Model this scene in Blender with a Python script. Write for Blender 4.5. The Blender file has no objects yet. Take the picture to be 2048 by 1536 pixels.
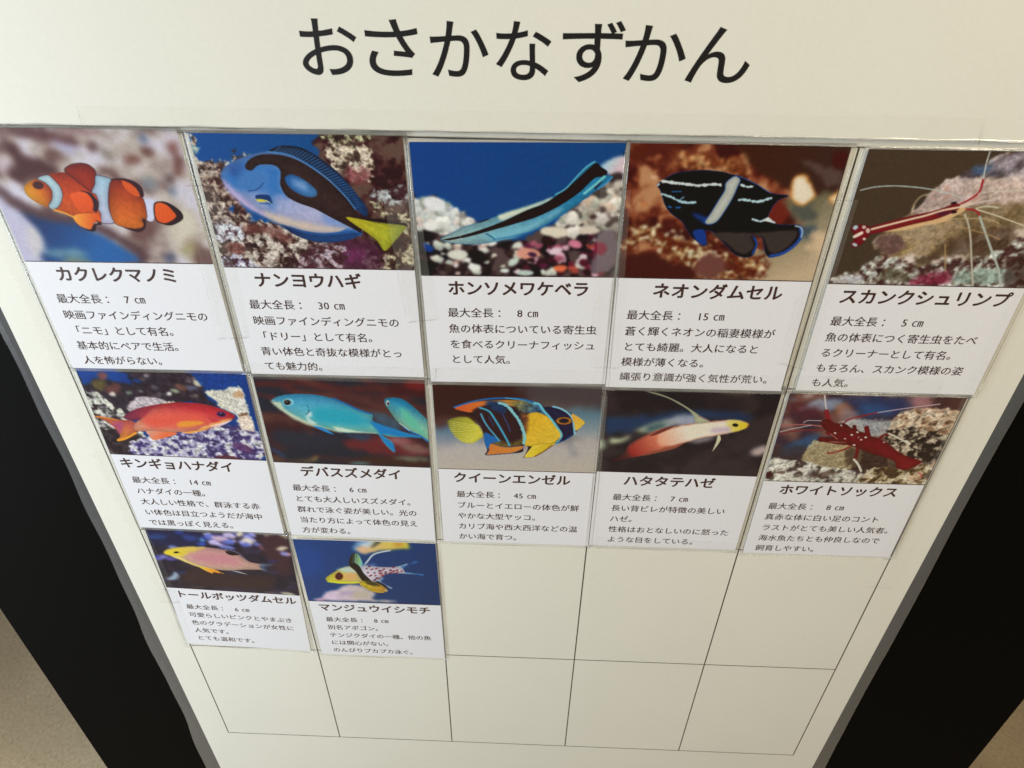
import bpy, bmesh, math
import numpy as np
from mathutils import Matrix, Vector

# ------------------------------------------------------------------ camera, world, lights
SC = bpy.context.scene
COL = SC.collection
MM = 0.001
FLOOR_Y = 980.0            # millimetres from the middle of the poster grid down to the floor


def W(x, y, out=0.0):
    """board millimetres (x right, y down, out towards the viewer) to world metres"""
    return Vector((x * MM, -out * MM, (FLOOR_Y - y) * MM))


cam_d = bpy.data.cameras.new("camera")
cam = bpy.data.objects.new("camera", cam_d)
COL.objects.link(cam)
cam_d.sensor_width = 36.0
cam_d.lens = 24.752
cam_d.clip_start = 0.01
cam_d.clip_end = 60
# rows: picture right, picture down, viewing direction, each in (right, down, into the board)
CR = ((0.99933807, -0.01088575, 0.03471212), (0.02923584, 0.80815712, -0.58824088), (-0.0216494, 0.58886635, 0.80794043))
CPOS = (8.07, -392.65, 345.01)     # right, down, out of the board (mm)


def brd(v):
    return Vector((v[0], v[2], -v[1]))


right, down, fwd = (brd(r) for r in CR)
m = Matrix((right, -down, -fwd)).transposed().to_4x4()
m.translation = W(*CPOS)
cam.matrix_world = m
cam_d.dof.use_dof = True
cam_d.dof.focus_distance = 0.50
cam_d.dof.aperture_fstop = 22.0
SC.camera = cam

SC.view_settings.view_transform = 'Standard'
SC.view_settings.look = 'None'
SC.view_settings.exposure = 0.0
SC.view_settings.gamma = 1.0

world = bpy.data.worlds.new("World")
SC.world = world
world.use_nodes = True
bg = world.node_tree.nodes["Background"]
bg.inputs[0].default_value = (0.95, 0.93, 0.88, 1)
bg.inputs[1].default_value = 0.07


def area_light(name, at, to, size, power, color):
    d = bpy.data.lights.new(name, 'AREA')
    d.shape = 'RECTANGLE'
    d.size, d.size_y = size
    d.energy = power
    d.color = color
    o = bpy.data.objects.new(name, d)
    COL.objects.link(o)
    o.location = at
    o.rotation_euler = (Vector(to) - Vector(at)).to_track_quat('-Z', 'Y').to_euler()
    return o


area_light("window_light", (-1.15, -0.50, 1.10), (-0.10, 0, 0.86), (0.5, 0.8), 20.5, (0.82, 0.93, 1.0))
area_light("ceiling_light", (0.95, -0.8, 2.25), (0.15, 0, 1.0), (0.7, 0.5), 23, (1.0, 0.87, 0.64))

# ------------------------------------------------------------------ helpers


def lin(c):
    return tuple(((v / 255) / 12.92 if v <= 10 else ((v / 255 + 0.055) / 1.055) ** 2.4) for v in c)


def material(name):
    mt = bpy.data.materials.new(name)
    mt.use_nodes = True
    nt = mt.node_tree
    return mt, nt, nt.nodes["Principled BSDF"]


def N(nt, kind, **props):
    n = nt.nodes.new(kind)
    for k, v in props.items():
        setattr(n, k, v)
    return n


def noise_node(nt, scale, detail=4, rough=0.55, stretch=None):
    tc = N(nt, 'ShaderNodeTexCoord')
    mp = N(nt, 'ShaderNodeMapping')
    if stretch:
        mp.inputs['Scale'].default_value = stretch
    nz = N(nt, 'ShaderNodeTexNoise')
    nz.inputs['Scale'].default_value = scale
    nz.inputs['Detail'].default_value = detail
    nz.inputs['Roughness'].default_value = rough
    nt.links.new(tc.outputs['Object'], mp.inputs['Vector'])
    nt.links.new(mp.outputs['Vector'], nz.inputs['Vector'])
    return nz


def ramp(nt, src, stops):
    r = N(nt, 'ShaderNodeValToRGB')
    els = r.color_ramp.elements
    while len(els) < len(stops):
        els.new(0.5)
    for e, (p, c) in zip(els, stops):
        e.position = p
        e.color = (*c, 1)
    nt.links.new(src, r.inputs[0])
    return r


def bump(nt, src, bsdf, strength, dist):
    b = N(nt, 'ShaderNodeBump')
    b.inputs['Strength'].default_value = strength
    b.inputs['Distance'].default_value = dist
    nt.links.new(src, b.inputs['Height'])
    nt.links.new(b.outputs['Normal'], bsdf.inputs['Normal'])
    return b


def paper_material(name, base, coat=0.6, mottling=0.03, scale=9):
    mt, nt, p = material(name)
    nz = noise_node(nt, scale, 5, 0.6)
    lo = tuple(v * (1 - mottling) for v in base)
    r = ramp(nt, nz.outputs['Fac'], [(0.35, lo), (0.65, base)])
    sp = noise_node(nt, 75, 2, 0.4)
    r2 = ramp(nt, sp.outputs['Fac'], [(0.19, (0.70, 0.66, 0.60)), (0.215, (1, 1, 1))] if name != 'card_paper' else [(0.10, (0.8, 0.8, 0.8)), (0.13, (1, 1, 1))])
    mx = N(nt, 'ShaderNodeMix', data_type='RGBA', blend_type='MULTIPLY')
    mx.inputs[0].default_value = 1
    nt.links.new(r.outputs[0], mx.inputs[6])
    nt.links.new(r2.outputs[0], mx.inputs[7])
    fib = noise_node(nt, 420, 3, 0.7)
    r3 = ramp(nt, fib.outputs['Fac'], [(0.3, (0.965, 0.965, 0.965)), (0.7, (1, 1, 1))])
    m3 = N(nt, 'ShaderNodeMix', data_type='RGBA', blend_type='MULTIPLY')
    m3.inputs[0].default_value = 1
    nt.links.new(mx.outputs[2], m3.inputs[6])
    nt.links.new(r3.outputs[0], m3.inputs[7])
    nt.links.new(m3.outputs[2], p.inputs['Base Color'])
    p.inputs['Roughness'].default_value = 0.6
    p.inputs['Coat Weight'].default_value = coat
    p.inputs['Coat Roughness'].default_value = 0.12
    n2 = noise_node(nt, 26, 3, 0.5)
    b = N(nt, 'ShaderNodeBump')
    b.inputs['Strength'].default_value = 0.25
    b.inputs['Distance'].default_value = 0.0008
    nt.links.new(n2.outputs['Fac'], b.inputs['Height'])
    nt.links.new(b.outputs['Normal'], p.inputs['Coat Normal'])
    return mt


M_poster = paper_material("poster_paper", (0.81, 0.793, 0.715), 0.45)
M_header = paper_material("title_paper", (0.81, 0.80, 0.73), 0.6, 0.02)
M_card = paper_material("card_paper", (0.83, 0.83, 0.89), 0.8, 0.012)

M_print, nt, p = material("photo_print")
at = N(nt, 'ShaderNodeAttribute', attribute_name="ink")
nt.links.new(at.outputs['Color'], p.inputs['Base Color'])
p.inputs['Roughness'].default_value = 0.6
p.inputs['Specular IOR Level'].default_value = 0.2
p.inputs['Coat Weight'].default_value = 0.75
p.inputs['Coat Roughness'].default_value = 0.10
nz = noise_node(nt, 26, 3, 0.5)
b = N(nt, 'ShaderNodeBump')
b.inputs['Strength'].default_value = 0.25
b.inputs['Distance'].default_value = 0.0008
nt.links.new(nz.outputs['Fac'], b.inputs['Height'])
nt.links.new(b.outputs['Normal'], p.inputs['Coat Normal'])


def ink_material(name, c, coat=0.8):
    mt, nt, p = material(name)
    nz = noise_node(nt, 60, 3)
    r = ramp(nt, nz.outputs['Fac'], [(0.3, c), (0.7, tuple(v * 1.35 for v in c))])
    nt.links.new(r.outputs[0], p.inputs['Base Color'])
    p.inputs['Roughness'].default_value = 0.5
    p.inputs['Coat Weight'].default_value = coat
    p.inputs['Coat Roughness'].default_value = 0.1
    return mt


M_ink = ink_material("card_ink", (0.040, 0.014, 0.012))
M_black = ink_material("title_ink", (0.005, 0.004, 0.0045), 0.4)
M_rule = ink_material("grid_ink", (0.050, 0.046, 0.036), 0.3)


def film_material(name, base, alpha, rough, dirt=None, coat=1.0, wav=0.3):
    mt, nt, p = material(name)
    p.inputs['Base Color'].default_value = (*base, 1)
    p.inputs['Roughness'].default_value = rough
    p.inputs['Alpha'].default_value = alpha
    p.inputs['Coat Weight'].default_value = coat
    p.inputs['Coat Roughness'].default_value = 0.06
    nz = noise_node(nt, 40, 4, 0.6)
    bump(nt, nz.outputs['Fac'], p, wav, 0.001)
    nn = N(nt, 'ShaderNodeBump')
    nn.inputs['Strength'].default_value = wav
    nn.inputs['Distance'].default_value = 0.001
    nt.links.new(nz.outputs['Fac'], nn.inputs['Height'])
    nt.links.new(nn.outputs['Normal'], p.inputs['Coat Normal'])
    if dirt:
        n2 = noise_node(nt, dirt[0], 5, 0.7)
        r = N(nt, 'ShaderNodeMapRange')
        r.inputs['From Min'].default_value = 0.45
        r.inputs['From Max'].default_value = 0.75
        r.inputs['To Min'].default_value = alpha
        r.inputs['To Max'].default_value = dirt[1]
        nt.links.new(n2.outputs['Fac'], r.inputs['Value'])
        nt.links.new(r.outputs[0], p.inputs['Alpha'])
    return mt


M_film = film_material("laminate_film", (0.88, 0.87, 0.82), 0.09, 0.2, (60, 0.16))
M_edge_film = film_material("poster_laminate_film", (0.15, 0.155, 0.165), 0.50, 0.3, (14, 0.58))
M_tape = film_material("tape_film", (0.80, 0.78, 0.70), 0.05, 0.2, (30, 0.11))
M_tape_edge = film_material("grimy_tape_edge", (0.24, 0.21, 0.17), 0.02, 0.5, (110, 0.45), 0.3)
M_bead = bpy.data.materials.new("glossy_film_edge")
M_bead.use_nodes = True
nt = M_bead.node_tree
nt.nodes.remove(nt.nodes["Principled BSDF"])
tr = N(nt, 'ShaderNodeBsdfTransparent')
gl = N(nt, 'ShaderNodeBsdfGlossy')
gl.inputs['Roughness'].default_value = 0.22
nz = noise_node(nt, 240, 3, 0.6)
bb = N(nt, 'ShaderNodeBump')
bb.inputs['Strength'].default_value = 0.25
bb.inputs['Distance'].default_value = 0.0008
nt.links.new(nz.outputs['Fac'], bb.inputs['Height'])
nt.links.new(bb.outputs['Normal'], gl.inputs['Normal'])
n3 = noise_node(nt, 16, 2, 0.5)
mr = N(nt, 'ShaderNodeMapRange')
for k_, v_ in (('From Min', 0.4), ('From Max', 0.6), ('To Min', 0.05), ('To Max', 0.34)):
    mr.inputs[k_].default_value = v_
nt.links.new(n3.outputs['Fac'], mr.inputs['Value'])
ms = N(nt, 'ShaderNodeMixShader')
nt.links.new(mr.outputs[0], ms.inputs[0])
nt.links.new(tr.outputs[0], ms.inputs[1])
nt.links.new(gl.outputs[0], ms.inputs[2])
nt.links.new(ms.outputs[0], nt.nodes["Material Output"].inputs[0])

M_board, nt, p = material("black_board")
nz = noise_node(nt, 900, 3, 0.7)
r = ramp(nt, nz.outputs['Fac'], [(0.35, (0.0014, 0.0012, 0.001)), (0.7, (0.0036, 0.0032, 0.0025))])
nt.links.new(r.outputs[0], p.inputs['Base Color'])
p.inputs['Roughness'].default_value = 0.75
p.inputs['Specular IOR Level'].default_value = 0.05
bump(nt, nz.outputs['Fac'], p, 0.3, 0.0003)

M_floor, nt, p = material("speckled_floor")
n1 = noise_node(nt, 2.2, 4, 0.6)
n2 = noise_node(nt, 170, 6, 0.7, (1, 0.8, 1))
r1 = ramp(nt, n2.outputs['Fac'], [(0.30, lin((178, 152, 120))), (0.45, lin((206, 182, 148))), (0.56, lin((212, 190, 156))), (0.70, lin((226, 206, 174)))])
r2 = ramp(nt, n1.outputs['Fac'], [(0.35, (0.78, 0.76, 0.74)), (0.65, (1, 1, 1))])
mx = N(nt, 'ShaderNodeMix', data_type='RGBA', blend_type='MULTIPLY')
mx.inputs[0].default_value = 1
nt.links.new(r1.outputs[0], mx.inputs[6])
nt.links.new(r2.outputs[0], mx.inputs[7])
nt.links.new(mx.outputs[2], p.inputs['Base Color'])
p.inputs['Roughness'].default_value = 0.6


def link_mesh(name, me, mat, parent=None):
    o = bpy.data.objects.new(name, me)
    COL.objects.link(o)
    if mat and not me.materials:
        me.materials.append(mat)
    if parent:
        o.parent = parent
    return o


def mesh(name, verts, faces, mat, parent=None):
    me = bpy.data.meshes.new(name)
    me.from_pydata([tuple(v) for v in verts], [], faces)
    me.update()
    return link_mesh(name, me, mat, parent)


def empty(name, loc, label, cat, group=None, ang=0.0):
    o = bpy.data.objects.new(name, None)
    COL.objects.link(o)
    o.empty_display_size = 0.02
    o.location = loc
    o.rotation_euler = (0, ang, 0)
    o['label'] = label
    o['category'] = cat
    if group:
        o['group'] = group
    return o


def tag(o, label, cat, group=None):
    o['label'] = label
    o['category'] = cat
    if group:
        o['group'] = group


def shift(x, y, lift):
    """a spot measured as if it lay on the poster, moved to where it lies when it is raised by lift"""
    k = 1 - lift / CPOS[2]
    return CPOS[0] + (x - CPOS[0]) * k, CPOS[1] + (y - CPOS[1]) * k


# local frame of a thing on the board: x right, y down, out towards the viewer (all mm)
def Lc(x, y, out=0.0):
    return (x * MM, -out * MM, -y * MM)


def slab(name, x0, y0, x1, y1, o0, o1, mat, parent, bevel=0.0):
    bm = bmesh.new()
    vs = [bm.verts.new(Lc(x, y, o)) for o in (o0, o1) for x, y in ((x0, y0), (x1, y0), (x1, y1), (x0, y1))]
    for f in ((0, 1, 2, 3), (7, 6, 5, 4), (0, 4, 5, 1), (1, 5, 6, 2), (2, 6, 7, 3), (3, 7, 4, 0)):
        bm.faces.new([vs[i] for i in f])
    bmesh.ops.recalc_face_normals(bm, faces=bm.faces)
    if bevel:
        bmesh.ops.bevel(bm, geom=list(bm.edges), offset=bevel * MM, segments=2, profile=0.5, affect='EDGES')
    me = bpy.data.meshes.new(name)
    bm.to_mesh(me)
    bm.free()
    return link_mesh(name, me, mat, parent)


def outline_ring(name, inner, outer, o0, o1, mat, parent, crown=0.0):
    """a closed frame between two outlines with the same number of points, with a slightly crowned top"""
    n = len(inner)
    rows = [[Lc(x, y, o0) for x, y in outer], [Lc(x, y, o1) for x, y in outer],
            [Lc((a[0] + b[0]) / 2, (a[1] + b[1]) / 2, o1 + crown) for a, b in zip(inner, outer)],
            [Lc(x, y, o1) for x, y in inner], [Lc(x, y, o0) for x, y in inner]]
    v = [p for r_ in rows for p in r_]
    f = []
    for r_ in range(5):
        s = (r_ + 1) % 5
        for i in range(n):
            j = (i + 1) % n
            f.append((r_ * n + i, r_ * n + j, s * n + j, s * n + i))
    return mesh(name, v, f, mat, parent)


def bead(name, path, radius, out, mat, parent, jitter=0.25, closed=True, seed=1):
    """a thin rounded welt of film along a path"""
    rg_ = np.random.default_rng(seed)
    n, nr = len(path), 8
    v, f = [], []
    for i, (x, y) in enumerate(path):
        a_, b_ = path[(i - 1) % n] if closed or i else path[0], path[(i + 1) % n] if closed or i < n - 1 else path[-1]
        tx, ty = b_[0] - a_[0], b_[1] - a_[1]
        q = math.hypot(tx, ty) or 1
        nx_, ny_ = ty / q, -tx / q
        r = radius * (1 + jitter * (rg_.random() - 0.5) * 2)
        for k in range(nr):
            an = 2 * math.pi * k / nr
            v.append(Lc(x + nx_ * r * math.cos(an), y + ny_ * r * math.cos(an), out + 0.7 * r * math.sin(an)))
    for i in range(n if closed else n - 1):
        for k in range(nr):
            k2, i2 = (k + 1) % nr, (i + 1) % n
            f.append((i * nr + k, i * nr + k2, i2 * nr + k2, i2 * nr + k))
    o = mesh(name, v, f, mat, parent)
    for poly in o.data.polygons:
        poly.use_smooth = True
    return o


_txt = {}


def glyph_mesh(text, bold=0.0, res=3):
    """outline of the characters at em size 1, as arrays of points and faces"""
    key = (text, bold, res)
    if key in _txt:
        return _txt[key]
    c = bpy.data.curves.new("lettering", 'FONT')
    c.body = text
    c.size = 1.0
    c.resolution_u = res
    c.offset = bold
    c.fill_mode = 'FRONT' if hasattr(c, 'fill_mode') else 'BOTH'
    o = bpy.data.objects.new("lettering", c)
    COL.objects.link(o)
    bpy.context.view_layer.update()
    dg = bpy.context.evaluated_depsgraph_get()
    me = o.evaluated_get(dg).to_mesh()
    v = np.array([x.co[:2] for x in me.vertices]).reshape(-1, 2)
    f = [tuple(x.vertices) for x in me.polygons]
    o.evaluated_get(dg).to_mesh_clear()
    bpy.data.objects.remove(o)
    bpy.data.curves.remove(c)
    _txt[key] = (v, f)
    return v, f


_pair = glyph_mesh("口口")[0]
_single = glyph_mesh("口")[0]
EM = _pair[:, 0].max() - _single[:, 0].max()          # advance of one full-width character
SQ_L, SQ_B = _single[:, 0].min(), _single[:, 1].min()
SQ_T = _single[:, 1].max()
MID = (SQ_B + SQ_T) / 2


def text_line(name, text, x, ymid, pitch, out, mat, parent, bold=0.0, height=1.0, res=2):
    """one printed line: x = left of the first full-width cell, ymid = middle of the cells"""
    verts, faces = [], []
    cx = x
    for ch in text:
        half = ch in "0123456789 "
        adv = 0.36 if ch == " " else (0.52 if half else 1.0)
        if ch not in " 　":
            v, f = glyph_mesh(ch, 0.0, res)
            s = pitch / EM
            lo_, hi_ = v[:, 0].min(), v[:, 0].max()
            sx = s
            if half:
                gx = cx + (pitch * adv - (hi_ - lo_) * s) / 2 - lo_ * s
            elif ch == "：":
                gx = cx + (pitch - (hi_ - lo_) * s) / 2 - lo_ * s
            elif ch == "㎝":
                sx = pitch * 0.9 / (hi_ - lo_)
                gx = cx + pitch * 0.04 - lo_ * sx
            else:
                gx = cx
            shifts = [(0, 0)] if not bold else [(bold * pitch * math.cos(q), bold * pitch * math.sin(q)) for q in ((0.4, 1.45, 2.5, 3.5, 4.6, 5.7) if bold > 0 else (0.5, 3.6))]
            for n_, (dx, dy) in enumerate(shifts):
                base = len(verts)
                for a in v:
                    verts.append(Lc(gx + a[0] * sx + dx, ymid - (a[1] - MID) * s * height + dy * height, out + 0.004 * n_))
                faces += [tuple(base + i for i in q) for q in f]
        cx += pitch * adv
    return mesh(name, verts, faces, mat, parent)


# ------------------------------------------------------------------ floor and black board
s = 5.0
NX = 24
fl_v = [(-s + 2 * s * i / NX, -s + 2 * s * j / NX, 0) for j in range(NX + 1) for i in range(NX + 1)]
fl_f = [(j * (NX + 1) + i, j * (NX + 1) + i + 1, (j + 1) * (NX + 1) + i + 1, (j + 1) * (NX + 1) + i) for j in range(NX) for i in range(NX)]
floor = mesh("floor", fl_v, fl_f, M_floor)
floor['kind'] = "structure"

stand = empty("display_board", W(0, FLOOR_Y, 0), "tall matt black display board standing on the speckled brown floor behind the white poster", "display board")
# its own frame: y is measured down from the floor line
def board_piece(name, x0, y0, x1, y1, o0, o1, mat, bevel):
    return slab(name, x0, y0 - FLOOR_Y, x1, y1 - FLOOR_Y, o0, o1, mat, stand, bevel)
board_piece("panel", -421, -520, 443.5, 960, -12, 0, M_board, 1.0)
board_piece("foot", -380, 960, -300, 979, -160, 120, M_board, 2.0)
board_piece("foot", 320, 960, 400, 979, -160, 120, M_board, 2.0)

# ------------------------------------------------------------------ poster with its printed grid
CW, RH = 109.0, 143.9
poster = empty("poster", W(0, 0, 0), "large white poster printed with a thin black grid, under all the fish cards", "poster")
slab("paper", -297.5, -430, 296.5, 411, 0.15, 0.45, M_poster, poster, 0.05)


def wavy(y, side):
    if side < 0:
        k = max(0.0, min(1.0, (y + 100) / 300))
        return -304.6 - 7.2 * max(0, min(1, (y + 60) / 420)) + k * 1.5 * math.sin(y / 31.0) + 0.5 * math.sin(y / 13.0)
    return 304.9 + 3.2 * max(0, min(1, (y + 60) / 370)) + 0.5 * math.sin(y / 43.0)


ys = np.linspace(-437, 418, 120)
inner = [(-297.5, max(-430, min(411, y))) for y in ys] + [(296.5, max(-430, min(411, y))) for y in ys[::-1]]
outer = [(wavy(y, -1), y) for y in ys] + [(wavy(y, 1), y) for y in ys[::-1]]
outline_ring("laminate_border", inner, outer, 0.1, 0.45, M_edge_film, poster, 0.25)
bead("film_edge", outer, 0.28, 0.3, M_bead, poster, 0.3, True, 30)
for i in range(6):
    x = -272.5 + CW * i
    slab("grid_line", x - 0.45, -2 * RH, x + 0.45, 2 * RH, 0.40, 0.50, M_rule, poster)
for j in range(5):
    y = (j - 2) * RH
    slab("grid_line", -272.5, y - 0.42, 272.5, y + 0.42, 0.40, 0.49, M_rule, poster)

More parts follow.
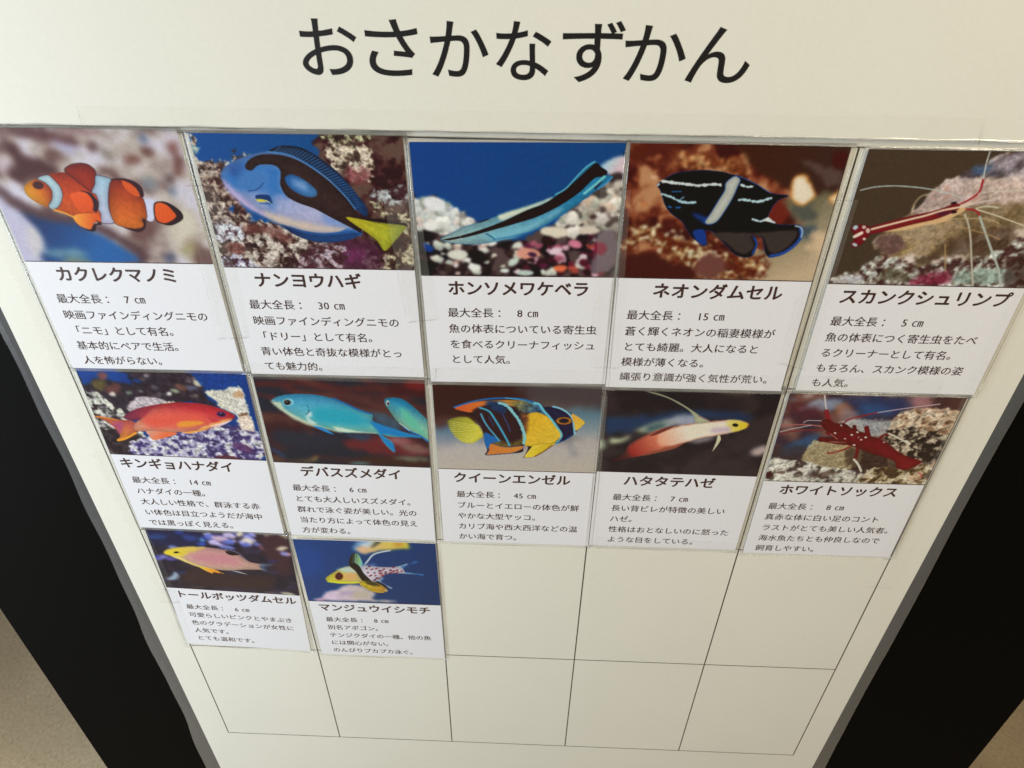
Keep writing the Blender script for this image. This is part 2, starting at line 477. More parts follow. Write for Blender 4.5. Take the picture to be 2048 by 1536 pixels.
# ------------------------------------------------------------------ data measured from the cards
PAINT = {
1: [
('base',(178,168,166)),
('tex',None,[(0.25,(105,72,70)),(0.42,(158,142,138)),(0.55,(192,180,172)),(0.75,(200,194,212))],{'sc':13,'oct':4,'con':1.5,'seed':3}),
('poly',[(55.3,7.4),(53.6,8.2),(50,8.5),(44.8,8.2),(38.8,7.3),(32.7,6),(27.2,4.4),(23,2.7),(20.5,1.1),(20.2,-0.1),(21.9,-0.9),(25.5,-1.2),(30.6,-0.9),(36.5,-0.1),(42.6,1.2),(48.1,2.8),(52.3,4.5),(54.9,6.1)],(92,55,56),{'soft':5}),
('poly',[(69.8,1.2),(68.9,2),(66.8,2.6),(63.8,3.1),(60.2,3.4),(56.4,3.4),(52.9,3.2),(50.2,2.8),(48.6,2.1),(48.2,1.4),(49.2,0.7),(51.3,0.1),(54.3,-0.4),(57.9,-0.7),(61.6,-0.7),(65.1,-0.5),(67.7,-0.1),(69.4,0.5)],(150,120,120),{'soft':4}),
('poly',[(17,7.5),(22.3,8),(23.6,13.8),(30.9,14.9),(35.8,19.2),(39.5,21.4),(32.9,25.3),(26.8,23.7),(18.1,28.3),(12.2,25),(10.4,22.8),(16.7,17.2),(15.7,11.8)],(74,38,38),{'soft':3.5}),
('poly',[(15.1,18.3),(14.3,19.6),(13.2,20.8),(11.9,21.7),(10.6,22.2),(9.5,22.2),(8.6,21.7),(8.1,20.9),(8,19.7),(8.4,18.4),(9.2,17),(10.2,15.9),(11.5,15),(12.8,14.6),(13.9,14.5),(14.8,15),(15.4,15.8),(15.4,17)],(190,170,185),{'soft':4}),
('poly',[(51.2,11.3),(50.4,11.9),(49.1,12.1),(47.4,12.1),(45.6,11.7),(43.9,11),(42.5,10.1),(41.6,9.1),(41.2,8.2),(41.4,7.4),(42.2,6.8),(43.5,6.6),(45.2,6.6),(46.9,7),(48.6,7.7),(50,8.6),(51,9.5),(51.4,10.5)],(170,165,200),{'soft':4}),
('poly',[(63.4,8.6),(62.9,9.5),(62.2,10.4),(61.2,11),(60.2,11.3),(59.3,11.3),(58.5,11),(58,10.4),(57.8,9.6),(58,8.7),(58.5,7.8),(59.2,7),(60.2,6.4),(61.2,6.1),(62.1,6),(62.9,6.4),(63.4,6.9),(63.6,7.7)],(80,45,45),{'soft':3}),
('poly',[(89.3,4.7),(89,5.4),(88.5,6.1),(87.8,6.5),(87.1,6.8),(86.5,6.8),(85.9,6.6),(85.6,6.1),(85.4,5.5),(85.6,4.7),(85.9,4),(86.4,3.4),(87.1,2.9),(87.8,2.7),(88.4,2.7),(89,2.9),(89.3,3.4),(89.4,4)],(80,95,130),{'soft':3}),
('poly',[(90.6,12.2),(89.9,12.8),(89,13.3),(87.9,13.4),(86.8,13.3),(85.8,12.9),(84.9,12.2),(84.5,11.5),(84.4,10.7),(84.7,9.9),(85.3,9.3),(86.2,8.9),(87.3,8.7),(88.5,8.9),(89.5,9.3),(90.3,9.9),(90.8,10.7),(90.9,11.5)],(95,55,48),{'soft':3}),
('poly',[(82.3,16.4),(81.7,17.2),(80.7,17.8),(79.4,18.2),(78,18.2),(76.6,18),(75.5,17.5),(74.8,16.8),(74.5,15.9),(74.7,15.1),(75.3,14.3),(76.3,13.7),(77.6,13.3),(79,13.2),(80.3,13.5),(81.5,14),(82.2,14.7),(82.5,15.5)],(110,62,52),{'soft':4}),
('poly',[(103.5,8.8),(103,9.9),(102.3,10.8),(101.3,11.6),(100.3,12),(99.4,12),(98.6,11.6),(98.1,10.9),(97.9,9.9),(98.1,8.8),(98.5,7.7),(99.3,6.8),(100.2,6.1),(101.2,5.7),(102.1,5.7),(102.9,6),(103.4,6.7),(103.6,7.7)],(120,70,60),{'soft':4}),
('poly',[(104.7,17.9),(103.9,20),(102.8,21.8),(101.6,23.2),(100.3,23.9),(99.1,23.9),(98.2,23.2),(97.8,21.9),(97.7,20),(98.1,18),(98.9,15.9),(100,14.1),(101.2,12.8),(102.5,12.1),(103.6,12.1),(104.5,12.8),(105,14.1),(105.1,15.9)],(105,62,55),{'soft':4}),
('poly',[(96.8,24.9),(96.4,25.7),(95.8,26.4),(95,27),(94.2,27.2),(93.3,27.3),(92.7,27),(92.2,26.5),(92,25.8),(92.1,24.9),(92.5,24.1),(93.1,23.4),(93.9,22.9),(94.7,22.6),(95.5,22.6),(96.2,22.9),(96.7,23.4),(96.9,24.1)],(85,60,62),{'soft':3}),
('poly',[(96.2,31.4),(95.9,32.1),(95.4,32.7),(94.7,33.1),(94,33.4),(93.3,33.4),(92.7,33.2),(92.3,32.7),(92.2,32.1),(92.2,31.4),(92.6,30.8),(93.1,30.1),(93.7,29.7),(94.4,29.5),(95.1,29.4),(95.7,29.7),(96.1,30.1),(96.3,30.7)],(100,115,140),{'soft':3}),
('poly',[(70.3,15.3),(69.5,15.8),(68.4,15.9),(67.1,15.7),(65.7,15.2),(64.5,14.3),(63.6,13.3),(63.1,12.3),(63,11.3),(63.4,10.5),(64.2,10),(65.3,9.9),(66.6,10.1),(68,10.6),(69.2,11.4),(70.1,12.4),(70.6,13.5),(70.7,14.5)],(135,125,115),{'soft':4}),
('poly',[(85.8,28.7),(85.1,29.6),(84,30.2),(82.9,30.5),(81.8,30.4),(80.8,30),(80.1,29.3),(79.7,28.4),(79.8,27.4),(80.2,26.5),(81,25.6),(82,25),(83.2,24.7),(84.3,24.8),(85.3,25.2),(86,25.8),(86.3,26.7),(86.3,27.7)],(125,130,140),{'soft':4}),
('poly',[(102.6,-1.1),(102.1,-0.2),(101.3,0.6),(100.3,1.1),(99.2,1.5),(98.1,1.5),(97.1,1.2),(96.4,0.6),(96.1,-0.2),(96.2,-1),(96.6,-1.9),(97.4,-2.7),(98.4,-3.3),(99.6,-3.6),(100.7,-3.6),(101.6,-3.3),(102.3,-2.7),(102.6,-2)],(95,75,100),{'soft':3}),
('poly',[(16.3,39.5),(14.5,40.4),(12.4,40.6),(10.2,40),(8.2,38.7),(6.6,36.9),(5.7,34.7),(5.5,32.5),(6,30.4),(7.2,28.9),(9,28),(11.1,27.8),(13.2,28.3),(15.2,29.6),(16.8,31.4),(17.8,33.6),(18,35.8),(17.5,37.9)],(200,196,215),{'soft':4}),
('poly',[(1.4,34.3),(6.9,40),(11.4,45.9),(14.1,52),(16.2,60),(12.9,72.8),(-2.4,73.1),(-1.8,52.2),(-2.5,43.1)],(182,178,206),{'soft':3}),
('poly',[(15.3,58.9),(14.5,62.5),(13.3,65.8),(11.7,68.5),(10,70.2),(8.4,70.6),(7.1,69.8),(6.3,67.7),(6,64.8),(6.3,61.3),(7.2,57.7),(8.4,54.4),(10,51.8),(11.6,50.2),(13.2,49.8),(14.4,50.7),(15.3,52.6),(15.6,55.4)],(196,190,196),{'soft':3}),
('poly',[(9.1,43),(21.7,43.4),(37.1,48.6),(46.4,55.2),(56,61.3),(62.5,66.9),(62,72.1),(12.9,72.8),(15.2,63.2),(14.1,52),(10.8,45.9)],('g',(14.9,45.9),(24,44,96),(42.1,67.2),(34,92,164)),{'soft':2.5}),
('poly',[(36.9,66.6),(35.9,67.6),(33.6,68.6),(30.3,69.3),(26.4,69.7),(22.4,69.7),(18.8,69.4),(16,68.8),(14.3,68),(14,67),(15.1,66),(17.4,65.1),(20.7,64.4),(24.6,64),(28.5,63.9),(32.1,64.2),(34.9,64.8),(36.6,65.7)],(96,138,160),{'soft':4}),
('poly',[(37.1,71.2),(36.5,71.6),(35.1,72),(33,72.3),(30.6,72.5),(28.1,72.6),(25.7,72.5),(23.9,72.2),(22.8,71.8),(22.5,71.4),(23.1,70.9),(24.6,70.5),(26.6,70.2),(29,70),(31.6,70),(33.9,70.1),(35.7,70.3),(36.8,70.7)],(120,135,110),{'soft':3}),
('line',[(2.9,30.8),(7.9,37.7),(16.1,42.9),(25.6,45.1),(37.5,47.4),(50,53.3),(59.6,59.4),(65.5,64.9),(67.5,70)],5.64,(84,56,60),{'soft':4}),
('poly',[(85,68.5),(84.5,69.5),(83.8,70.4),(82.9,71),(81.9,71.4),(81,71.4),(80.2,71.1),(79.7,70.4),(79.4,69.5),(79.6,68.6),(80,67.6),(80.8,66.7),(81.7,66),(82.6,65.7),(83.6,65.7),(84.3,66),(84.9,66.6),(85.1,67.5)],(80,90,120),{'soft':4}),
('poly',[(101.3,50.8),(100,54.1),(98,57.1),(95.5,59.4),(92.9,60.6),(90.4,60.6),(88.4,59.5),(87.2,57.3),(86.8,54.3),(87.4,50.9),(88.8,47.6),(90.8,44.7),(93.3,42.6),(95.8,41.4),(98.2,41.4),(100.1,42.5),(101.4,44.6),(101.8,47.4)],(205,196,180),{'soft':8}),
('poly',[(98.6,63.2),(97.9,64.7),(96.8,66.1),(95.5,67.1),(93.9,67.6),(92.5,67.6),(91.3,67.1),(90.5,66.1),(90.1,64.8),(90.3,63.3),(91,61.8),(92.1,60.4),(93.4,59.4),(94.9,58.9),(96.3,58.9),(97.5,59.4),(98.4,60.3),(98.7,61.7)],(160,150,110),{'soft':5}),
('blur',1.5),
('poly',[(16.8,31.2),(19,28.3),(24.9,25.7),(32,23.2),(41.5,21.9),(50.2,22.3),(56.4,23.7),(64.2,25.5),(71.8,27.7),(76.7,33.3),(78.2,35.9),(82.9,37),(80,46.8),(74.7,46.9),(66,48.8),(57.9,48.9),(50.3,49),(43.8,46.1),(35.1,44.7),(27,41.7),(20.8,38.4),(17.2,34.9)],('g',(47.3,21.3),(168,44,22),(37.5,47.4),(226,92,26)),{'nz':0.1}),
('poly',[(16.8,31.2),(19,28.3),(24.9,25.7),(28.3,26.8),(29.9,29.9),(30.4,32.8),(28.8,36.8),(25.5,40.4),(20.9,38.2),(17.2,34.9)],('g',(15.9,33.5),(250,176,26),(30.3,30.5),(196,70,22)),{}),
('poly',[(41.7,21.3),(45,18.5),(49.9,17.3),(54.2,17.6),(56.8,19.5),(57.5,21.7),(56,26.2),(53.5,30.2),(51.2,31.9),(45.6,25.7)],('g',(49.8,17.4),(140,36,22),(48.2,28),(178,48,22)),{'out':(0.5,(58,22,26))}),
('poly',[(25.9,25.3),(32,23.4),(34.7,26.4),(36.2,29.8),(35.9,33.8),(33.6,37.9),(30.1,41.2),(26.9,41.8),(26,39.8),(28.9,36.8),(30.6,33.3),(30.8,30.5),(29.1,27.6)],('g',(31.8,23.7),(186,218,232),(30.2,40.9),(176,208,226)),{'out':(0.35,(54,34,52))}),
('poly',[(56.9,23.5),(60.8,23.9),(64.2,25.5),(61.5,30.1),(58.8,37),(57.6,42.9),(58,48.6),(54.2,49.5),(51,48.7),(52.3,44.2),(51.9,41.2),(53.4,37.7),(53.4,33.6),(51.7,32.2),(54.9,27.9)],('g',(59.7,25.6),(172,210,236),(54.6,48.4),(204,204,236)),{'out':(0.35,(54,34,62))}),
('poly',[(77.9,35.9),(83,36.7),(79.8,46.8),(76.1,47.2),(77.1,43.3),(77.7,39.1)],(198,202,232),{}),
('poly',[(64.1,25.7),(70,24.7),(75.2,25.9),(78.3,28.5),(79,31.6),(77.5,34.8),(72.2,30)],(56,26,32),{}),
('poly',[(61.2,50.4),(67.4,53.7),(70.8,53.7),(73.9,51.4),(75.3,46.9),(71.8,46.9)],(54,26,32),{}),
('poly',[(64.2,26.1),(69.7,25.6),(73.9,27.4),(76.2,30.5),(76.5,34.5),(77.8,36.2),(77.5,40.9),(76.3,46),(73.6,46.8),(73.4,50.2),(70.3,51.9),(65,51.9),(59.7,50.4),(57.9,48.3),(57.7,42.9),(59,37),(61.6,30.1)],('g',(69.8,25.5),(156,42,24),(65.6,50),(240,118,34)),{'out':(0.3,(60,26,36)),'nz':0.08}),
('poly',[(69.6,26),(73.5,27.7),(75.9,30.8),(76.3,34.2),(72.8,33.4),(69.9,30)],(216,82,28),{'soft':0.8}),
('poly',[(45.7,31.7),(50.5,32.4),(52.8,35.8),(53.2,38.9),(51.2,42.4),(49.2,42.6),(48.3,33.7)],(56,26,32),{}),
('poly',[(39.8,33.8),(45.5,32.1),(49.1,33.1),(50.5,37.1),(49,41.3),(44.9,43),(41.6,42.5),(40.1,39)],('g',(42.8,33.2),(232,84,30),(45.1,42.5),(220,78,26)),{'soft':0.5}),
('poly',[(36.9,45.9),(38.6,50.7),(44.3,52.9),(47.2,50.9),(46.5,49.1),(50.9,48.1),(50.5,44.2),(42.2,44)],('g',(38.2,45.6),(240,150,50),(47.4,49.1),(224,88,28)),{}),
('poly',[(40.2,52.7),(43.9,54),(46.4,53.2),(47.6,50.6),(50.6,50.1),(50.8,49.1),(48.4,47.4),(49.1,49.2),(46.3,50),(43.7,52.8)],(54,26,30),{}),
('poly',[(82.2,38.5),(85.9,36.7),(90.2,37.5),(94.4,40.7),(96.1,43.9),(94.8,46.9),(88.9,49.8),(84.4,49.5),(80.5,46.8)],(54,28,34),{}),
('poly',[(82.7,39.1),(85.7,37.4),(89.2,38.9),(91.6,42.5),(92.2,44.9),(88.4,47.6),(84.6,48.7),(81.2,46.5)],('g',(83.5,39.1),(226,88,30),(88.5,47.3),(222,80,26)),{}),
('poly',[(27.5,29.7),(26.9,30.3),(26,30.8),(25.1,31),(24.1,31),(23.2,30.8),(22.5,30.3),(22.1,29.6),(22.1,28.9),(22.4,28.2),(23,27.6),(23.9,27.1),(24.8,26.8),(25.8,26.8),(26.7,27.1),(27.4,27.6),(27.8,28.2),(27.8,28.9)],(70,18,28),{'soft':0.8}),
('line',[(28,42.1),(33.1,43.8),(37.9,46.5)],0.82,(248,170,50),{'soft':1}),
('line',[(49.4,18.5),(46.8,21)],0.33,(120,30,20),{}),
('line',[(52.6,19),(50.4,21.8)],0.33,(120,30,20),{}),
('line',[(54.7,20.6),(52.9,23.4)],0.34,(120,30,20),{}),
],
2: [
('base',(12,70,144)),
('lin',(-0.1,0.7),(14,72,150),(60.4,9.8),(20,74,138)),
('tex',[(65.2,-2.2),(105.8,-2.6),(107.3,72.6),(43.2,73.8),(41.7,47.1),(61.4,21.6)],[(0.3,(48,22,26)),(0.5,(72,38,38)),(0.72,(96,70,62))],{'sc':9,'oct':5,'con':1.6,'seed':5,'rough':3}),
('tex',[(66.9,-1.7),(88.7,-1.9),(88.1,2.6),(72.9,3.9),(65.1,2.3)],[(0.35,(60,38,34)),(0.5,(120,105,80)),(0.7,(190,190,150))],{'sc':3,'oct':4,'con':1.8,'seed':6,'rough':3}),
('tex',[(68,5.7),(84.4,4.3),(89,9.5),(87.6,16.5),(84.5,22.5),(75,22),(67.5,13.2)],[(0.35,(80,60,52)),(0.5,(150,130,110)),(0.7,(220,205,185))],{'sc':4,'oct':5,'con':1.8,'seed':7,'rough':4}),
('poly',[(74,16.7),(86.3,17.7),(84.4,23.1),(76.1,22.6)],(120,50,60),{'soft':4}),
('tex',[(86,29.9),(93.5,27.3),(105.7,24.7),(105,33.3),(97.6,34.7),(88,33.6)],[(0.35,(70,40,45)),(0.5,(130,120,125)),(0.7,(190,195,200))],{'sc':4,'oct':5,'con':1.7,'seed':8,'rough':4}),
('tex',[(84.2,34.9),(98.3,39.8),(104.1,42.9),(105.5,71.9),(79.7,72.4),(77.4,59.9),(89.7,63.1),(100.2,52.8)],[(0.35,(70,44,40)),(0.52,(120,104,84)),(0.7,(200,190,160))],{'sc':4,'oct':5,'con':1.8,'seed':9,'rough':5}),
('tex',[(-0.3,1.3),(2.7,7.6),(1.5,12.2),(8.9,13.3),(14.3,13.3),(21.1,9.7),(28.7,9.6),(26,22.1),(11.9,41),(41.7,47.1),(47,52.3),(61.3,57.4),(62.7,73.4),(-1.3,74.6)],[(0.3,(60,34,34)),(0.47,(112,88,80)),(0.6,(164,146,136)),(0.78,(206,194,184))],{'sc':3.6,'oct':6,'con':1.9,'seed':10,'rough':4}),
('tex',[(0.9,21.2),(11.3,18),(15.5,30.8),(22.1,39.6),(17.4,44.2),(9.1,34.7),(0.2,31)],[(0.3,(66,36,34)),(0.55,(120,88,80)),(0.75,(190,170,155))],{'sc':3,'oct':5,'con':1.9,'seed':11,'rough':6}),
('poly',[(27.9,50),(27.2,50.9),(25.6,51.6),(23.3,52),(20.5,52.1),(17.8,51.9),(15.2,51.4),(13.3,50.6),(12.2,49.7),(12,48.8),(12.7,47.9),(14.4,47.2),(16.7,46.8),(19.4,46.7),(22.1,46.9),(24.6,47.4),(26.6,48.2),(27.7,49.1)],(112,60,52),{'soft':4}),
('poly',[(13.6,61),(13,62.2),(11.8,63.2),(10.3,64),(8.5,64.5),(6.7,64.5),(5.1,64.1),(3.9,63.3),(3.3,62.3),(3.3,61.1),(3.9,60),(5,58.9),(6.6,58.1),(8.3,57.7),(10.1,57.7),(11.7,58),(12.9,58.8),(13.5,59.8)],(110,52,50),{'soft':4}),
('poly',[(42.7,55.8),(41.6,56.6),(39.7,56.9),(37.2,56.6),(34.3,55.9),(31.4,54.7),(28.9,53.3),(27.1,51.8),(26.2,50.4),(26.2,49.2),(27.2,48.5),(29.1,48.2),(31.6,48.4),(34.5,49.1),(37.3,50.3),(39.8,51.7),(41.7,53.2),(42.7,54.6)],(120,70,64),{'soft':5}),
('tex',[(0.2,47.7),(11.9,46.2),(13.8,54.2),(3.6,57),(0.5,54.4)],[(0.3,(90,60,70)),(0.5,(190,190,205)),(0.7,(220,222,235))],{'sc':3,'oct':5,'con':1.8,'seed':12,'rough':5}),
('tex',[(-0.2,64.7),(13.6,66.5),(19.9,73.5),(-0.5,73.8)],[(0.35,(80,50,60)),(0.5,(170,170,205)),(0.7,(225,225,240))],{'sc':3,'oct':5,'con':2,'seed':13,'rough':5}),
('poly',[(62,56.8),(84.3,55),(85.5,72.3),(59.6,72.7)],(70,26,56),{'soft':6}),
('poly',[(78.9,63.3),(78.2,65),(76.5,66.5),(74.2,67.6),(71.4,68.2),(68.5,68.3),(65.8,67.7),(63.7,66.7),(62.5,65.2),(62.3,63.6),(63,61.9),(64.7,60.5),(67,59.4),(69.8,58.7),(72.6,58.7),(75.3,59.2),(77.3,60.2),(78.6,61.7)],(110,40,90),{'soft':7}),
('tex',[(49.3,57),(68.1,58.7),(62.8,72.7),(43.3,73)],[(0.35,(76,40,48)),(0.55,(130,104,110)),(0.75,(190,170,185))],{'sc':4,'oct':5,'con':1.7,'seed':14,'rough':5}),
('poly',[(3,8.4),(2.6,8.8),(2,9.1),(1.2,9.2),(0.5,9.1),(-0.2,8.8),(-0.8,8.4),(-1.1,7.9),(-1.2,7.3),(-1,6.8),(-0.6,6.4),(-0,6.1),(0.7,6),(1.5,6.1),(2.2,6.4),(2.7,6.8),(3.1,7.3),(3.2,7.8)],(180,205,190),{'soft':1.5}),
('blur',0.16),
('poly',[(37,9.2),(41,6.8),(45.9,5.6),(53.9,6.4),(60.4,9.8),(65.6,13.8),(70.8,18.5),(75.8,25.1),(79.8,31.2),(82.8,36.2),(83.3,40),(81.5,41.9),(77.7,38.1),(72.1,30),(64.6,20.4),(53.9,13.4),(45.7,10)],('g',(43.4,6.5),(38,34,40),(80.2,37.5),(30,62,120)),{'nz':0.15}),
('rays',[(38.2,9.5),(45.5,10.8),(53.7,14.3),(64.3,21.9),(72,30.7),(77.6,38.8)],[(43.5,6.2),(51.5,7),(59.7,10.4),(70,19.7),(77.7,28.7),(82.1,39.4)],34,0.35,(44,110,186),{}),
('rays',[(39,9.5),(46.4,11),(54.3,14.5),(64.9,22.2),(72.5,31),(77.9,38.9)],[(45.2,6.2),(52.7,7),(60.8,10.9),(70.5,20.3),(78.2,29.3),(82.4,39.3)],34,0.22,(24,22,34),{}),
('poly',[(34.4,45.9),(41,51.1),(46.7,54.3),(52.6,56.2),(60.8,56.6),(68.5,55.6),(75.1,53.5),(78.5,51.1),(75.1,48.5),(59.9,50.1),(44.8,47)],(36,84,156),{}),
('rays',[(36.9,45.9),(47.5,49.3),(56.6,51.1),(66,51),(75,49.2)],[(40.9,51.4),(49,55.3),(57.6,56.5),(67.2,55.7),(76.4,52.5)],34,0.25,(20,30,70),{}),
('poly',[(11,20.5),(14,16.8),(20.2,13.2),(28.6,10.2),(37.1,8.7),(46.3,10),(53.9,13.4),(64.4,21.6),(72,30.7),(76.6,37.5),(79.5,43.3),(80.3,46.5),(78.6,50.5),(72.6,48.3),(66.1,50.7),(56.6,51.3),(47.4,50),(38.6,47.1),(30,43.3),(22.4,38.3),(16.8,33.3),(12.6,27.8),(10.9,22.9)],('g',(24.7,12),(86,128,200),(35.7,45.9),(170,172,212)),{'nz':0.06}),
('poly',[(17.5,17.4),(25.4,13.7),(35.9,14.8),(43.1,17.1),(40.9,25.5),(42.4,30.5),(36,31.8),(33.8,36.9),(32.6,30.6),(27.1,28.2),(16.2,27.7),(13,21)],(46,110,188),{'soft':6}),
('poly',[(11.8,23.5),(16.1,28.3),(23,35.8),(30.3,42),(22.3,39),(16.1,33.3),(12.1,27.2)],(186,168,216),{'soft':3}),
('poly',[(24.5,17.9),(24,19.1),(23,20.2),(21.7,21),(20.2,21.5),(18.8,21.5),(17.5,21.1),(16.6,20.3),(16.1,19.2),(16.1,18),(16.7,16.8),(17.7,15.7),(19,14.9),(20.4,14.4),(21.9,14.4),(23.1,14.8),(24.1,15.6),(24.5,16.7)],(44,86,160),{'soft':4}),
('poly',[(35.5,22.6),(34.7,24.4),(33.1,26.1),(30.9,27.4),(28.3,28.1),(25.8,28.1),(23.6,27.5),(21.9,26.3),(21,24.6),(21,22.7),(21.9,20.9),(23.5,19.2),(25.7,18),(28.2,17.3),(30.7,17.3),(32.9,17.9),(34.5,19.1),(35.4,20.7)],(70,124,196),{'soft':6}),
('poly',[(30.7,40.1),(42.3,43.8),(57.3,47.2),(68.3,48.3),(71.2,49.6),(59.8,50.8),(47.6,49),(35.7,45.9),(29.6,42.1)],(206,186,172),{'soft':3}),
('poly',[(38.6,47.1),(47.4,50),(56.6,51.2),(66.1,50.5),(72.6,48.3),(78.6,50.5),(77.1,52.5),(65.8,52.3),(56.4,52.7),(46,51)],(40,96,176),{'soft':0.8}),
('poly',[(60.2,40.3),(72.9,46.6),(76.3,49.2),(69.6,48),(60.6,45.5)],(120,146,206),{'soft':3}),
('poly',[(34.4,46.2),(41.1,50.4),(47.1,52),(56.3,53),(65.8,52.3),(77.3,50.5),(78.5,51.3),(75.1,53.5),(68.5,55.6),(60.8,56.6),(52.6,56.2),(46.7,54.3),(41,51.1)],(38,88,162),{'soft':0.3}),
('rays',[(36.8,46.8),(47.4,50),(56.6,51.5),(66,51.2),(75,49.5)],[(40.9,51.4),(49,55.3),(57.6,56.5),(67.2,55.7),(76.4,52.5)],30,0.3,(18,26,60),{}),
('poly',[(24.4,16.1),(26.8,13.1),(30.8,11),(36.9,9.9),(45.6,10.7),(53.8,14),(64.3,21.9),(72,30.7),(76.6,37.5),(79.5,43.3),(80.3,46.8),(78,50.5),(72.7,47.6),(64.1,42.8),(55.7,37.8),(47.7,34.8),(42.3,31.1),(40.4,25.5),(41.5,20.7),(41.4,17.1),(38.2,15.2),(32.2,15.3),(29.6,16.6),(27.4,18.4),(25.1,17.9)],(58,38,36),{'nz':0.15}),
('poly',[(43.4,21.9),(46.7,20),(50.7,21.2),(55.5,24.7),(58.5,28.4),(57.4,31.2),(53.1,31.6),(48,29.4),(44.4,26.1)],('g',(44.1,21.2),(40,106,190),(57,30.3),(70,130,200)),{'soft':0.6}),
('poly',[(53.8,27.5),(53.2,27.9),(52.3,28.1),(51.2,27.9),(49.9,27.4),(48.8,26.6),(47.9,25.8),(47.3,24.8),(47.1,24),(47.3,23.3),(47.9,22.9),(48.8,22.8),(49.9,23),(51.2,23.5),(52.3,24.2),(53.2,25.1),(53.8,26),(54,26.8)],(110,150,205),{'soft':3}),
('line',[(37.1,8.7),(46.3,9.8),(53.9,13.3),(64.4,21.3),(72.1,30),(77.1,37.8)],0.6,(66,132,204),{'soft':0.6}),
('poly',[(71,42.1),(73.5,41.7),(82.6,42.7),(91.8,43.1),(102.7,45.5),(100.7,46.5),(83,44.5),(78.6,50.5),(85.4,56.4),(89.9,61.4),(88.6,61.1),(81.9,53.7),(75.7,48.5)],(46,26,26),{}),
('poly',[(71.5,42.2),(79.5,43.3),(88.5,45.1),(102,46.5),(100.4,50.1),(96.2,54.9),(89.9,61.1),(86.7,55.7),(81.1,50.4),(76,46.6)],('g',(73.4,42.7),(226,208,40),(100.4,50.1),(168,180,50)),{'nz':0.1}),
('line',[(79.4,43.9),(96.2,48.9)],0.32,(198,186,40),{'soft':0.5}),
('line',[(80.3,46.5),(93,55.6)],0.33,(196,180,36),{'soft':0.5}),
('poly',[(22.6,20.9),(29.2,18.4),(34.4,22),(32.4,25.7),(28.3,28.2),(22.2,28.3),(17.9,25.8)],(62,116,186),{'soft':2}),
('line',[(23.3,28.9),(27,28.3),(29.7,26.9),(31.9,24.7)],0.43,(26,58,120),{'soft':0.9}),
('poly',[(26.4,31.3),(30.2,30.6),(33.7,31.2),(34.3,34.3),(34.3,35.9),(31.2,34.7),(27.1,33.8)],(22,50,110),{'soft':0.8}),
('poly',[(26,33.4),(29,33.1),(31.9,33.9),(33.3,34.7),(31.2,34.5),(28.1,34.7)],(206,196,70),{'soft':0.35}),
('line',[(31.4,33.7),(34.2,36.1)],0.44,(190,205,225),{'soft':0.3}),
('line',[(28,35.4),(33.4,35.7)],0.5,(30,70,150),{'soft':0.4}),
('line',[(10.8,21.5),(12.2,22)],0.3,(60,80,140),{}),
],
3: [
('lin',(-0.5,-0.7),(8,64,140),(92.7,37.4),(22,68,132)),
('tex',[(-0.6,28.9),(2.5,29.8),(6.8,27.6),(12.1,28.2),(15.3,33.1),(17.6,34.9),(25.3,35.5),(25.8,37.3),(33.4,41),(51.3,51.2),(66.3,43.9),(74,41.3),(77.3,35.1),(84.1,30.1),(93,23.4),(102.6,14.6),(105.4,7.1),(111.1,72.1),(-1.1,73.4)],[(0.3,(26,18,24)),(0.5,(44,28,34)),(0.7,(84,66,66))],{'sc':7,'oct':4,'con':1.7,'seed':21,'rough':2}),
('tex',[(-0.5,29.2),(2.5,29.8),(6.8,27.6),(12.1,28.2),(15.9,33.1),(18.2,35.2),(25.3,35.2),(26.4,37.3),(30.4,41.1),(16.2,48.2),(3.1,44.5),(0,38.2)],[(0.3,(120,112,112)),(0.5,(196,194,192)),(0.75,(232,230,226))],{'sc':6.5,'oct':4,'con':1.4,'seed':22,'rough':1.5}),
('tex',[(77.4,36.9),(84.1,30.7),(93,23.4),(102.7,15.1),(105.4,7.7),(107.8,41.1),(93,42.4),(81.1,41.3)],[(0.3,(130,116,108)),(0.5,(196,186,176)),(0.75,(234,226,216))],{'sc':6.5,'oct':4,'con':1.4,'seed':23,'rough':1.5}),
('spots',[(-0.4,29.5),(6.8,28.2),(14.8,31.8),(25.2,36.7),(16.2,48.2),(0.1,44.5)],46,(1.6,4.4),[(226,226,222),(200,206,206),(176,180,190),(214,196,190),(150,160,150)],{'seed':1}),
('spots',[(77.9,36.3),(86.4,28.9),(94.7,22.8),(102.7,15.1),(104.9,7.7),(107.4,43.6),(81.4,47.7),(66.3,45.9)],62,(1.6,4.6),[(70,50,50),(150,140,130),(228,224,210),(206,200,196),(232,226,220),(216,190,170),(170,170,160),(70,60,60)],{'seed':2}),
('poly',[(93.4,11.7),(98.2,8.3),(104.8,7.2),(105.5,14.6),(98.1,15.2)],('g',(96.6,8.9),(170,205,225),(102.4,12.3),(215,190,200)),{'soft':2}),
('poly',[(105.3,16.1),(105.6,17.2),(105.4,18.3),(104.7,19.4),(103.7,20.2),(102.4,20.7),(101,20.8),(99.8,20.5),(98.8,19.8),(98.1,18.9),(97.9,17.8),(98.1,16.6),(98.8,15.6),(99.8,14.8),(101.1,14.3),(102.4,14.2),(103.7,14.5),(104.7,15.1)],(60,46,48),{'soft':2}),
('poly',[(106,20.4),(105.9,21.2),(105.4,21.9),(104.7,22.4),(103.8,22.7),(102.8,22.7),(101.8,22.5),(101,21.9),(100.5,21.2),(100.2,20.4),(100.4,19.6),(100.8,18.9),(101.5,18.4),(102.4,18.1),(103.4,18.1),(104.4,18.4),(105.2,18.9),(105.7,19.6)],(200,190,180),{'soft':2}),
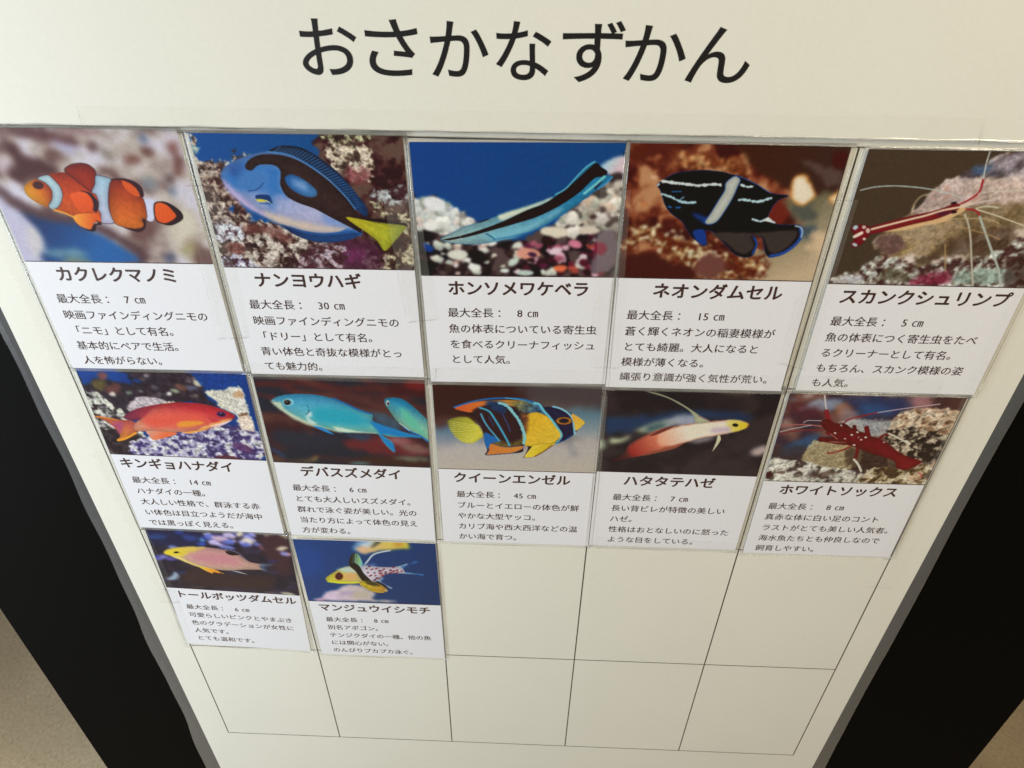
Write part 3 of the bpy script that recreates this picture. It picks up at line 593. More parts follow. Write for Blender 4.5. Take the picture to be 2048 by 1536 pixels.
('spots',[(3,46.4),(26.9,52.1),(51.3,53.1),(56.2,70.6),(-0.3,71.3)],44,(1.2,3.2),[(216,212,200),(190,196,186),(226,226,222),(200,170,165),(44,32,34),(60,44,40)],{'seed':3}),
('spots',[(51.3,51.8),(104.1,46.8),(104.1,70.8),(51.2,71.4)],66,(1.2,3.2),[(160,80,104),(120,30,50),(206,160,180),(80,24,40),(50,18,30),(60,20,36),(222,200,210),(206,208,200),(176,70,60),(90,30,60),(44,18,26)],{'seed':4}),
('poly',[(78.9,46.7),(78.4,47.8),(77.2,48.6),(75.2,49.1),(72.8,49.3),(70.3,49.1),(68,48.5),(66.1,47.7),(64.9,46.6),(64.6,45.5),(65.1,44.5),(66.4,43.7),(68.3,43.2),(70.7,43),(73.1,43.2),(75.5,43.8),(77.3,44.6),(78.5,45.7)],(222,212,194),{'soft':1.5}),
('poly',[(95,45),(94.7,45.7),(93.8,46.4),(92.4,46.9),(90.7,47.2),(88.8,47.2),(87,47),(85.6,46.5),(84.6,45.8),(84.3,45.1),(84.5,44.3),(85.4,43.6),(86.8,43.1),(88.6,42.8),(90.4,42.8),(92.2,43.1),(93.6,43.6),(94.6,44.2)],(214,200,186),{'soft':1.5}),
('poly',[(11.1,43.1),(10.8,44.1),(10.1,45),(9.1,45.7),(7.9,46),(6.6,46),(5.4,45.7),(4.5,45.1),(4,44.2),(3.8,43.2),(4.1,42.2),(4.8,41.4),(5.8,40.7),(7,40.4),(8.3,40.3),(9.4,40.7),(10.4,41.3),(10.9,42.2)],(232,232,230),{'soft':1}),
('poly',[(26,59.4),(25.6,60.3),(24.6,61.2),(23.1,61.9),(21.3,62.2),(19.3,62.2),(17.5,61.9),(16.1,61.3),(15.2,60.4),(14.9,59.5),(15.3,58.5),(16.3,57.7),(17.8,57),(19.6,56.7),(21.6,56.6),(23.4,57),(24.8,57.6),(25.7,58.4)],(216,216,206),{'soft':1}),
('poly',[(15.7,32.8),(15,33.9),(13.7,34.7),(11.9,35.1),(9.9,35.1),(8,34.5),(6.3,33.6),(5.1,32.4),(4.5,31),(4.5,29.7),(5.3,28.6),(6.6,27.8),(8.3,27.4),(10.3,27.5),(12.2,28),(13.9,28.9),(15.2,30.1),(15.8,31.5)],(226,226,232),{'soft':1.2}),
('poly',[(51.9,59.1),(54.9,55.4),(62.3,56.3),(64.8,59.6),(59.3,61),(56.2,61.8)],(222,150,130),{'soft':1.2}),
('poly',[(62.9,59.5),(62.7,59.9),(62.2,60.2),(61.5,60.4),(60.7,60.4),(59.8,60.2),(59.1,59.9),(58.5,59.5),(58.1,59.1),(58,58.6),(58.3,58.2),(58.7,57.8),(59.4,57.7),(60.2,57.6),(61.1,57.8),(61.8,58.1),(62.4,58.5),(62.8,59)],(60,26,60),{'soft':0.8}),
('poly',[(86.4,53.8),(86,54.5),(85.3,55),(84.2,55.2),(83,55.1),(81.8,54.8),(80.7,54.2),(79.8,53.5),(79.3,52.7),(79.3,51.9),(79.6,51.2),(80.4,50.7),(81.4,50.5),(82.6,50.6),(83.9,50.9),(85,51.5),(85.8,52.2),(86.3,53)],(214,120,150),{'soft':1}),
('poly',[(76.1,55.8),(76.1,56.6),(75.7,57.3),(74.9,58),(73.8,58.6),(72.6,59),(71.4,59.1),(70.3,59),(69.5,58.6),(69.1,58),(69.2,57.2),(69.6,56.5),(70.4,55.8),(71.5,55.2),(72.7,54.8),(73.9,54.7),(75,54.9),(75.8,55.2)],(224,196,214),{'soft':0.8}),
('poly',[(79.1,66.9),(78.9,67.7),(78.3,68.3),(77.3,68.8),(76.1,69),(74.8,69),(73.6,68.8),(72.6,68.3),(72,67.7),(71.7,67),(71.9,66.3),(72.5,65.7),(73.5,65.2),(74.7,65),(76,65),(77.2,65.2),(78.2,65.6),(78.9,66.2)],(232,110,70),{'soft':1.5}),
('poly',[(32.9,67.1),(32.6,67.9),(32.1,68.5),(31.2,69),(30.2,69.3),(29.1,69.3),(28.1,69.1),(27.3,68.6),(26.8,67.9),(26.6,67.2),(26.8,66.4),(27.4,65.8),(28.3,65.3),(29.3,65),(30.4,65),(31.4,65.2),(32.2,65.7),(32.7,66.4)],(228,230,226),{'soft':0.8}),
('poly',[(53,61.8),(53.1,62.4),(52.9,63.2),(52.4,64.1),(51.6,64.8),(50.7,65.4),(49.7,65.8),(48.8,65.9),(48.1,65.7),(47.6,65.2),(47.5,64.6),(47.7,63.8),(48.2,63),(49,62.2),(49.9,61.6),(50.9,61.2),(51.8,61.1),(52.5,61.3)],(196,214,206),{'soft':0.8}),
('poly',[(48.1,68.7),(48,69.1),(47.5,69.5),(46.8,69.8),(46,69.9),(45.2,69.9),(44.3,69.8),(43.7,69.5),(43.3,69.1),(43.1,68.7),(43.3,68.3),(43.7,67.9),(44.4,67.6),(45.2,67.5),(46.1,67.5),(46.9,67.6),(47.5,67.9),(48,68.2)],(216,230,226),{'soft':0.6}),
('poly',[(61.2,69.9),(60.9,70.5),(60.2,71),(59,71.4),(57.6,71.6),(56.1,71.6),(54.7,71.4),(53.5,71.1),(52.7,70.6),(52.5,70),(52.7,69.4),(53.5,68.9),(54.6,68.5),(56.1,68.3),(57.6,68.3),(59,68.5),(60.2,68.8),(60.9,69.3)],(186,206,200),{'soft':0.8}),
('poly',[(2.4,52.9),(7.2,54.9),(7.6,57.5),(3.9,57.9)],(20,60,140),{'soft':0.6}),
('poly',[(93.4,47.6),(103.4,46.2),(104.3,65.3),(92.3,69.6),(93.9,56.7)],(110,92,104),{'soft':3}),
('poly',[(99.9,55.3),(99.8,56.6),(99.2,57.7),(98.3,58.5),(97.2,58.9),(95.9,58.9),(94.7,58.5),(93.6,57.7),(92.9,56.6),(92.6,55.4),(92.8,54.1),(93.4,53),(94.3,52.2),(95.4,51.8),(96.7,51.8),(97.9,52.2),(98.9,53),(99.6,54.1)],(136,34,62),{'soft':2}),
('blur',0.5),
('poly',[(12.1,50.9),(17.4,47.6),(24.9,43.7),(33.4,41),(43,37.2),(51.4,34.3),(60.2,31.5),(68.9,27.8),(75.7,23.5),(81.2,17.6),(85.5,12.4),(90.4,9),(93.4,11.7),(96.9,14),(96.5,15.8),(98.8,16.9),(93,22.8),(84.1,30.1),(75,36.9),(66.3,42.7),(56.1,46.9),(45.2,50.6),(36.7,52.6),(26.9,53.5),(17.8,52.8)],('g',(14.9,49.6),(168,204,206),(80.5,26.5),(40,140,196)),{'nz':0.1,'out':(0.3,(30,104,160))}),
('poly',[(38,47.4),(51.3,44.1),(60.9,40.8),(74.9,33.8),(56.1,46.9),(41,51.3)],(112,180,206),{'soft':3}),
('poly',[(43,37.2),(51.4,34.3),(60.2,31.5),(68.9,28.1),(68.9,29),(58.4,34),(45.4,39.7)],(206,216,196),{'soft':1.5}),
('poly',[(12.4,51),(22.2,48.8),(33.3,45.2),(45.4,40.3),(57.3,34.3),(66,30.8),(74.6,24.7),(81.3,18.8),(86.7,13.5),(91,9.8),(93.7,11.9),(96.9,14.1),(95.7,16.6),(90.9,17.5),(83.9,24.7),(74.8,31.4),(63.2,37.7),(51.3,41.8),(39.3,45.5),(27.1,49.1),(17.8,51.2)],(44,26,28),{'soft':0.4}),
('line',[(71.7,26),(76.8,22.9),(81.8,17),(86.6,11.8),(90.4,9.2)],0.58,(90,190,220),{'soft':0.4}),
('poly',[(91.1,20.5),(94.4,18.7),(94,20.5),(91.3,23.1)],(26,30,60),{'soft':0.5}),
('line',[(86.2,25.3),(91.7,20.5),(95.7,16.6)],1.28,(110,200,214),{'soft':0.8}),
('line',[(93,22.8),(96.8,19.8),(99.4,16.9)],0.81,(50,150,214),{'soft':0.6}),
('line',[(36.2,47.4),(39.2,49.3),(40.4,50.6)],0.75,(40,100,130),{'soft':0.5}),
('line',[(40.4,50.6),(51.3,48.3),(63.3,44.3),(77.9,35.1)],0.49,(30,110,180),{'soft':0.5}),
('line',[(32.8,41.1),(37.6,39.4)],0.61,(30,24,34),{'soft':0.6}),
('line',[(12.7,50.8),(22.3,48.2),(33.3,44.6)],0.31,(150,190,190),{'soft':0.4}),
('line',[(17.2,51.6),(23.4,50.1)],0.32,(190,200,200),{'soft':0.4}),
('poly',[(23.4,49.3),(23.4,49.5),(23.2,49.7),(23,49.8),(22.8,49.9),(22.5,49.9),(22.3,49.8),(22.1,49.7),(22,49.5),(22,49.4),(22,49.2),(22.1,49),(22.3,48.9),(22.6,48.8),(22.8,48.8),(23.1,48.9),(23.3,49),(23.4,49.2)],(20,16,20),{}),
('poly',[(22.8,49.2),(22.7,49.3),(22.7,49.4),(22.6,49.4),(22.5,49.4),(22.4,49.4),(22.3,49.4),(22.2,49.4),(22.2,49.3),(22.2,49.2),(22.2,49.2),(22.2,49.1),(22.3,49.1),(22.4,49),(22.5,49),(22.6,49.1),(22.7,49.1),(22.7,49.2)],(220,220,210),{}),
],
4: [
('base',(96,36,26)),
('tex',None,[(0.25,(62,22,20)),(0.48,(96,38,28)),(0.66,(140,70,44)),(0.85,(186,132,92))],{'sc':9,'oct':5,'con':1.5,'seed':31}),
('poly',[(1.5,-1),(26.5,-0.8),(24.5,2.2),(9,5.6),(2.6,9.4)],(90,34,24),{'soft':4}),
('tex',[(24.8,4.1),(46,6.2),(56.1,7.9),(58.7,14.8),(47.8,16.3),(28.5,12.8),(22.9,7.8)],[(0.3,(120,56,32)),(0.55,(180,112,66)),(0.8,(216,164,112))],{'sc':4,'oct':4,'con':1.4,'seed':32,'rough':4}),
('poly',[(49.5,-1.2),(106.2,-0.9),(109.1,17.8),(100.4,27),(93.1,23.2),(80.3,22.2),(72.9,17.1),(59.2,11),(54.9,4.8)],('g',(58,4.8),(66,34,22),(102.9,13.4),(62,40,36)),{'soft':4}),
('poly',[(82.8,6.8),(96,10.4),(106,13.3),(106.6,17.8),(99.7,19.9),(90.3,12.3)],(88,66,62),{'soft':3}),
('poly',[(105.9,6.5),(106.1,7.9),(105.7,9.3),(104.8,10.3),(103.6,10.8),(102.1,10.8),(100.6,10.3),(99.2,9.4),(98.1,8.1),(97.4,6.6),(97.3,5.1),(97.7,3.8),(98.5,2.9),(99.8,2.3),(101.2,2.3),(102.8,2.8),(104.1,3.7),(105.2,5)],(70,26,12),{'soft':1.5}),
('poly',[(71.5,24.9),(81.2,26.1),(84,32.7),(80,40.3),(73.3,36.3)],(112,38,30),{'soft':3}),
('poly',[(80.3,27.4),(109.8,26.9),(112,70.9),(71.5,71.8),(70.5,56.9),(78.1,55.3),(91.8,43.6)],('g',(85.3,30),(110,104,80),(103.7,65),(196,172,140)),{'soft':5}),
('poly',[(98.4,35.7),(97.8,37.1),(96.5,38),(94.4,38.4),(92,38.1),(89.5,37.3),(87.2,35.9),(85.4,34.3),(84.3,32.5),(84,30.8),(84.6,29.5),(86,28.6),(88,28.2),(90.4,28.5),(92.9,29.3),(95.1,30.6),(97,32.2),(98.1,34)],(84,86,80),{'soft':5}),
('poly',[(99.5,43.4),(99.4,44.6),(98.3,45.7),(96.4,46.5),(94,47),(91.3,47),(88.6,46.7),(86.4,45.9),(84.8,44.9),(84,43.7),(84.2,42.5),(85.3,41.5),(87.2,40.6),(89.6,40.2),(92.3,40.1),(94.9,40.5),(97.2,41.2),(98.8,42.2)],(70,84,96),{'soft':5}),
('poly',[(112.4,50.2),(112.7,52.9),(112.1,55.3),(110.7,57.1),(108.6,58.1),(106,58.2),(103.4,57.3),(101,55.6),(99.2,53.2),(98.1,50.5),(97.8,47.8),(98.5,45.5),(99.9,43.7),(102,42.8),(104.5,42.7),(107,43.6),(109.4,45.3),(111.2,47.6)],(214,184,150),{'soft':8}),
('poly',[(81.3,15.7),(84.1,14.5),(87.4,15.3),(91,20),(93.4,23.9),(92.2,27.2),(89.1,29.9),(84,27.4),(81.4,20.2)],(232,218,196),{'soft':1.6,'out':(1,(226,150,60))}),
('poly',[(106.7,15.9),(105.2,21.7),(101.6,24.4),(101.8,27.7),(107,28.3),(109.7,24.2)],(236,206,160),{'soft':2,'out':(0.8,(206,130,50))}),
('tex',[(0.2,48.2),(13.4,42.3),(31.3,49),(45,51.6),(55,55.8),(75.4,58.2),(78.1,70.9),(40.1,71.8),(23.7,56.4),(11.2,52.3),(1,56.9)],[(0.4,(104,40,26)),(0.55,(160,110,60)),(0.68,(206,176,130)),(0.8,(232,220,190))],{'sc':3,'oct':5,'con':1.6,'seed':33,'rough':8}),
('poly',[(-0.6,61.4),(15,56.6),(26.4,61.5),(39.2,65.7),(38.9,72.6),(-0.2,73.5)],(70,28,24),{'soft':4}),
('poly',[(41.6,59.7),(54.2,58.7),(57.1,67.6),(44.1,70.9)],(112,66,60),{'soft':4}),
('poly',[(15.3,16.5),(15.3,16.8),(15,17.2),(14.5,17.4),(13.9,17.5),(13.2,17.5),(12.6,17.4),(12.1,17.2),(11.7,16.9),(11.6,16.6),(11.6,16.2),(11.9,15.9),(12.4,15.7),(13,15.5),(13.6,15.5),(14.3,15.6),(14.8,15.8),(15.2,16.1)],(216,170,140),{'soft':1.5}),
('poly',[(11.8,31.7),(11.6,32.1),(11.1,32.2),(10.5,32.2),(9.9,32.1),(9.2,31.7),(8.7,31.3),(8.4,30.7),(8.2,30.2),(8.3,29.8),(8.6,29.4),(9,29.2),(9.6,29.2),(10.3,29.4),(10.9,29.7),(11.4,30.2),(11.8,30.7),(11.9,31.2)],(200,120,70),{'soft':2}),
('blur',0.6),
('poly',[(15.2,20.7),(15.7,19.7),(18.6,17.4),(23.8,14.4),(34.8,12.8),(44.1,13.1),(51.2,14.6),(55.1,15.5),(64,19.2),(71.8,23.6),(80.9,24.8),(77,26.8),(74.6,30.2),(73.3,36.3),(77.3,39.7),(84.5,40.2),(88.3,40),(91.2,40.9),(92.8,43.2),(93,46.4),(91.9,49.6),(89,53.6),(85.1,56.7),(80.7,58.3),(78.1,58.2),(75.7,55),(72.5,47.5),(67,46.2),(70.2,49),(70.9,52.5),(69.9,57.3),(66.2,58.8),(60.5,57.1),(55.8,52.8),(50.3,47.9),(46.4,44.5),(42.5,44.6),(44.7,52.3),(40.9,51),(36.4,47.5),(33.1,43.3),(29.9,39.2),(24.2,35.2),(20.3,30.5),(17.5,23.9)],(26,18,24),{'nz':0.1,'out':(0.35,(20,44,104))}),
('poly',[(46.5,45.2),(69.3,44.7),(86.5,43),(90.2,45),(87.3,52.2),(81.6,56.3),(77.3,54.6),(73.1,47.5),(67.1,46.9),(69.4,51.8),(67,56.2),(61.7,56.3),(54.7,50.7)],(60,52,50),{'soft':1.5}),  # grey laminate reflection painted over the lower part of the black fish
('line',[(91.1,42.2),(92.3,45.7),(91.3,49.6),(88.3,53.5),(84.3,56.4),(79.3,57.6)],1.65,(34,72,160),{'soft':1.1}),
('line',[(88.2,40.7),(90.9,41.4),(92.4,43.6),(92.6,46.7)],0.81,(160,188,216),{'soft':0.9}),
('line',[(68.6,47.6),(70.6,51.1),(69.7,56.5)],1.1,(30,66,150),{'soft':1}),
('poly',[(36.6,44.7),(42.4,43.9),(44.5,52),(40.1,50.3)],(24,56,140),{'soft':0.8}),
('poly',[(35.1,35),(42.5,36.9),(45.7,40.3),(40.4,39.7)],(24,56,130),{'soft':2}),
('poly',[(52.6,15.4),(55.5,17.1),(54.9,20.7),(53.5,26.6),(50.9,33.3),(48,38.9),(44.4,40.7),(42,39.5),(44.1,34.8),(46.8,28),(49,22.7),(48.9,18.8)],(206,212,206),{'soft':0.5,'out':(0.4,(40,100,190))}),
('line',[(17.3,18.4),(23.2,19.3),(29.6,19.8),(36,20.3),(42.2,19.7),(46.3,19.9)],1.28,(206,218,220),{'soft':0.4,'wob':0.5}),
('line',[(18.3,25.1),(22.3,26.5),(27.1,28.4),(31,29.3),(35.3,29.1)],1.11,(170,214,230),{'soft':0.5,'wob':0.5}),
('line',[(27.1,28.4),(29.3,26.4)],0.45,(120,190,226),{'soft':0.4}),
('line',[(22.9,23.8),(27.6,23.6)],0.45,(40,120,190),{'soft':0.5}),
('line',[(22.4,31.5),(23.7,32)],0.79,(30,100,180),{'soft':0.7}),
('line',[(26.3,32.1),(28.2,31.9)],0.79,(30,100,180),{'soft':0.7}),
('line',[(56.7,19.8),(59.3,20.7),(62.1,20.4)],1.02,(196,222,228),{'soft':0.5,'wob':0.5}),
('line',[(56.8,27.2),(61.3,27.5),(65.2,28.2),(68.9,27.6),(72.5,26.2)],1.04,(176,214,226),{'soft':0.5,'wob':0.5}),
('line',[(65.9,37.5),(70,38.6),(73.5,37),(77.2,39.3)],0.93,(186,214,230),{'soft':0.5,'wob':0.4}),
('poly',[(71.1,38.1),(73.3,36.3),(77.4,39.5)],(206,216,220),{'soft':0.4}),
('line',[(55.2,15.6),(64,19.3),(71.8,23.6)],0.25,(50,110,190),{'soft':0.4}),
('line',[(15.4,20.7),(16.1,20)],0.77,(206,214,220),{'soft':0.4}),
],
5: [
('base',(72,58,46)),  # dark ground with the laminate's brownish reflection veil mixed into the colour
('tex',[(38,19),(42.9,14.3),(46.6,12.6),(56.4,12.4),(60.3,2.8),(67.7,-0),(74.6,-1.2),(106.1,71.8),(2.7,71.7),(12.4,65.3),(22.8,56.4),(16.6,47.5),(20.6,41.7),(30.1,32.2),(30.4,26.2),(34.5,22)],[(0.28,(92,74,58)),(0.45,(140,122,100)),(0.6,(196,176,160)),(0.8,(222,206,204))],{'sc':8,'oct':5,'con':1.4,'seed':41,'rough':2}),
('poly',[(51.2,10.2),(60.7,3.9),(67.4,0.5),(74.9,-0.7),(81,13.6),(64.3,12.8),(48.2,13.7)],(86,76,92),{'soft':4}),
('poly',[(62.2,6.7),(62.3,7.5),(61.8,8.3),(60.7,9.2),(59.2,10),(57.4,10.6),(55.6,10.9),(53.9,10.9),(52.7,10.7),(51.9,10.1),(51.8,9.4),(52.4,8.5),(53.5,7.6),(55,6.9),(56.8,6.3),(58.6,6),(60.2,5.9),(61.4,6.2)],(70,104,150),{'soft':4}),
('poly',[(76.1,-0.1),(76.3,0.9),(75.8,2.4),(74.4,4.2),(72.4,6.1),(70,7.9),(67.5,9.3),(65.1,10.2),(63.3,10.4),(62.2,10),(61.9,8.9),(62.5,7.4),(63.9,5.5),(66,3.6),(68.4,1.9),(70.9,0.5),(73.2,-0.3),(75,-0.6)],(196,186,206),{'soft':5}),
('poly',[(67.9,8.9),(68.2,9.6),(68,10.5),(67.4,11.3),(66.4,12),(65.2,12.6),(63.9,12.9),(62.7,12.9),(61.7,12.7),(61,12.1),(60.7,11.4),(60.9,10.6),(61.5,9.7),(62.5,9),(63.7,8.5),(65,8.2),(66.2,8.1),(67.2,8.4)],(52,50,66),{'soft':4}),
('poly',[(80,10.3),(80.2,11.3),(79.9,12.3),(78.9,13.3),(77.4,14.1),(75.6,14.7),(73.8,15),(72,14.9),(70.7,14.5),(69.8,13.7),(69.5,12.8),(69.9,11.8),(70.9,10.8),(72.4,9.9),(74.1,9.3),(76,9.1),(77.7,9.2),(79.1,9.6)],(222,214,226),{'soft':5}),
('poly',[(38,19),(42.9,14.3),(50.7,13),(64.7,13.9),(79,11.4),(84.9,25.1),(64.3,26.7),(54.5,30.5),(32.4,32.2),(31.3,27.4),(34.5,22)],('g',(38.4,17.3),(196,176,178),(69.4,25.4),(206,184,180)),{'soft':1.5,'nz':0.12}),
('spots',[(38,19),(59.7,15.2),(66.6,25.5),(36.8,28.5)],22,(0.8,2),[(206,150,136),(214,190,190),(180,160,170)],{'seed':7,'al':0.5}),
('poly',[(31.2,28.6),(31.5,24.4),(34.4,21.7),(35,25),(32.1,29.8)],(66,54,46),{'soft':0.8}),
('line',[(30.8,31.6),(30.6,26.8),(32.2,23.2),(34.5,21.9),(35.3,22.3)],0.52,(206,184,140),{'soft':0.4}),
('poly',[(29.2,39.6),(50.2,34.3),(59.2,28),(84.9,25.1),(90,37.1),(81.4,41),(65.3,43.9),(57.3,53.6),(40,54.7),(25.9,55),(19.6,46.1)],('g',(40.2,38.2),(146,122,84),(69.7,40.6),(120,98,66)),{'soft':4,'nz':0.2}),
('poly',[(56.7,44),(72.1,39.3),(83.2,38.5),(86.5,46.5),(74.5,52.6),(58,55.6),(46.5,56.5)],(80,58,44),{'soft':4,'nz':0.2}),
('poly',[(16.6,47.5),(21.4,44.2),(30.8,44.6),(33.1,51.6),(25.9,55),(21.4,51.9)],(90,60,66),{'soft':2,'nz':0.2}),
('tex',[(2.7,71.7),(12.4,65.3),(21.9,57.1),(34.6,56.1),(42.2,61.2),(58.2,56.2),(70.1,56.6),(80.2,52.4),(93.2,43.2),(105.8,72.5)],[(0.3,(82,52,50)),(0.45,(134,120,110)),(0.6,(186,186,180)),(0.8,(222,226,226))],{'sc':4,'oct':5,'con':1.8,'seed':42,'rough':4}),
('poly',[(51.3,65),(62.9,64.1),(63.3,70.2),(45.8,72),(42.8,70)],(134,38,66),{'soft':3,'nz':0.2}),
('poly',[(64.3,64.7),(72.2,61.8),(92.4,60.7),(94.6,68.7),(69.5,70.7)],(148,176,166),{'soft':3,'nz':0.15}),
('poly',[(89.6,58.1),(97.6,53.3),(105.5,71.8),(94.2,72.1)],(62,40,36),{'soft':3,'nz':0.2}),
('poly',[(25.7,65.6),(31.6,61.5),(42.1,68),(39.4,70.7),(27,69.7)],(86,78,56),{'soft':3,'nz':0.3}),
('poly',[(3.1,71),(9.4,67.4),(17.9,67.9),(15.3,71.3)],(186,184,196),{'soft':1,'nz':0.1}),
('blur',0.3),
('line',[(2.1,20.3),(8.3,18.6),(16.4,17.8),(24.8,18),(33.4,18.8),(42.3,20.3),(52.3,23.1)],0.51,(180,196,196),{'soft':0.35}),
('line',[(57.1,-0.4),(57.6,5.6),(59.3,14)],0.6,(196,200,200),{'soft':0.35}),
('line',[(59.3,14),(59.9,19.8),(57.4,23.3),(53,26.5)],1.14,(164,44,50),{'soft':0.4}),
('line',[(59.8,20.9),(67,19.6),(81,18.7)],0.4,(214,206,196),{'soft':0.5}),
('line',[(53.1,27),(60.4,25.4),(68.8,23.9)],0.8,(206,190,180),{'soft':0.8}),
('line',[(61.6,28.6),(65.6,27.3),(72,27.8)],0.81,(206,200,180),{'soft':0.8}),
('line',[(61.7,28.9),(71.9,31.7),(81.7,34.8),(88.9,37.1)],0.59,(214,206,186),{'soft':0.4}),
('line',[(52.2,29.1),(56.7,29),(60.8,29.3),(63.7,30.9),(64.9,32.7)],1.04,(160,44,48),{'soft':0.4}),
('line',[(64.9,32.7),(71.1,41.2),(78.8,51.8),(86.8,62.8),(90.9,71.5)],1.1,(176,186,180),{'soft':0.6}),
('line',[(57.2,31.7),(60.7,36.5),(64.7,43.9),(70.1,56.6),(76.4,71.2)],0.84,(190,186,170),{'soft':0.6}),
('line',[(50.2,34.3),(61.4,33.7),(70,34.1),(76,36.2)],0.41,(190,170,130),{'soft':0.5}),
('line',[(49.6,35.8),(60.5,39),(73.3,42.4),(80,44.8)],0.42,(176,140,96),{'soft':0.5}),
('line',[(33.5,52.9),(39.9,49.2)],0.49,(196,166,110),{'soft':0.5}),
('line',[(53.4,47.9),(58.6,62.2)],0.63,(170,140,96),{'soft':0.8}),
('poly',[(12.7,42.5),(21.7,41.7),(29.6,40.9),(40,37.9),(48,36.1),(54.7,31.1),(56.6,28.7),(50.8,28.2),(40.9,32),(28.1,36.6),(17.9,40.5)],(214,176,128),{'soft':0.8}),
('poly',[(12,40),(17,37.7),(24.8,35.1),(32.5,32.5),(40.3,30.5),(47.7,27.4),(49.4,25.9),(53,26.7),(52.9,29.4),(49.3,31.8),(43.5,34.7),(34.1,37.4),(23.7,40.7),(14.1,43.2)],(150,38,44),{'soft':0.4}),
('line',[(12.8,40.9),(22.7,37.6),(33.1,34.3),(38.3,32.7),(45.7,29.8),(53.5,27.9),(58.4,26)],1,(232,206,180),{'soft':0.4}),
('poly',[(3.2,39.6),(5.2,38.6),(9.1,38.2),(12.4,39.4),(13.9,42.5),(12.9,45),(11.1,48.9),(7.6,50.9),(5.9,49),(6.5,45.2),(4.6,42.7)],(134,28,38),{'soft':0.5}),
('poly',[(6.3,39),(6.5,39.4),(6.6,39.8),(6.5,40.3),(6.2,40.6),(5.9,40.9),(5.5,41.1),(5,41.1),(4.6,40.9),(4.3,40.6),(4,40.3),(4,39.8),(4.1,39.4),(4.3,39),(4.7,38.8),(5.1,38.6),(5.5,38.6),(6,38.8)],(196,216,232),{'soft':0.4}),
('poly',[(5.5,44.5),(9.1,41.9),(10,43.2),(6.6,45.5)],(232,216,200),{'soft':0.3}),
('poly',[(9.2,49.8),(9.1,50),(8.8,50.2),(8.4,50.3),(7.9,50.2),(7.4,50),(7,49.8),(6.6,49.4),(6.3,49.1),(6.3,48.8),(6.4,48.5),(6.6,48.4),(7,48.3),(7.5,48.4),(8,48.5),(8.5,48.8),(8.9,49.1),(9.1,49.4)],(196,216,226),{'soft':0.4}),
('poly',[(10.6,39.5),(10.6,39.9),(10.5,40.2),(10.3,40.4),(10,40.5),(9.6,40.5),(9.3,40.4),(8.9,40.2),(8.7,39.9),(8.5,39.6),(8.5,39.3),(8.5,38.9),(8.8,38.7),(9.1,38.6),(9.4,38.6),(9.8,38.7),(10.1,38.9),(10.4,39.2)],(226,200,190),{}),
('poly',[(13.2,41.4),(13.3,41.8),(13.2,42.2),(13,42.6),(12.7,42.7),(12.3,42.7),(11.9,42.6),(11.5,42.3),(11.2,41.9),(10.9,41.4),(10.9,40.9),(11,40.5),(11.2,40.2),(11.5,40),(11.9,40),(12.3,40.2),(12.7,40.5),(13,40.9)],(232,206,190),{}),
('poly',[(12.5,46),(12.5,46.2),(12.4,46.5),(12.2,46.6),(11.9,46.7),(11.6,46.7),(11.3,46.7),(11,46.5),(10.8,46.3),(10.6,46),(10.6,45.8),(10.7,45.5),(10.9,45.4),(11.2,45.3),(11.5,45.2),(11.8,45.3),(12.1,45.5),(12.3,45.7)],(232,206,190),{}),
('poly',[(51,25.5),(51.1,25.7),(50.9,26),(50.6,26.2),(50.2,26.4),(49.7,26.5),(49.2,26.6),(48.8,26.5),(48.4,26.4),(48.2,26.2),(48.2,26),(48.3,25.7),(48.6,25.5),(49,25.3),(49.5,25.2),(50,25.1),(50.5,25.2),(50.8,25.3)],(40,28,36),{'soft':0.3}),
('poly',[(52.9,30.4),(52.9,30.7),(52.8,31),(52.5,31.2),(52,31.3),(51.5,31.4),(50.9,31.4),(50.5,31.2),(50.1,31),(49.9,30.8),(49.9,30.5),(50,30.2),(50.3,30),(50.8,29.9),(51.3,29.8),(51.8,29.8),(52.3,30),(52.7,30.2)],(40,28,36),{'soft':0.3}),
('poly',[(43.5,31.4),(48.6,30.1),(50.2,31.2),(45.8,33.1)],(90,30,50),{'soft':1}),
],
6: [
('base',(10,56,130)),
('tex',[(-4.6,1.4),(26.8,1.5),(33.1,7.8),(37.5,11.8),(29.1,12.3),(21.1,11),(15.6,4.5),(8.7,10.8),(5.5,18.6),(-1.5,20.7),(-3.6,6.4)],[(0.3,(8,52,130)),(0.7,(12,64,146))],{'sc':10,'oct':2,'con':1,'seed':50,'rough':1}),
('poly',[(25.9,-0.1),(72.8,-0),(77.1,8.1),(76.2,17.5),(77.6,23.5),(83.8,27.6),(56.1,25.6),(22.2,40),(-1.8,21.6),(8.7,10.8),(13.9,9.7),(29.1,12.3),(37.6,11.4),(33.6,6.1)],(52,34,38),{'soft':2,'nz':0.3}),
('poly',[(-2.8,2.2),(0.8,3.6),(0.7,16.3),(1,21.5),(-2.5,21.7)],(64,48,46),{'soft':1.5,'nz':0.3}),
('poly',[(17.7,8.1),(17.1,8.9),(16.2,9.4),(15.3,9.7),(14.4,9.6),(13.6,9.3),(13,8.7),(12.8,7.8),(12.8,6.9),(13.2,6),(13.9,5.3),(14.7,4.7),(15.6,4.4),(16.5,4.5),(17.3,4.8),(17.9,5.5),(18.1,6.3),(18.1,7.2)],(130,70,66),{'soft':2}),
('poly',[(15.1,15.9),(14,17.2),(12.6,18.1),(11,18.6),(9.4,18.5),(8,17.8),(7,16.7),(6.5,15.3),(6.6,13.7),(7.2,12.2),(8.3,10.9),(9.7,10),(11.3,9.6),(12.9,9.7),(14.3,10.3),(15.3,11.4),(15.8,12.8),(15.8,14.4)],(96,84,44),{'soft':3}),
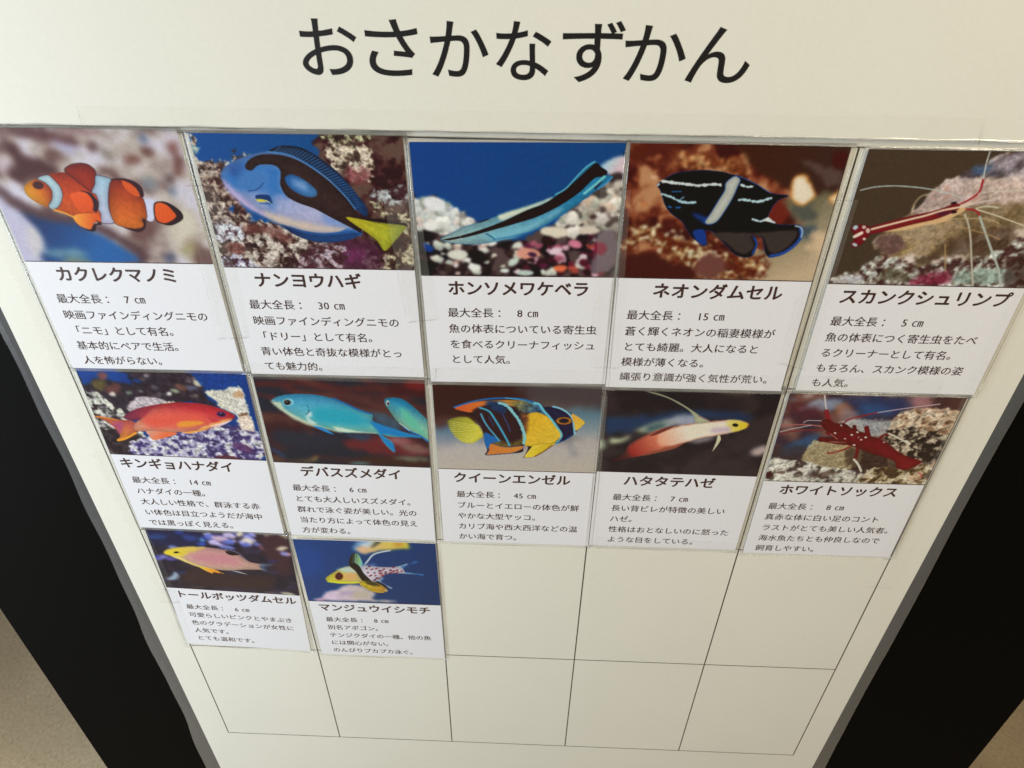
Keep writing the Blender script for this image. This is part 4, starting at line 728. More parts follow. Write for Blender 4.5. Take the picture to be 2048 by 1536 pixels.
('poly',[(24.2,16.8),(23.5,18.2),(22.3,19.4),(20.7,20.3),(18.9,20.9),(17.2,21),(15.7,20.6),(14.7,19.8),(14.2,18.6),(14.3,17.3),(15,15.9),(16.2,14.7),(17.8,13.8),(19.6,13.2),(21.3,13.1),(22.8,13.5),(23.8,14.3),(24.3,15.5)],(104,58,56),{'soft':3}),
('spots',[(28.6,4.7),(75.3,4),(73.4,23.8),(26.7,20.1)],60,(0.8,2.6),[(92,80,92),(36,24,30),(60,48,56),(120,110,110),(44,30,34)],{'seed':11,'al':0.8}),
('poly',[(77.2,9.3),(76.9,10.1),(76.2,10.8),(75.3,11.3),(74.3,11.7),(73.3,11.7),(72.4,11.5),(71.7,11),(71.4,10.4),(71.4,9.6),(71.8,8.9),(72.4,8.2),(73.3,7.6),(74.3,7.3),(75.3,7.3),(76.2,7.5),(76.9,7.9),(77.3,8.6)],(214,206,180),{'soft':1.2}),
('poly',[(55.2,18.8),(55,19.3),(54.6,19.7),(54.1,20.1),(53.5,20.3),(53,20.3),(52.5,20.1),(52.2,19.8),(52,19.4),(52.1,19),(52.3,18.5),(52.7,18),(53.2,17.7),(53.7,17.5),(54.2,17.5),(54.7,17.6),(55,17.9),(55.2,18.3)],(226,222,214),{}),
('poly',[(19.5,21.2),(19.2,21.7),(18.7,22.1),(18,22.5),(17.2,22.7),(16.4,22.7),(15.7,22.6),(15.2,22.3),(14.9,21.9),(15,21.4),(15.2,20.9),(15.8,20.5),(16.5,20.2),(17.3,19.9),(18.1,19.9),(18.8,20),(19.3,20.3),(19.5,20.7)],(206,200,190),{'soft':1}),
('poly',[(60.4,16.8),(60.1,17.2),(59.5,17.5),(58.7,17.6),(57.7,17.6),(56.8,17.4),(56,17.1),(55.4,16.8),(55.1,16.3),(55.1,15.9),(55.5,15.5),(56.1,15.2),(56.9,15),(57.8,15.1),(58.7,15.2),(59.5,15.5),(60.1,15.9),(60.4,16.3)],(150,160,130),{'soft':1}),
('poly',[(30.4,19.5),(30.1,20.1),(29.6,20.7),(28.9,21.1),(28.1,21.3),(27.4,21.4),(26.7,21.2),(26.3,20.8),(26.1,20.3),(26.1,19.7),(26.4,19.1),(27,18.6),(27.6,18.1),(28.4,17.9),(29.1,17.9),(29.8,18),(30.2,18.4),(30.4,18.9)],(120,130,116),{'soft':1.5}),
('poly',[(44,5.8),(43.8,6.1),(43.5,6.4),(43.1,6.7),(42.6,6.8),(42.1,6.8),(41.7,6.7),(41.4,6.5),(41.2,6.2),(41.2,5.9),(41.4,5.5),(41.8,5.2),(42.2,5),(42.7,4.8),(43.2,4.8),(43.6,4.9),(43.9,5.1),(44,5.4)],(150,140,140),{}),
('poly',[(67,15),(66.4,15.7),(65.5,16.1),(64.3,16.2),(63,16.1),(61.7,15.7),(60.6,15.1),(59.8,14.3),(59.4,13.5),(59.5,12.8),(60.1,12.1),(61,11.7),(62.2,11.6),(63.5,11.7),(64.8,12.1),(65.9,12.7),(66.7,13.5),(67.1,14.3)],(110,70,60),{'soft':2}),
('poly',[(72.8,14.1),(72.4,14.7),(71.6,15.2),(70.6,15.5),(69.4,15.5),(68.3,15.3),(67.3,14.9),(66.6,14.3),(66.2,13.7),(66.3,13),(66.7,12.4),(67.5,11.9),(68.5,11.6),(69.7,11.6),(70.8,11.8),(71.8,12.2),(72.5,12.8),(72.9,13.5)],(90,90,120),{'soft':2}),
('blur',0.5),
('tex',[(-1.5,20.7),(8.2,21.1),(13.4,27),(21.9,36.4),(21.7,41.8),(26.3,50.9),(30,58.3),(21.6,72.4),(-0.6,71.7),(-1.6,40.4)],[(0.3,(52,40,42)),(0.48,(120,112,116)),(0.6,(180,180,176)),(0.78,(222,222,206))],{'sc':5,'oct':5,'con':1.9,'seed':51,'rough':2.5}),
('poly',[(-0.1,51.4),(16.8,53.3),(26.7,54.7),(26.7,70.2),(0.9,71.7)],(44,32,38),{'soft':4,'nz':0.3}),
('poly',[(23.2,31.8),(31.4,23.4),(37.4,21.7),(46.8,23.4),(48.8,26.4),(33.1,32.1),(26.5,35.2)],(196,184,190),{'soft':1.5,'nz':0.3}),
('poly',[(47.4,26.5),(53.5,24.6),(55.9,26.5),(48.2,28.6)],(232,218,196),{'soft':1}),
('tex',[(19.6,58.9),(49.4,51.5),(72.8,44.6),(101.6,44.8),(100.9,71.8),(21.3,73.5)],[(0.28,(70,56,110)),(0.42,(138,130,180)),(0.58,(184,180,212)),(0.78,(222,220,224))],{'sc':4,'oct':5,'con':1.8,'seed':52,'rough':3}),
('poly',[(76.4,16.6),(81.8,14.6),(89.5,14.2),(92.9,11.1),(99.3,10.3),(100.8,19.7),(101.4,31.1),(102,43),(94.1,46.2),(93.3,36.1),(91.2,32.6),(83.6,28.5),(81.9,23.3)],('g',(79.3,16.5),(214,204,180),(99.4,19.8),(232,222,206)),{'soft':1,'nz':0.12}),
('poly',[(100.7,17.1),(100.2,18.1),(99.4,19.1),(98.4,19.8),(97.1,20.3),(95.9,20.3),(94.8,20),(94,19.4),(93.6,18.5),(93.6,17.5),(94.1,16.4),(94.9,15.5),(95.9,14.7),(97.2,14.3),(98.4,14.2),(99.4,14.5),(100.2,15.2),(100.7,16.1)],(196,150,110),{'soft':3}),
('poly',[(94.6,33.3),(100,31.2),(99.2,34.9),(94.8,35.6)],(110,66,40),{'soft':1.5}),
('poly',[(92.4,37.1),(100.7,34.8),(102.2,45.7),(94.3,45.2)],(226,206,190),{'soft':1.5}),
('poly',[(86.1,57),(93.1,58.6),(97.9,64.1),(93.1,66.3),(85.8,61.9)],(86,48,100),{'soft':1.5}),
('poly',[(70.6,70.6),(78.5,68.7),(89.1,71.5),(73.8,72.9)],(90,40,50),{'soft':1.2}),
('poly',[(100.8,-0.6),(69.2,1),(72,3.3),(76.8,12.3),(90.7,11.6),(99.3,10.3)],(10,58,138),{'soft':1.5}),
('blur',0.3),
('poly',[(-0.8,39.6),(4.4,39.6),(14.5,41.8),(21.7,41.8),(25.5,43.5),(30.3,46.9),(25.5,50.9),(19.2,55.1),(13.6,59.2),(8.9,60.3),(8.5,59),(11.8,55.5),(10.6,49.9),(7.6,45.4),(3.6,41.9)],('g',(19.7,43.8),(206,90,80),(10.6,59.4),(240,150,50)),{'nz':0.08}),
('line',[(-0.6,39.8),(6.2,40.7),(14.4,42.2)],0.74,(236,140,40),{'soft':0.5}),
('line',[(8.9,59.7),(15.7,57.2),(22.9,52.5)],1.35,(244,160,40),{'soft':0.8}),
('poly',[(9.1,45.3),(16.7,44),(12.4,53.6),(10.9,48.9)],(170,72,110),{'soft':3}),
('poly',[(18.6,39.7),(21.9,36.4),(28.7,32.4),(36.6,29.7),(48.7,26.8),(59.6,25.6),(47,33.2),(30.7,40.4),(21.7,41.8)],('g',(21,39.1),(140,50,80),(48,29.6),(200,50,56)),{'soft':0.6}),
('poly',[(30.9,50.2),(46.8,50.2),(50,51.9),(39.4,56.3),(33.1,57.9),(31.1,54.4)],('g',(32.2,50.6),(214,150,130),(37.8,56.9),(232,106,60)),{'soft':0.6}),
('poly',[(52.9,49.4),(72.4,46.5),(64.5,49.2),(58.3,51)],(240,160,70),{'soft':0.6}),
('poly',[(25.5,43.5),(32.7,38.5),(38.9,31.8),(48.4,27.9),(59.6,25.6),(70.2,25.5),(80.2,27.8),(86.7,30.6),(91,33.5),(91.4,35.5),(88.6,38.2),(81.9,42.7),(70.9,46.5),(57.2,49.6),(46,50.5),(35.3,49.9),(26.3,50.9),(22.5,48.8)],('g',(55.9,26.5),(206,46,56),(49.9,49.6),(240,150,120)),{'nz':0.07}),
('poly',[(32.4,39.4),(46.5,35),(68,34.8),(73.7,40.8),(50.9,45.8),(33.3,46.8)],(226,84,66),{'soft':6}),
('poly',[(88.8,37.3),(80.5,42.3),(64.9,47.8),(73.3,42.7),(82.8,38.5)],(246,176,96),{'soft':2}),
('poly',[(72.8,44.6),(81.9,42.7),(88.6,38.2),(80.8,41.4)],(236,210,220),{'soft':1.2}),
('poly',[(52.1,43.9),(56.5,40.9),(66.7,40.1),(70,41.5),(65.9,43.6),(55.2,46)],(232,144,50),{'soft':1.5}),
('poly',[(73.3,36.3),(81.2,39.5),(76.6,40.7)],(200,50,60),{'soft':2}),
('poly',[(85.9,34),(85.5,34.8),(84.8,35.4),(83.8,35.8),(82.8,35.9),(81.8,35.8),(80.9,35.4),(80.3,34.8),(80.1,34.1),(80.1,33.3),(80.6,32.6),(81.3,32),(82.2,31.6),(83.2,31.5),(84.2,31.6),(85.1,32),(85.7,32.6),(86,33.3)],(96,40,120),{'soft':0.4}),
('poly',[(85.2,33.9),(84.9,34.4),(84.4,34.8),(83.8,35.1),(83,35.1),(82.3,35.1),(81.7,34.8),(81.3,34.4),(81.1,33.9),(81.1,33.4),(81.4,32.9),(81.9,32.5),(82.5,32.3),(83.3,32.2),(84,32.3),(84.6,32.5),(85,32.9),(85.2,33.4)],(40,16,40),{'soft':0.3}),
('poly',[(83.6,32.8),(83.5,33),(83.4,33.1),(83.2,33.2),(82.9,33.3),(82.7,33.3),(82.5,33.3),(82.3,33.2),(82.2,33.1),(82.2,32.9),(82.3,32.7),(82.4,32.6),(82.6,32.5),(82.9,32.4),(83.1,32.4),(83.3,32.5),(83.5,32.5),(83.6,32.7)],(150,130,190),{}),
('line',[(31,39.3),(36.9,33.7)],0.48,(180,50,80),{'soft':1}),
],
7: [
('base',(46,42,50)),
('tex',None,[(0.3,(36,38,50)),(0.55,(52,38,46)),(0.7,(76,36,40)),(0.85,(88,54,48))],{'sc':12,'oct':3,'con':1.6,'seed':61,'ax':(4,1,12)}),
('line',[(0.9,7.8),(28.6,6.6),(55.7,8.9),(79.7,8.7)],1.99,(88,34,32),{'soft':4}),
('line',[(0.8,15.5),(10.1,17.7)],2.03,(96,36,34),{'soft':4}),
('line',[(48.3,12.6),(68.4,17.8),(79,23.4)],3.89,(86,46,44),{'soft':6}),
('poly',[(82,5.2),(91.8,2.3),(106.6,3.3),(106.6,16.1),(96.6,11.4),(86,14.4)],(66,26,30),{'soft':4}),
('poly',[(105.8,4.1),(105.3,5.4),(104,6.4),(102,7.2),(99.8,7.5),(97.4,7.3),(95.3,6.7),(93.6,5.8),(92.6,4.5),(92.4,3.2),(93,2),(94.3,0.9),(96.2,0.2),(98.5,-0.1),(100.8,0),(102.9,0.6),(104.6,1.6),(105.6,2.8)],(110,30,34),{'soft':3}),
('poly',[(-0.7,37.8),(23.5,38.5),(22.1,46.9),(0.2,48)],(60,30,34),{'soft':7}),
('poly',[(8.2,43.8),(36.6,46.3),(47.8,49.5),(35,57.7),(6.1,55.3)],(40,42,56),{'soft':6}),
('poly',[(50.4,51.3),(76.3,45.4),(94,49.2),(105.1,56.3),(104.8,62.2),(71.2,61.8),(56.8,58.6)],(104,38,44),{'soft':6}),
('poly',[(92.4,50.3),(91.7,51.6),(90.1,52.6),(87.7,53.3),(84.8,53.6),(81.8,53.4),(79.1,52.7),(76.9,51.7),(75.6,50.5),(75.3,49.1),(76,47.9),(77.7,46.8),(80.1,46.2),(82.9,45.9),(85.9,46.1),(88.6,46.7),(90.8,47.7),(92.1,49)],(150,90,96),{'soft':5}),
('poly',[(105,57),(104.3,57.9),(102.7,58.6),(100.3,58.9),(97.5,58.8),(94.5,58.4),(91.7,57.7),(89.6,56.7),(88.2,55.7),(87.9,54.6),(88.6,53.7),(90.2,53),(92.6,52.7),(95.5,52.8),(98.4,53.2),(101.1,53.9),(103.3,54.9),(104.7,55.9)],(130,96,90),{'soft':5}),
('poly',[(18.5,69.3),(26.1,67.9),(32.6,64.2),(29,68.8),(22.7,71.1)],(150,120,70),{'soft':2.5}),
('poly',[(0.3,67.2),(12.5,69.6),(25.8,69.9),(0.3,71.2)],(84,60,46),{'soft':4}),
('poly',[(55.9,66.5),(78.3,63.4),(104.7,65.1),(105.1,71),(48.1,70.3)],(64,38,34),{'soft':4}),
('poly',[(104.7,64.7),(103.9,65.2),(101.9,65.6),(98.7,65.9),(94.9,66.1),(90.8,66.1),(86.9,65.9),(83.8,65.6),(81.8,65.2),(81.2,64.7),(81.9,64.3),(84,63.8),(87.2,63.5),(91,63.4),(95.1,63.3),(98.9,63.5),(102,63.8),(104,64.2)],(110,116,96),{'soft':3}),
('poly',[(51,70.5),(59.3,69.5),(65.9,70.6),(55.4,71.5)],(96,150,150),{'soft':0.6}),
('line',[(0.2,60.4),(4.1,62.6),(8.1,67.3)],1.02,(24,90,170),{'soft':0.8}),
('poly',[(69.5,27.4),(77.9,27.5),(83.4,29.5),(88,33.8),(86,40.3),(79,39.7),(72.4,34.5)],(60,78,96),{'soft':3,'nz':0.25}),
('poly',[(49.1,44.3),(65.6,44.9),(68.2,47.6),(63.5,50.7),(56.5,49.1)],(46,60,86),{'soft':2}),
('blur',1.2),
('poly',[(8.3,20.6),(10.8,17.7),(17.5,15.2),(27.4,14.1),(37,14.4),(46.4,16.6),(54.2,20.6),(62.1,25.1),(68.8,27.6),(70.8,28.7),(70.3,33.7),(75.7,37.1),(83.9,40.4),(94.4,43.6),(102.1,46),(94.2,45.9),(87,46.3),(79.1,46.2),(75,44.5),(79.6,49),(81.5,51.7),(82,59.4),(78.3,55.7),(75.2,50.1),(73.1,45.3),(69.3,43.8),(61.5,43.3),(51.3,44.2),(42.9,42.3),(31.9,39.1),(21.3,34.1),(15.1,28.9),(10.4,23.8)],('g',(34.3,14.1),(52,150,206),(33.4,39),(112,196,190)),{'nz':0.05,'sc':(1.8,0.14)}),
('poly',[(8.3,20.6),(12,22.9),(19.1,30.6),(28.1,36.5),(37.5,40.2),(48.5,43.9),(37.3,41.6),(27.8,38.3),(18.8,32.4),(11.5,25.5)],(196,206,180),{'soft':2.5}),
('poly',[(8.8,21.3),(14.2,21.9),(14,27.2),(19.1,30.6),(25.5,34.8),(33.7,37.2),(23.9,35.8),(15.1,28.9)],(190,206,176),{'soft':3}),
('poly',[(34,25.4),(53.7,24.6),(66.9,32),(66.4,37.5),(52.1,38.1),(33.8,36.2)],(34,160,186),{'soft':6}),
('poly',[(44.8,39.4),(58.7,42.5),(71.5,43.7),(58.5,43.9),(47.8,43.4)],(200,220,200),{'soft':1.5}),
('poly',[(68.2,33.8),(77.1,37),(94.4,43.6),(102.1,46),(87,46),(75,44.5),(81.5,51.7),(82,59.4),(75.2,50.1),(73,42.7)],(22,124,196),{'soft':1.5}),
('line',[(47.7,16.9),(54.3,20.4),(62.1,24.9),(69.5,27.9)],1.26,(16,96,170),{'soft':1.2}),
('poly',[(28.8,31.9),(31.1,35.4),(33.6,37.6),(30.8,37.3),(28.3,34.7)],(206,222,220),{'soft':2}),
('poly',[(32,31.2),(31.5,31.8),(30.9,32.2),(30.3,32.3),(29.6,32.1),(29.1,31.7),(28.7,31.1),(28.6,30.4),(28.6,29.6),(28.9,28.9),(29.4,28.3),(30,27.9),(30.7,27.8),(31.3,28),(31.9,28.4),(32.2,29),(32.4,29.7),(32.3,30.5)],(190,220,220),{'soft':2}),
('poly',[(31.2,39.6),(37.4,40.7),(43.9,45.9),(39.7,44.7),(34.4,41.7)],(34,130,206),{'soft':0.6}),
('line',[(30.2,22.9),(31,26.5),(28.7,30.1)],0.63,(30,110,140),{'soft':1.5}),
('poly',[(22.5,21.3),(21.9,22.4),(21,23.4),(19.8,24),(18.5,24.4),(17.1,24.3),(16,23.8),(15.1,23),(14.7,21.9),(14.7,20.7),(15.3,19.6),(16.2,18.7),(17.4,18),(18.7,17.7),(20.1,17.8),(21.2,18.2),(22.1,19),(22.5,20.1)],(110,196,220),{'soft':1,'out':(0.3,(30,110,150))}),
('poly',[(20.6,21.2),(20.3,22),(19.7,22.7),(18.8,23.3),(17.9,23.5),(17,23.4),(16.2,23.1),(15.6,22.5),(15.4,21.7),(15.4,20.8),(15.8,20),(16.4,19.3),(17.2,18.8),(18.2,18.6),(19.1,18.6),(19.9,19),(20.4,19.6),(20.7,20.3)],(150,170,160),{'soft':0.5}),
('poly',[(19.9,21.3),(19.7,22),(19.2,22.5),(18.6,22.9),(17.9,23.1),(17.2,23.1),(16.6,22.8),(16.2,22.3),(16,21.7),(16.1,21.1),(16.4,20.4),(16.8,19.9),(17.4,19.5),(18.1,19.3),(18.8,19.3),(19.4,19.6),(19.8,20.1),(20,20.7)],(30,18,28),{'soft':0.4}),
('poly',[(18.1,20.7),(18,20.8),(18,20.9),(17.8,21),(17.7,21),(17.5,21),(17.4,21),(17.3,20.9),(17.3,20.8),(17.3,20.7),(17.3,20.6),(17.4,20.5),(17.5,20.4),(17.7,20.3),(17.8,20.3),(17.9,20.4),(18,20.4),(18.1,20.5)],(190,190,200),{}),
('line',[(8.3,21.1),(12.4,20.4)],0.31,(20,90,130),{'soft':0.4}),
('poly',[(79.4,16.4),(81.9,14.8),(86.7,14.4),(91.4,15.9),(96,20.1),(101.2,26),(105.7,32.1),(107.6,35.6),(107.1,46.7),(104.1,49.2),(100,45.2),(94.5,41.7),(90.5,38.2),(85.9,33),(81.7,25.1),(79.5,19.9)],('g',(96,19.2),(24,140,196),(90.6,36.4),(146,200,170)),{'nz':0.06,'sc':(1.6,0.2)}),
('poly',[(88.9,22.1),(96.7,30.7),(103,43.2),(98.8,41.5),(90.8,33.6)],(90,190,160),{'soft':4}),
('line',[(89.8,38.3),(94.5,41.7),(100,44.7),(104.8,49.2)],1.15,(20,110,190),{'soft':0.8}),
('line',[(87.2,34.7),(93.2,40.4)],0.65,(170,206,214),{'soft':0.6}),
('poly',[(82.3,18.9),(82.1,19.7),(81.9,20.4),(81.5,20.9),(81.1,21.2),(80.8,21.2),(80.4,21),(80.2,20.5),(80,19.8),(80,19),(80.2,18.2),(80.4,17.5),(80.8,17),(81.2,16.7),(81.5,16.7),(81.9,17),(82.1,17.5),(82.3,18.1)],(210,220,214),{'soft':0.4}),
('poly',[(82,19.3),(81.9,19.7),(81.8,20.1),(81.6,20.3),(81.3,20.5),(81.1,20.5),(80.9,20.4),(80.7,20.1),(80.6,19.7),(80.6,19.3),(80.7,18.9),(80.9,18.5),(81.1,18.3),(81.3,18.1),(81.6,18.1),(81.8,18.2),(81.9,18.5),(82,18.9)],(24,20,24),{'soft':0.3}),
],
8: [
('lin',(51.2,-1.1),(58,40,40),(51.9,67.8),(178,168,164)),
('poly',[(-0.8,-0.3),(65,-1.6),(58.3,10.7),(37.1,27.7),(-2.1,33.7)],(58,30,28),{'soft':8}),
('poly',[(58.1,-2.2),(106,-2.9),(106.7,20.7),(86.5,14.2),(58.3,10.7)],(72,62,66),{'soft':9}),
('poly',[(-2.1,33.7),(11.8,32.3),(29.8,39.1),(28,52.7),(-1.8,53.9)],('g',(8.1,34.3),(66,108,140),(7.3,51.5),(150,150,160)),{'soft':7}),
('poly',[(76.3,21.7),(108,19.7),(107,42),(88.1,40.8),(79.2,37.3)],('g',(94,22),(84,120,140),(95.3,40.5),(150,156,164)),{'soft':8}),
('poly',[(0.5,27.1),(12.6,28.5),(9.5,34.2),(-0,35.5)],(84,52,50),{'soft':6}),
('poly',[(-1.8,53.9),(29.6,48.8),(59.2,51.5),(107,42),(105.2,73.9),(-1.4,74.1)],('g',(51.7,47.9),(178,172,172),(52,71.9),(186,176,164)),{'soft':7}),
('line',[(84.5,42.8),(87.2,50.5),(89.7,56.3)],1.86,(120,120,130),{'soft':4}),
('blur',1.8),
('poly',[(8.1,32.4),(11.9,28.6),(19.2,27.4),(25.5,31.8),(30.4,41),(27.4,45.9),(22.9,49),(17,48.3),(11.4,41.7)],('g',(10.2,34.2),(140,140,50),(26.8,39.3),(206,196,50)),{'soft':1.6}),
('rays',[(27,33.6),(29.8,39.1),(26,45),(22.2,48.1)],[(10.4,30.5),(9,37.1),(13.4,45.5),(20,48.9)],14,0.3,(226,220,110),{}),
('poly',[(12.1,19.9),(15.2,17.7),(23.1,14.8),(33,12.7),(44.3,11.5),(54.1,11.9),(60.5,14),(66.1,14.7),(69.8,19.2),(74.7,17.3),(79.7,18.9),(87,23.2),(94.2,28.9),(93.6,31.2),(90.6,35),(86.6,41.3),(81,44.9),(76,47.5),(71,53.1),(64.2,58.8),(66.7,55.2),(57.8,59.5),(56.5,60.4),(59.2,51.5),(56.2,49.7),(55.9,55.1),(48.8,56.9),(39.9,58.2),(31.5,59),(32.8,54.5),(31.4,48.7),(30.6,41),(28.4,32.6),(24.2,26.3),(17.9,23.8)],(40,26,40),{}),
('poly',[(13,20.3),(23.1,15.9),(33,14.1),(44.3,13.2),(54.9,13.7),(58.4,16.1),(51.4,18.1),(40.8,16.7),(30.1,18.8),(24.3,23.5),(17.9,22.9)],('g',(15.8,21.1),(214,90,40),(51.4,15.4),(206,140,50)),{'soft':1.2}),
('poly',[(47.1,14.7),(58.4,14.3),(65.5,15.8),(68.5,21.1),(70,23.8),(58.6,23.3),(53.6,21.6),(50,18.1)],('g',(50,16.3),(120,110,60),(65.7,22.1),(44,90,140)),{'soft':2,'nz':0.5}),
('poly',[(56.5,26.1),(62.8,22.2),(69.3,24.2),(73.7,28.2),(77.6,34.6),(80.8,40.1),(77.3,45),(75.2,47),(66.5,49.3),(57.6,49.7),(55.3,42),(57.4,35.3)],('g',(58.7,30.6),(226,176,40),(73.6,43.3),(222,184,50)),{'soft':1.2,'nz':0.08}),
('poly',[(54.3,23.4),(58.6,25.1),(58.8,34.3),(57.5,40),(55.9,35.4)],(110,64,40),{'soft':2.5,'nz':0.5}),
('poly',[(25.1,20.8),(40.1,16.7),(48.6,24.5),(53.8,36.4),(55.4,44.9),(51,49.9),(44.4,52.1),(34,48.6),(29.8,37.3),(25.6,28.1)],(50,28,34),{'soft':1.5}),
('poly',[(33.4,14.2),(44.3,15.6),(44.3,23.8),(34.4,19.6)],(26,50,90),{'soft':3,'nz':0.3}),
('poly',[(38.5,44.6),(47.3,48.1),(55.3,43.9),(54.7,49.8),(39.9,52.3),(34,48.6)],(96,80,40),{'soft':2.5,'nz':0.3}),
('poly',[(34,48.6),(44.4,51.6),(55.4,50.2),(55.5,52.7),(48.8,56.4),(39.9,57.7),(32.4,58.7),(33.9,54.5)],('g',(34,53.5),(206,120,50),(51.8,52.8),(214,130,50)),{'soft':0.8,'out':(0.35,(20,70,150))}),
('poly',[(31.2,40),(37,42.7),(41.4,46.4),(35.5,48.5),(33.2,53.5),(31.4,48.7)],(20,100,180),{'soft':1}),
('line',[(12.6,19.9),(23.1,15.5),(33,12.9),(44.3,11.7),(54.8,12.2),(62.6,14.6)],1.1,(24,104,180),{'soft':0.7}),
('line',[(44.3,11.7),(54.9,13.1),(62.7,16.1)],0.47,(100,190,220),{'soft':0.5}),
('line',[(40.8,15.8),(45.7,17.8),(49.3,22.7),(52.9,29),(55.6,36.3),(56.8,42),(56.5,47.7)],1.96,(126,196,206),{'soft':0.6,'wob':0.5}),
('line',[(62.6,15),(65.5,16),(68.5,21.1),(72.9,26.4),(76.8,32.7),(80.3,38.2),(80.2,43),(77.4,47)],1.8,(96,186,210),{'soft':0.7}),
('line',[(28.7,19.8),(34.3,22.3),(37.9,28.6),(41.4,35.9),(45.1,44.3),(47.3,50)],1.32,(60,160,200),{'soft':0.6}),
('line',[(29.3,24.7),(31.3,30.6),(34.2,36.2),(37.8,41.7),(40.7,46.4)],1.08,(70,160,200),{'soft':0.6}),
('line',[(42.9,24.7),(45.8,32),(47.6,38)],0.57,(50,80,150),{'soft':0.6}),
('line',[(34.3,26.8),(37.1,34.2)],0.49,(50,70,130),{'soft':0.6}),
('poly',[(68.4,18.4),(74,17.8),(81.3,21.6),(85.8,25.9),(87,34.2),(87.9,38.9),(81,44.9),(78.8,45.9),(81.1,40.1),(77.5,32.7),(72.9,25.5)],(38,36,74),{'soft':0.6}),
('line',[(74,17.3),(79,18.9),(84.2,22.8),(86.9,27.7),(88,34.2),(88.7,38.9)],1.3,(126,190,220),{'soft':0.6}),
('line',[(77.4,47),(82.4,44.4),(87.3,39.9)],0.84,(30,80,150),{'soft':0.5}),
('poly',[(85.6,22.8),(90,24.9),(94.2,28.9),(93.6,31.2),(89.2,36),(87.8,30.5)],('g',(87.1,25),(226,170,60),(92.5,31.2),(226,186,60)),{'soft':0.6}),
('poly',[(86.3,28.2),(86,29.3),(85.2,30.3),(83.9,31),(82.3,31.5),(80.5,31.5),(78.9,31.2),(77.5,30.6),(76.6,29.6),(76.2,28.6),(76.5,27.5),(77.3,26.5),(78.6,25.8),(80.2,25.4),(82,25.3),(83.6,25.6),(85,26.3),(85.9,27.2)],(206,130,40),{'soft':0.5,'out':(0.4,(60,30,40))}),
('poly',[(84.5,28.3),(84.4,29),(83.8,29.6),(83,30.1),(81.9,30.4),(80.8,30.4),(79.7,30.2),(78.8,29.8),(78.2,29.2),(78,28.5),(78.1,27.8),(78.7,27.2),(79.5,26.7),(80.6,26.4),(81.7,26.4),(82.8,26.6),(83.7,27),(84.3,27.6)],(84,50,30),{'soft':0.4}),
('poly',[(83.7,28.1),(83.6,28.7),(83.2,29.2),(82.6,29.5),(81.8,29.7),(81,29.8),(80.2,29.6),(79.5,29.3),(79.1,28.8),(78.9,28.3),(79,27.8),(79.4,27.3),(80,26.9),(80.8,26.7),(81.7,26.7),(82.5,26.8),(83.1,27.1),(83.6,27.6)],(34,26,50),{'soft':0.3}),
('poly',[(63.5,48.5),(73.8,47.1),(76.7,47),(71,53.1),(63.8,58.8),(57.1,59.7),(60.7,52.5)],('g',(59.3,57.5),(232,206,50),(72.4,49.1),(214,180,40)),{'soft':0.5,'out':(0.25,(120,90,40))}),
('line',[(57.8,59),(61.4,52.4),(66.5,49.8)],0.68,(236,214,90),{'soft':0.6}),
('line',[(63.8,58.8),(69.6,54.1),(74.6,49)],0.85,(120,70,30),{'soft':0.6}),
],
9: [
('base',(44,36,42)),
('tex',None,[(0.3,(36,30,36)),(0.7,(54,44,48))],{'sc':14,'oct':3,'con':1.2,'seed':81}),
('poly',[(2.4,26.8),(18.8,25.2),(38.4,21.7),(57.8,18.2),(73.7,20.3),(74.4,24),(53.6,27.6),(25.6,34.3),(4.3,39.9)],(34,56,92),{'soft':6}),
('poly',[(92.1,23.5),(91.6,24.4),(89.8,25.1),(87,25.5),(83.5,25.6),(79.8,25.3),(76.2,24.8),(73.3,23.9),(71.3,23),(70.5,22),(71.1,21.1),(72.8,20.4),(75.6,20),(79.1,20),(82.8,20.2),(86.4,20.8),(89.3,21.6),(91.3,22.6)],(30,50,90),{'soft':5}),
('poly',[(20.1,36.4),(29.5,30.4),(39,26.3),(49.2,22.2),(57.1,22.8),(58.5,31.1),(44.1,31.7),(34.8,37.7),(24.5,37.2)],('g',(22.2,36.3),(176,186,150),(49.7,25.9),(150,156,180)),{'soft':2.5,'nz':0.25}),
('poly',[(39.4,30.6),(39.3,31.5),(38.5,32.6),(37.1,33.7),(35.2,34.8),(33.1,35.6),(31.1,36.1),(29.3,36.3),(28.1,36.1),(27.5,35.5),(27.6,34.6),(28.4,33.5),(29.8,32.4),(31.7,31.4),(33.8,30.5),(35.8,30),(37.5,29.8),(38.8,30)],(60,90,96),{'soft':3}),
('poly',[(6,45.7),(6.8,42.7),(12,43.5),(17.6,40.4),(17.2,43.3),(11.6,46.9),(7.3,47.6)],(190,200,160),{'soft':1.6}),
('poly',[(3.7,48.7),(3.7,50.1),(3.3,51.4),(2.7,52.3),(1.9,52.9),(1,52.9),(0,52.4),(-0.7,51.5),(-1.3,50.3),(-1.6,48.9),(-1.5,47.5),(-1.2,46.3),(-0.6,45.3),(0.3,44.8),(1.2,44.8),(2.1,45.2),(2.9,46.1),(3.4,47.3)],(170,186,160),{'soft':2.5}),
('poly',[(56,42.6),(70,39.2),(67,43.1),(60,44.9)],(150,140,150),{'soft':2.5}),
('poly',[(96.4,50.7),(99.4,47.6),(104.6,44.5),(104.9,52.3),(99.3,54)],(190,170,170),{'soft':2}),
('poly',[(70.1,1),(87.3,0.7),(86.2,5.6),(70.9,5.3)],(86,74,66),{'soft':1}),
('blur',1.4),
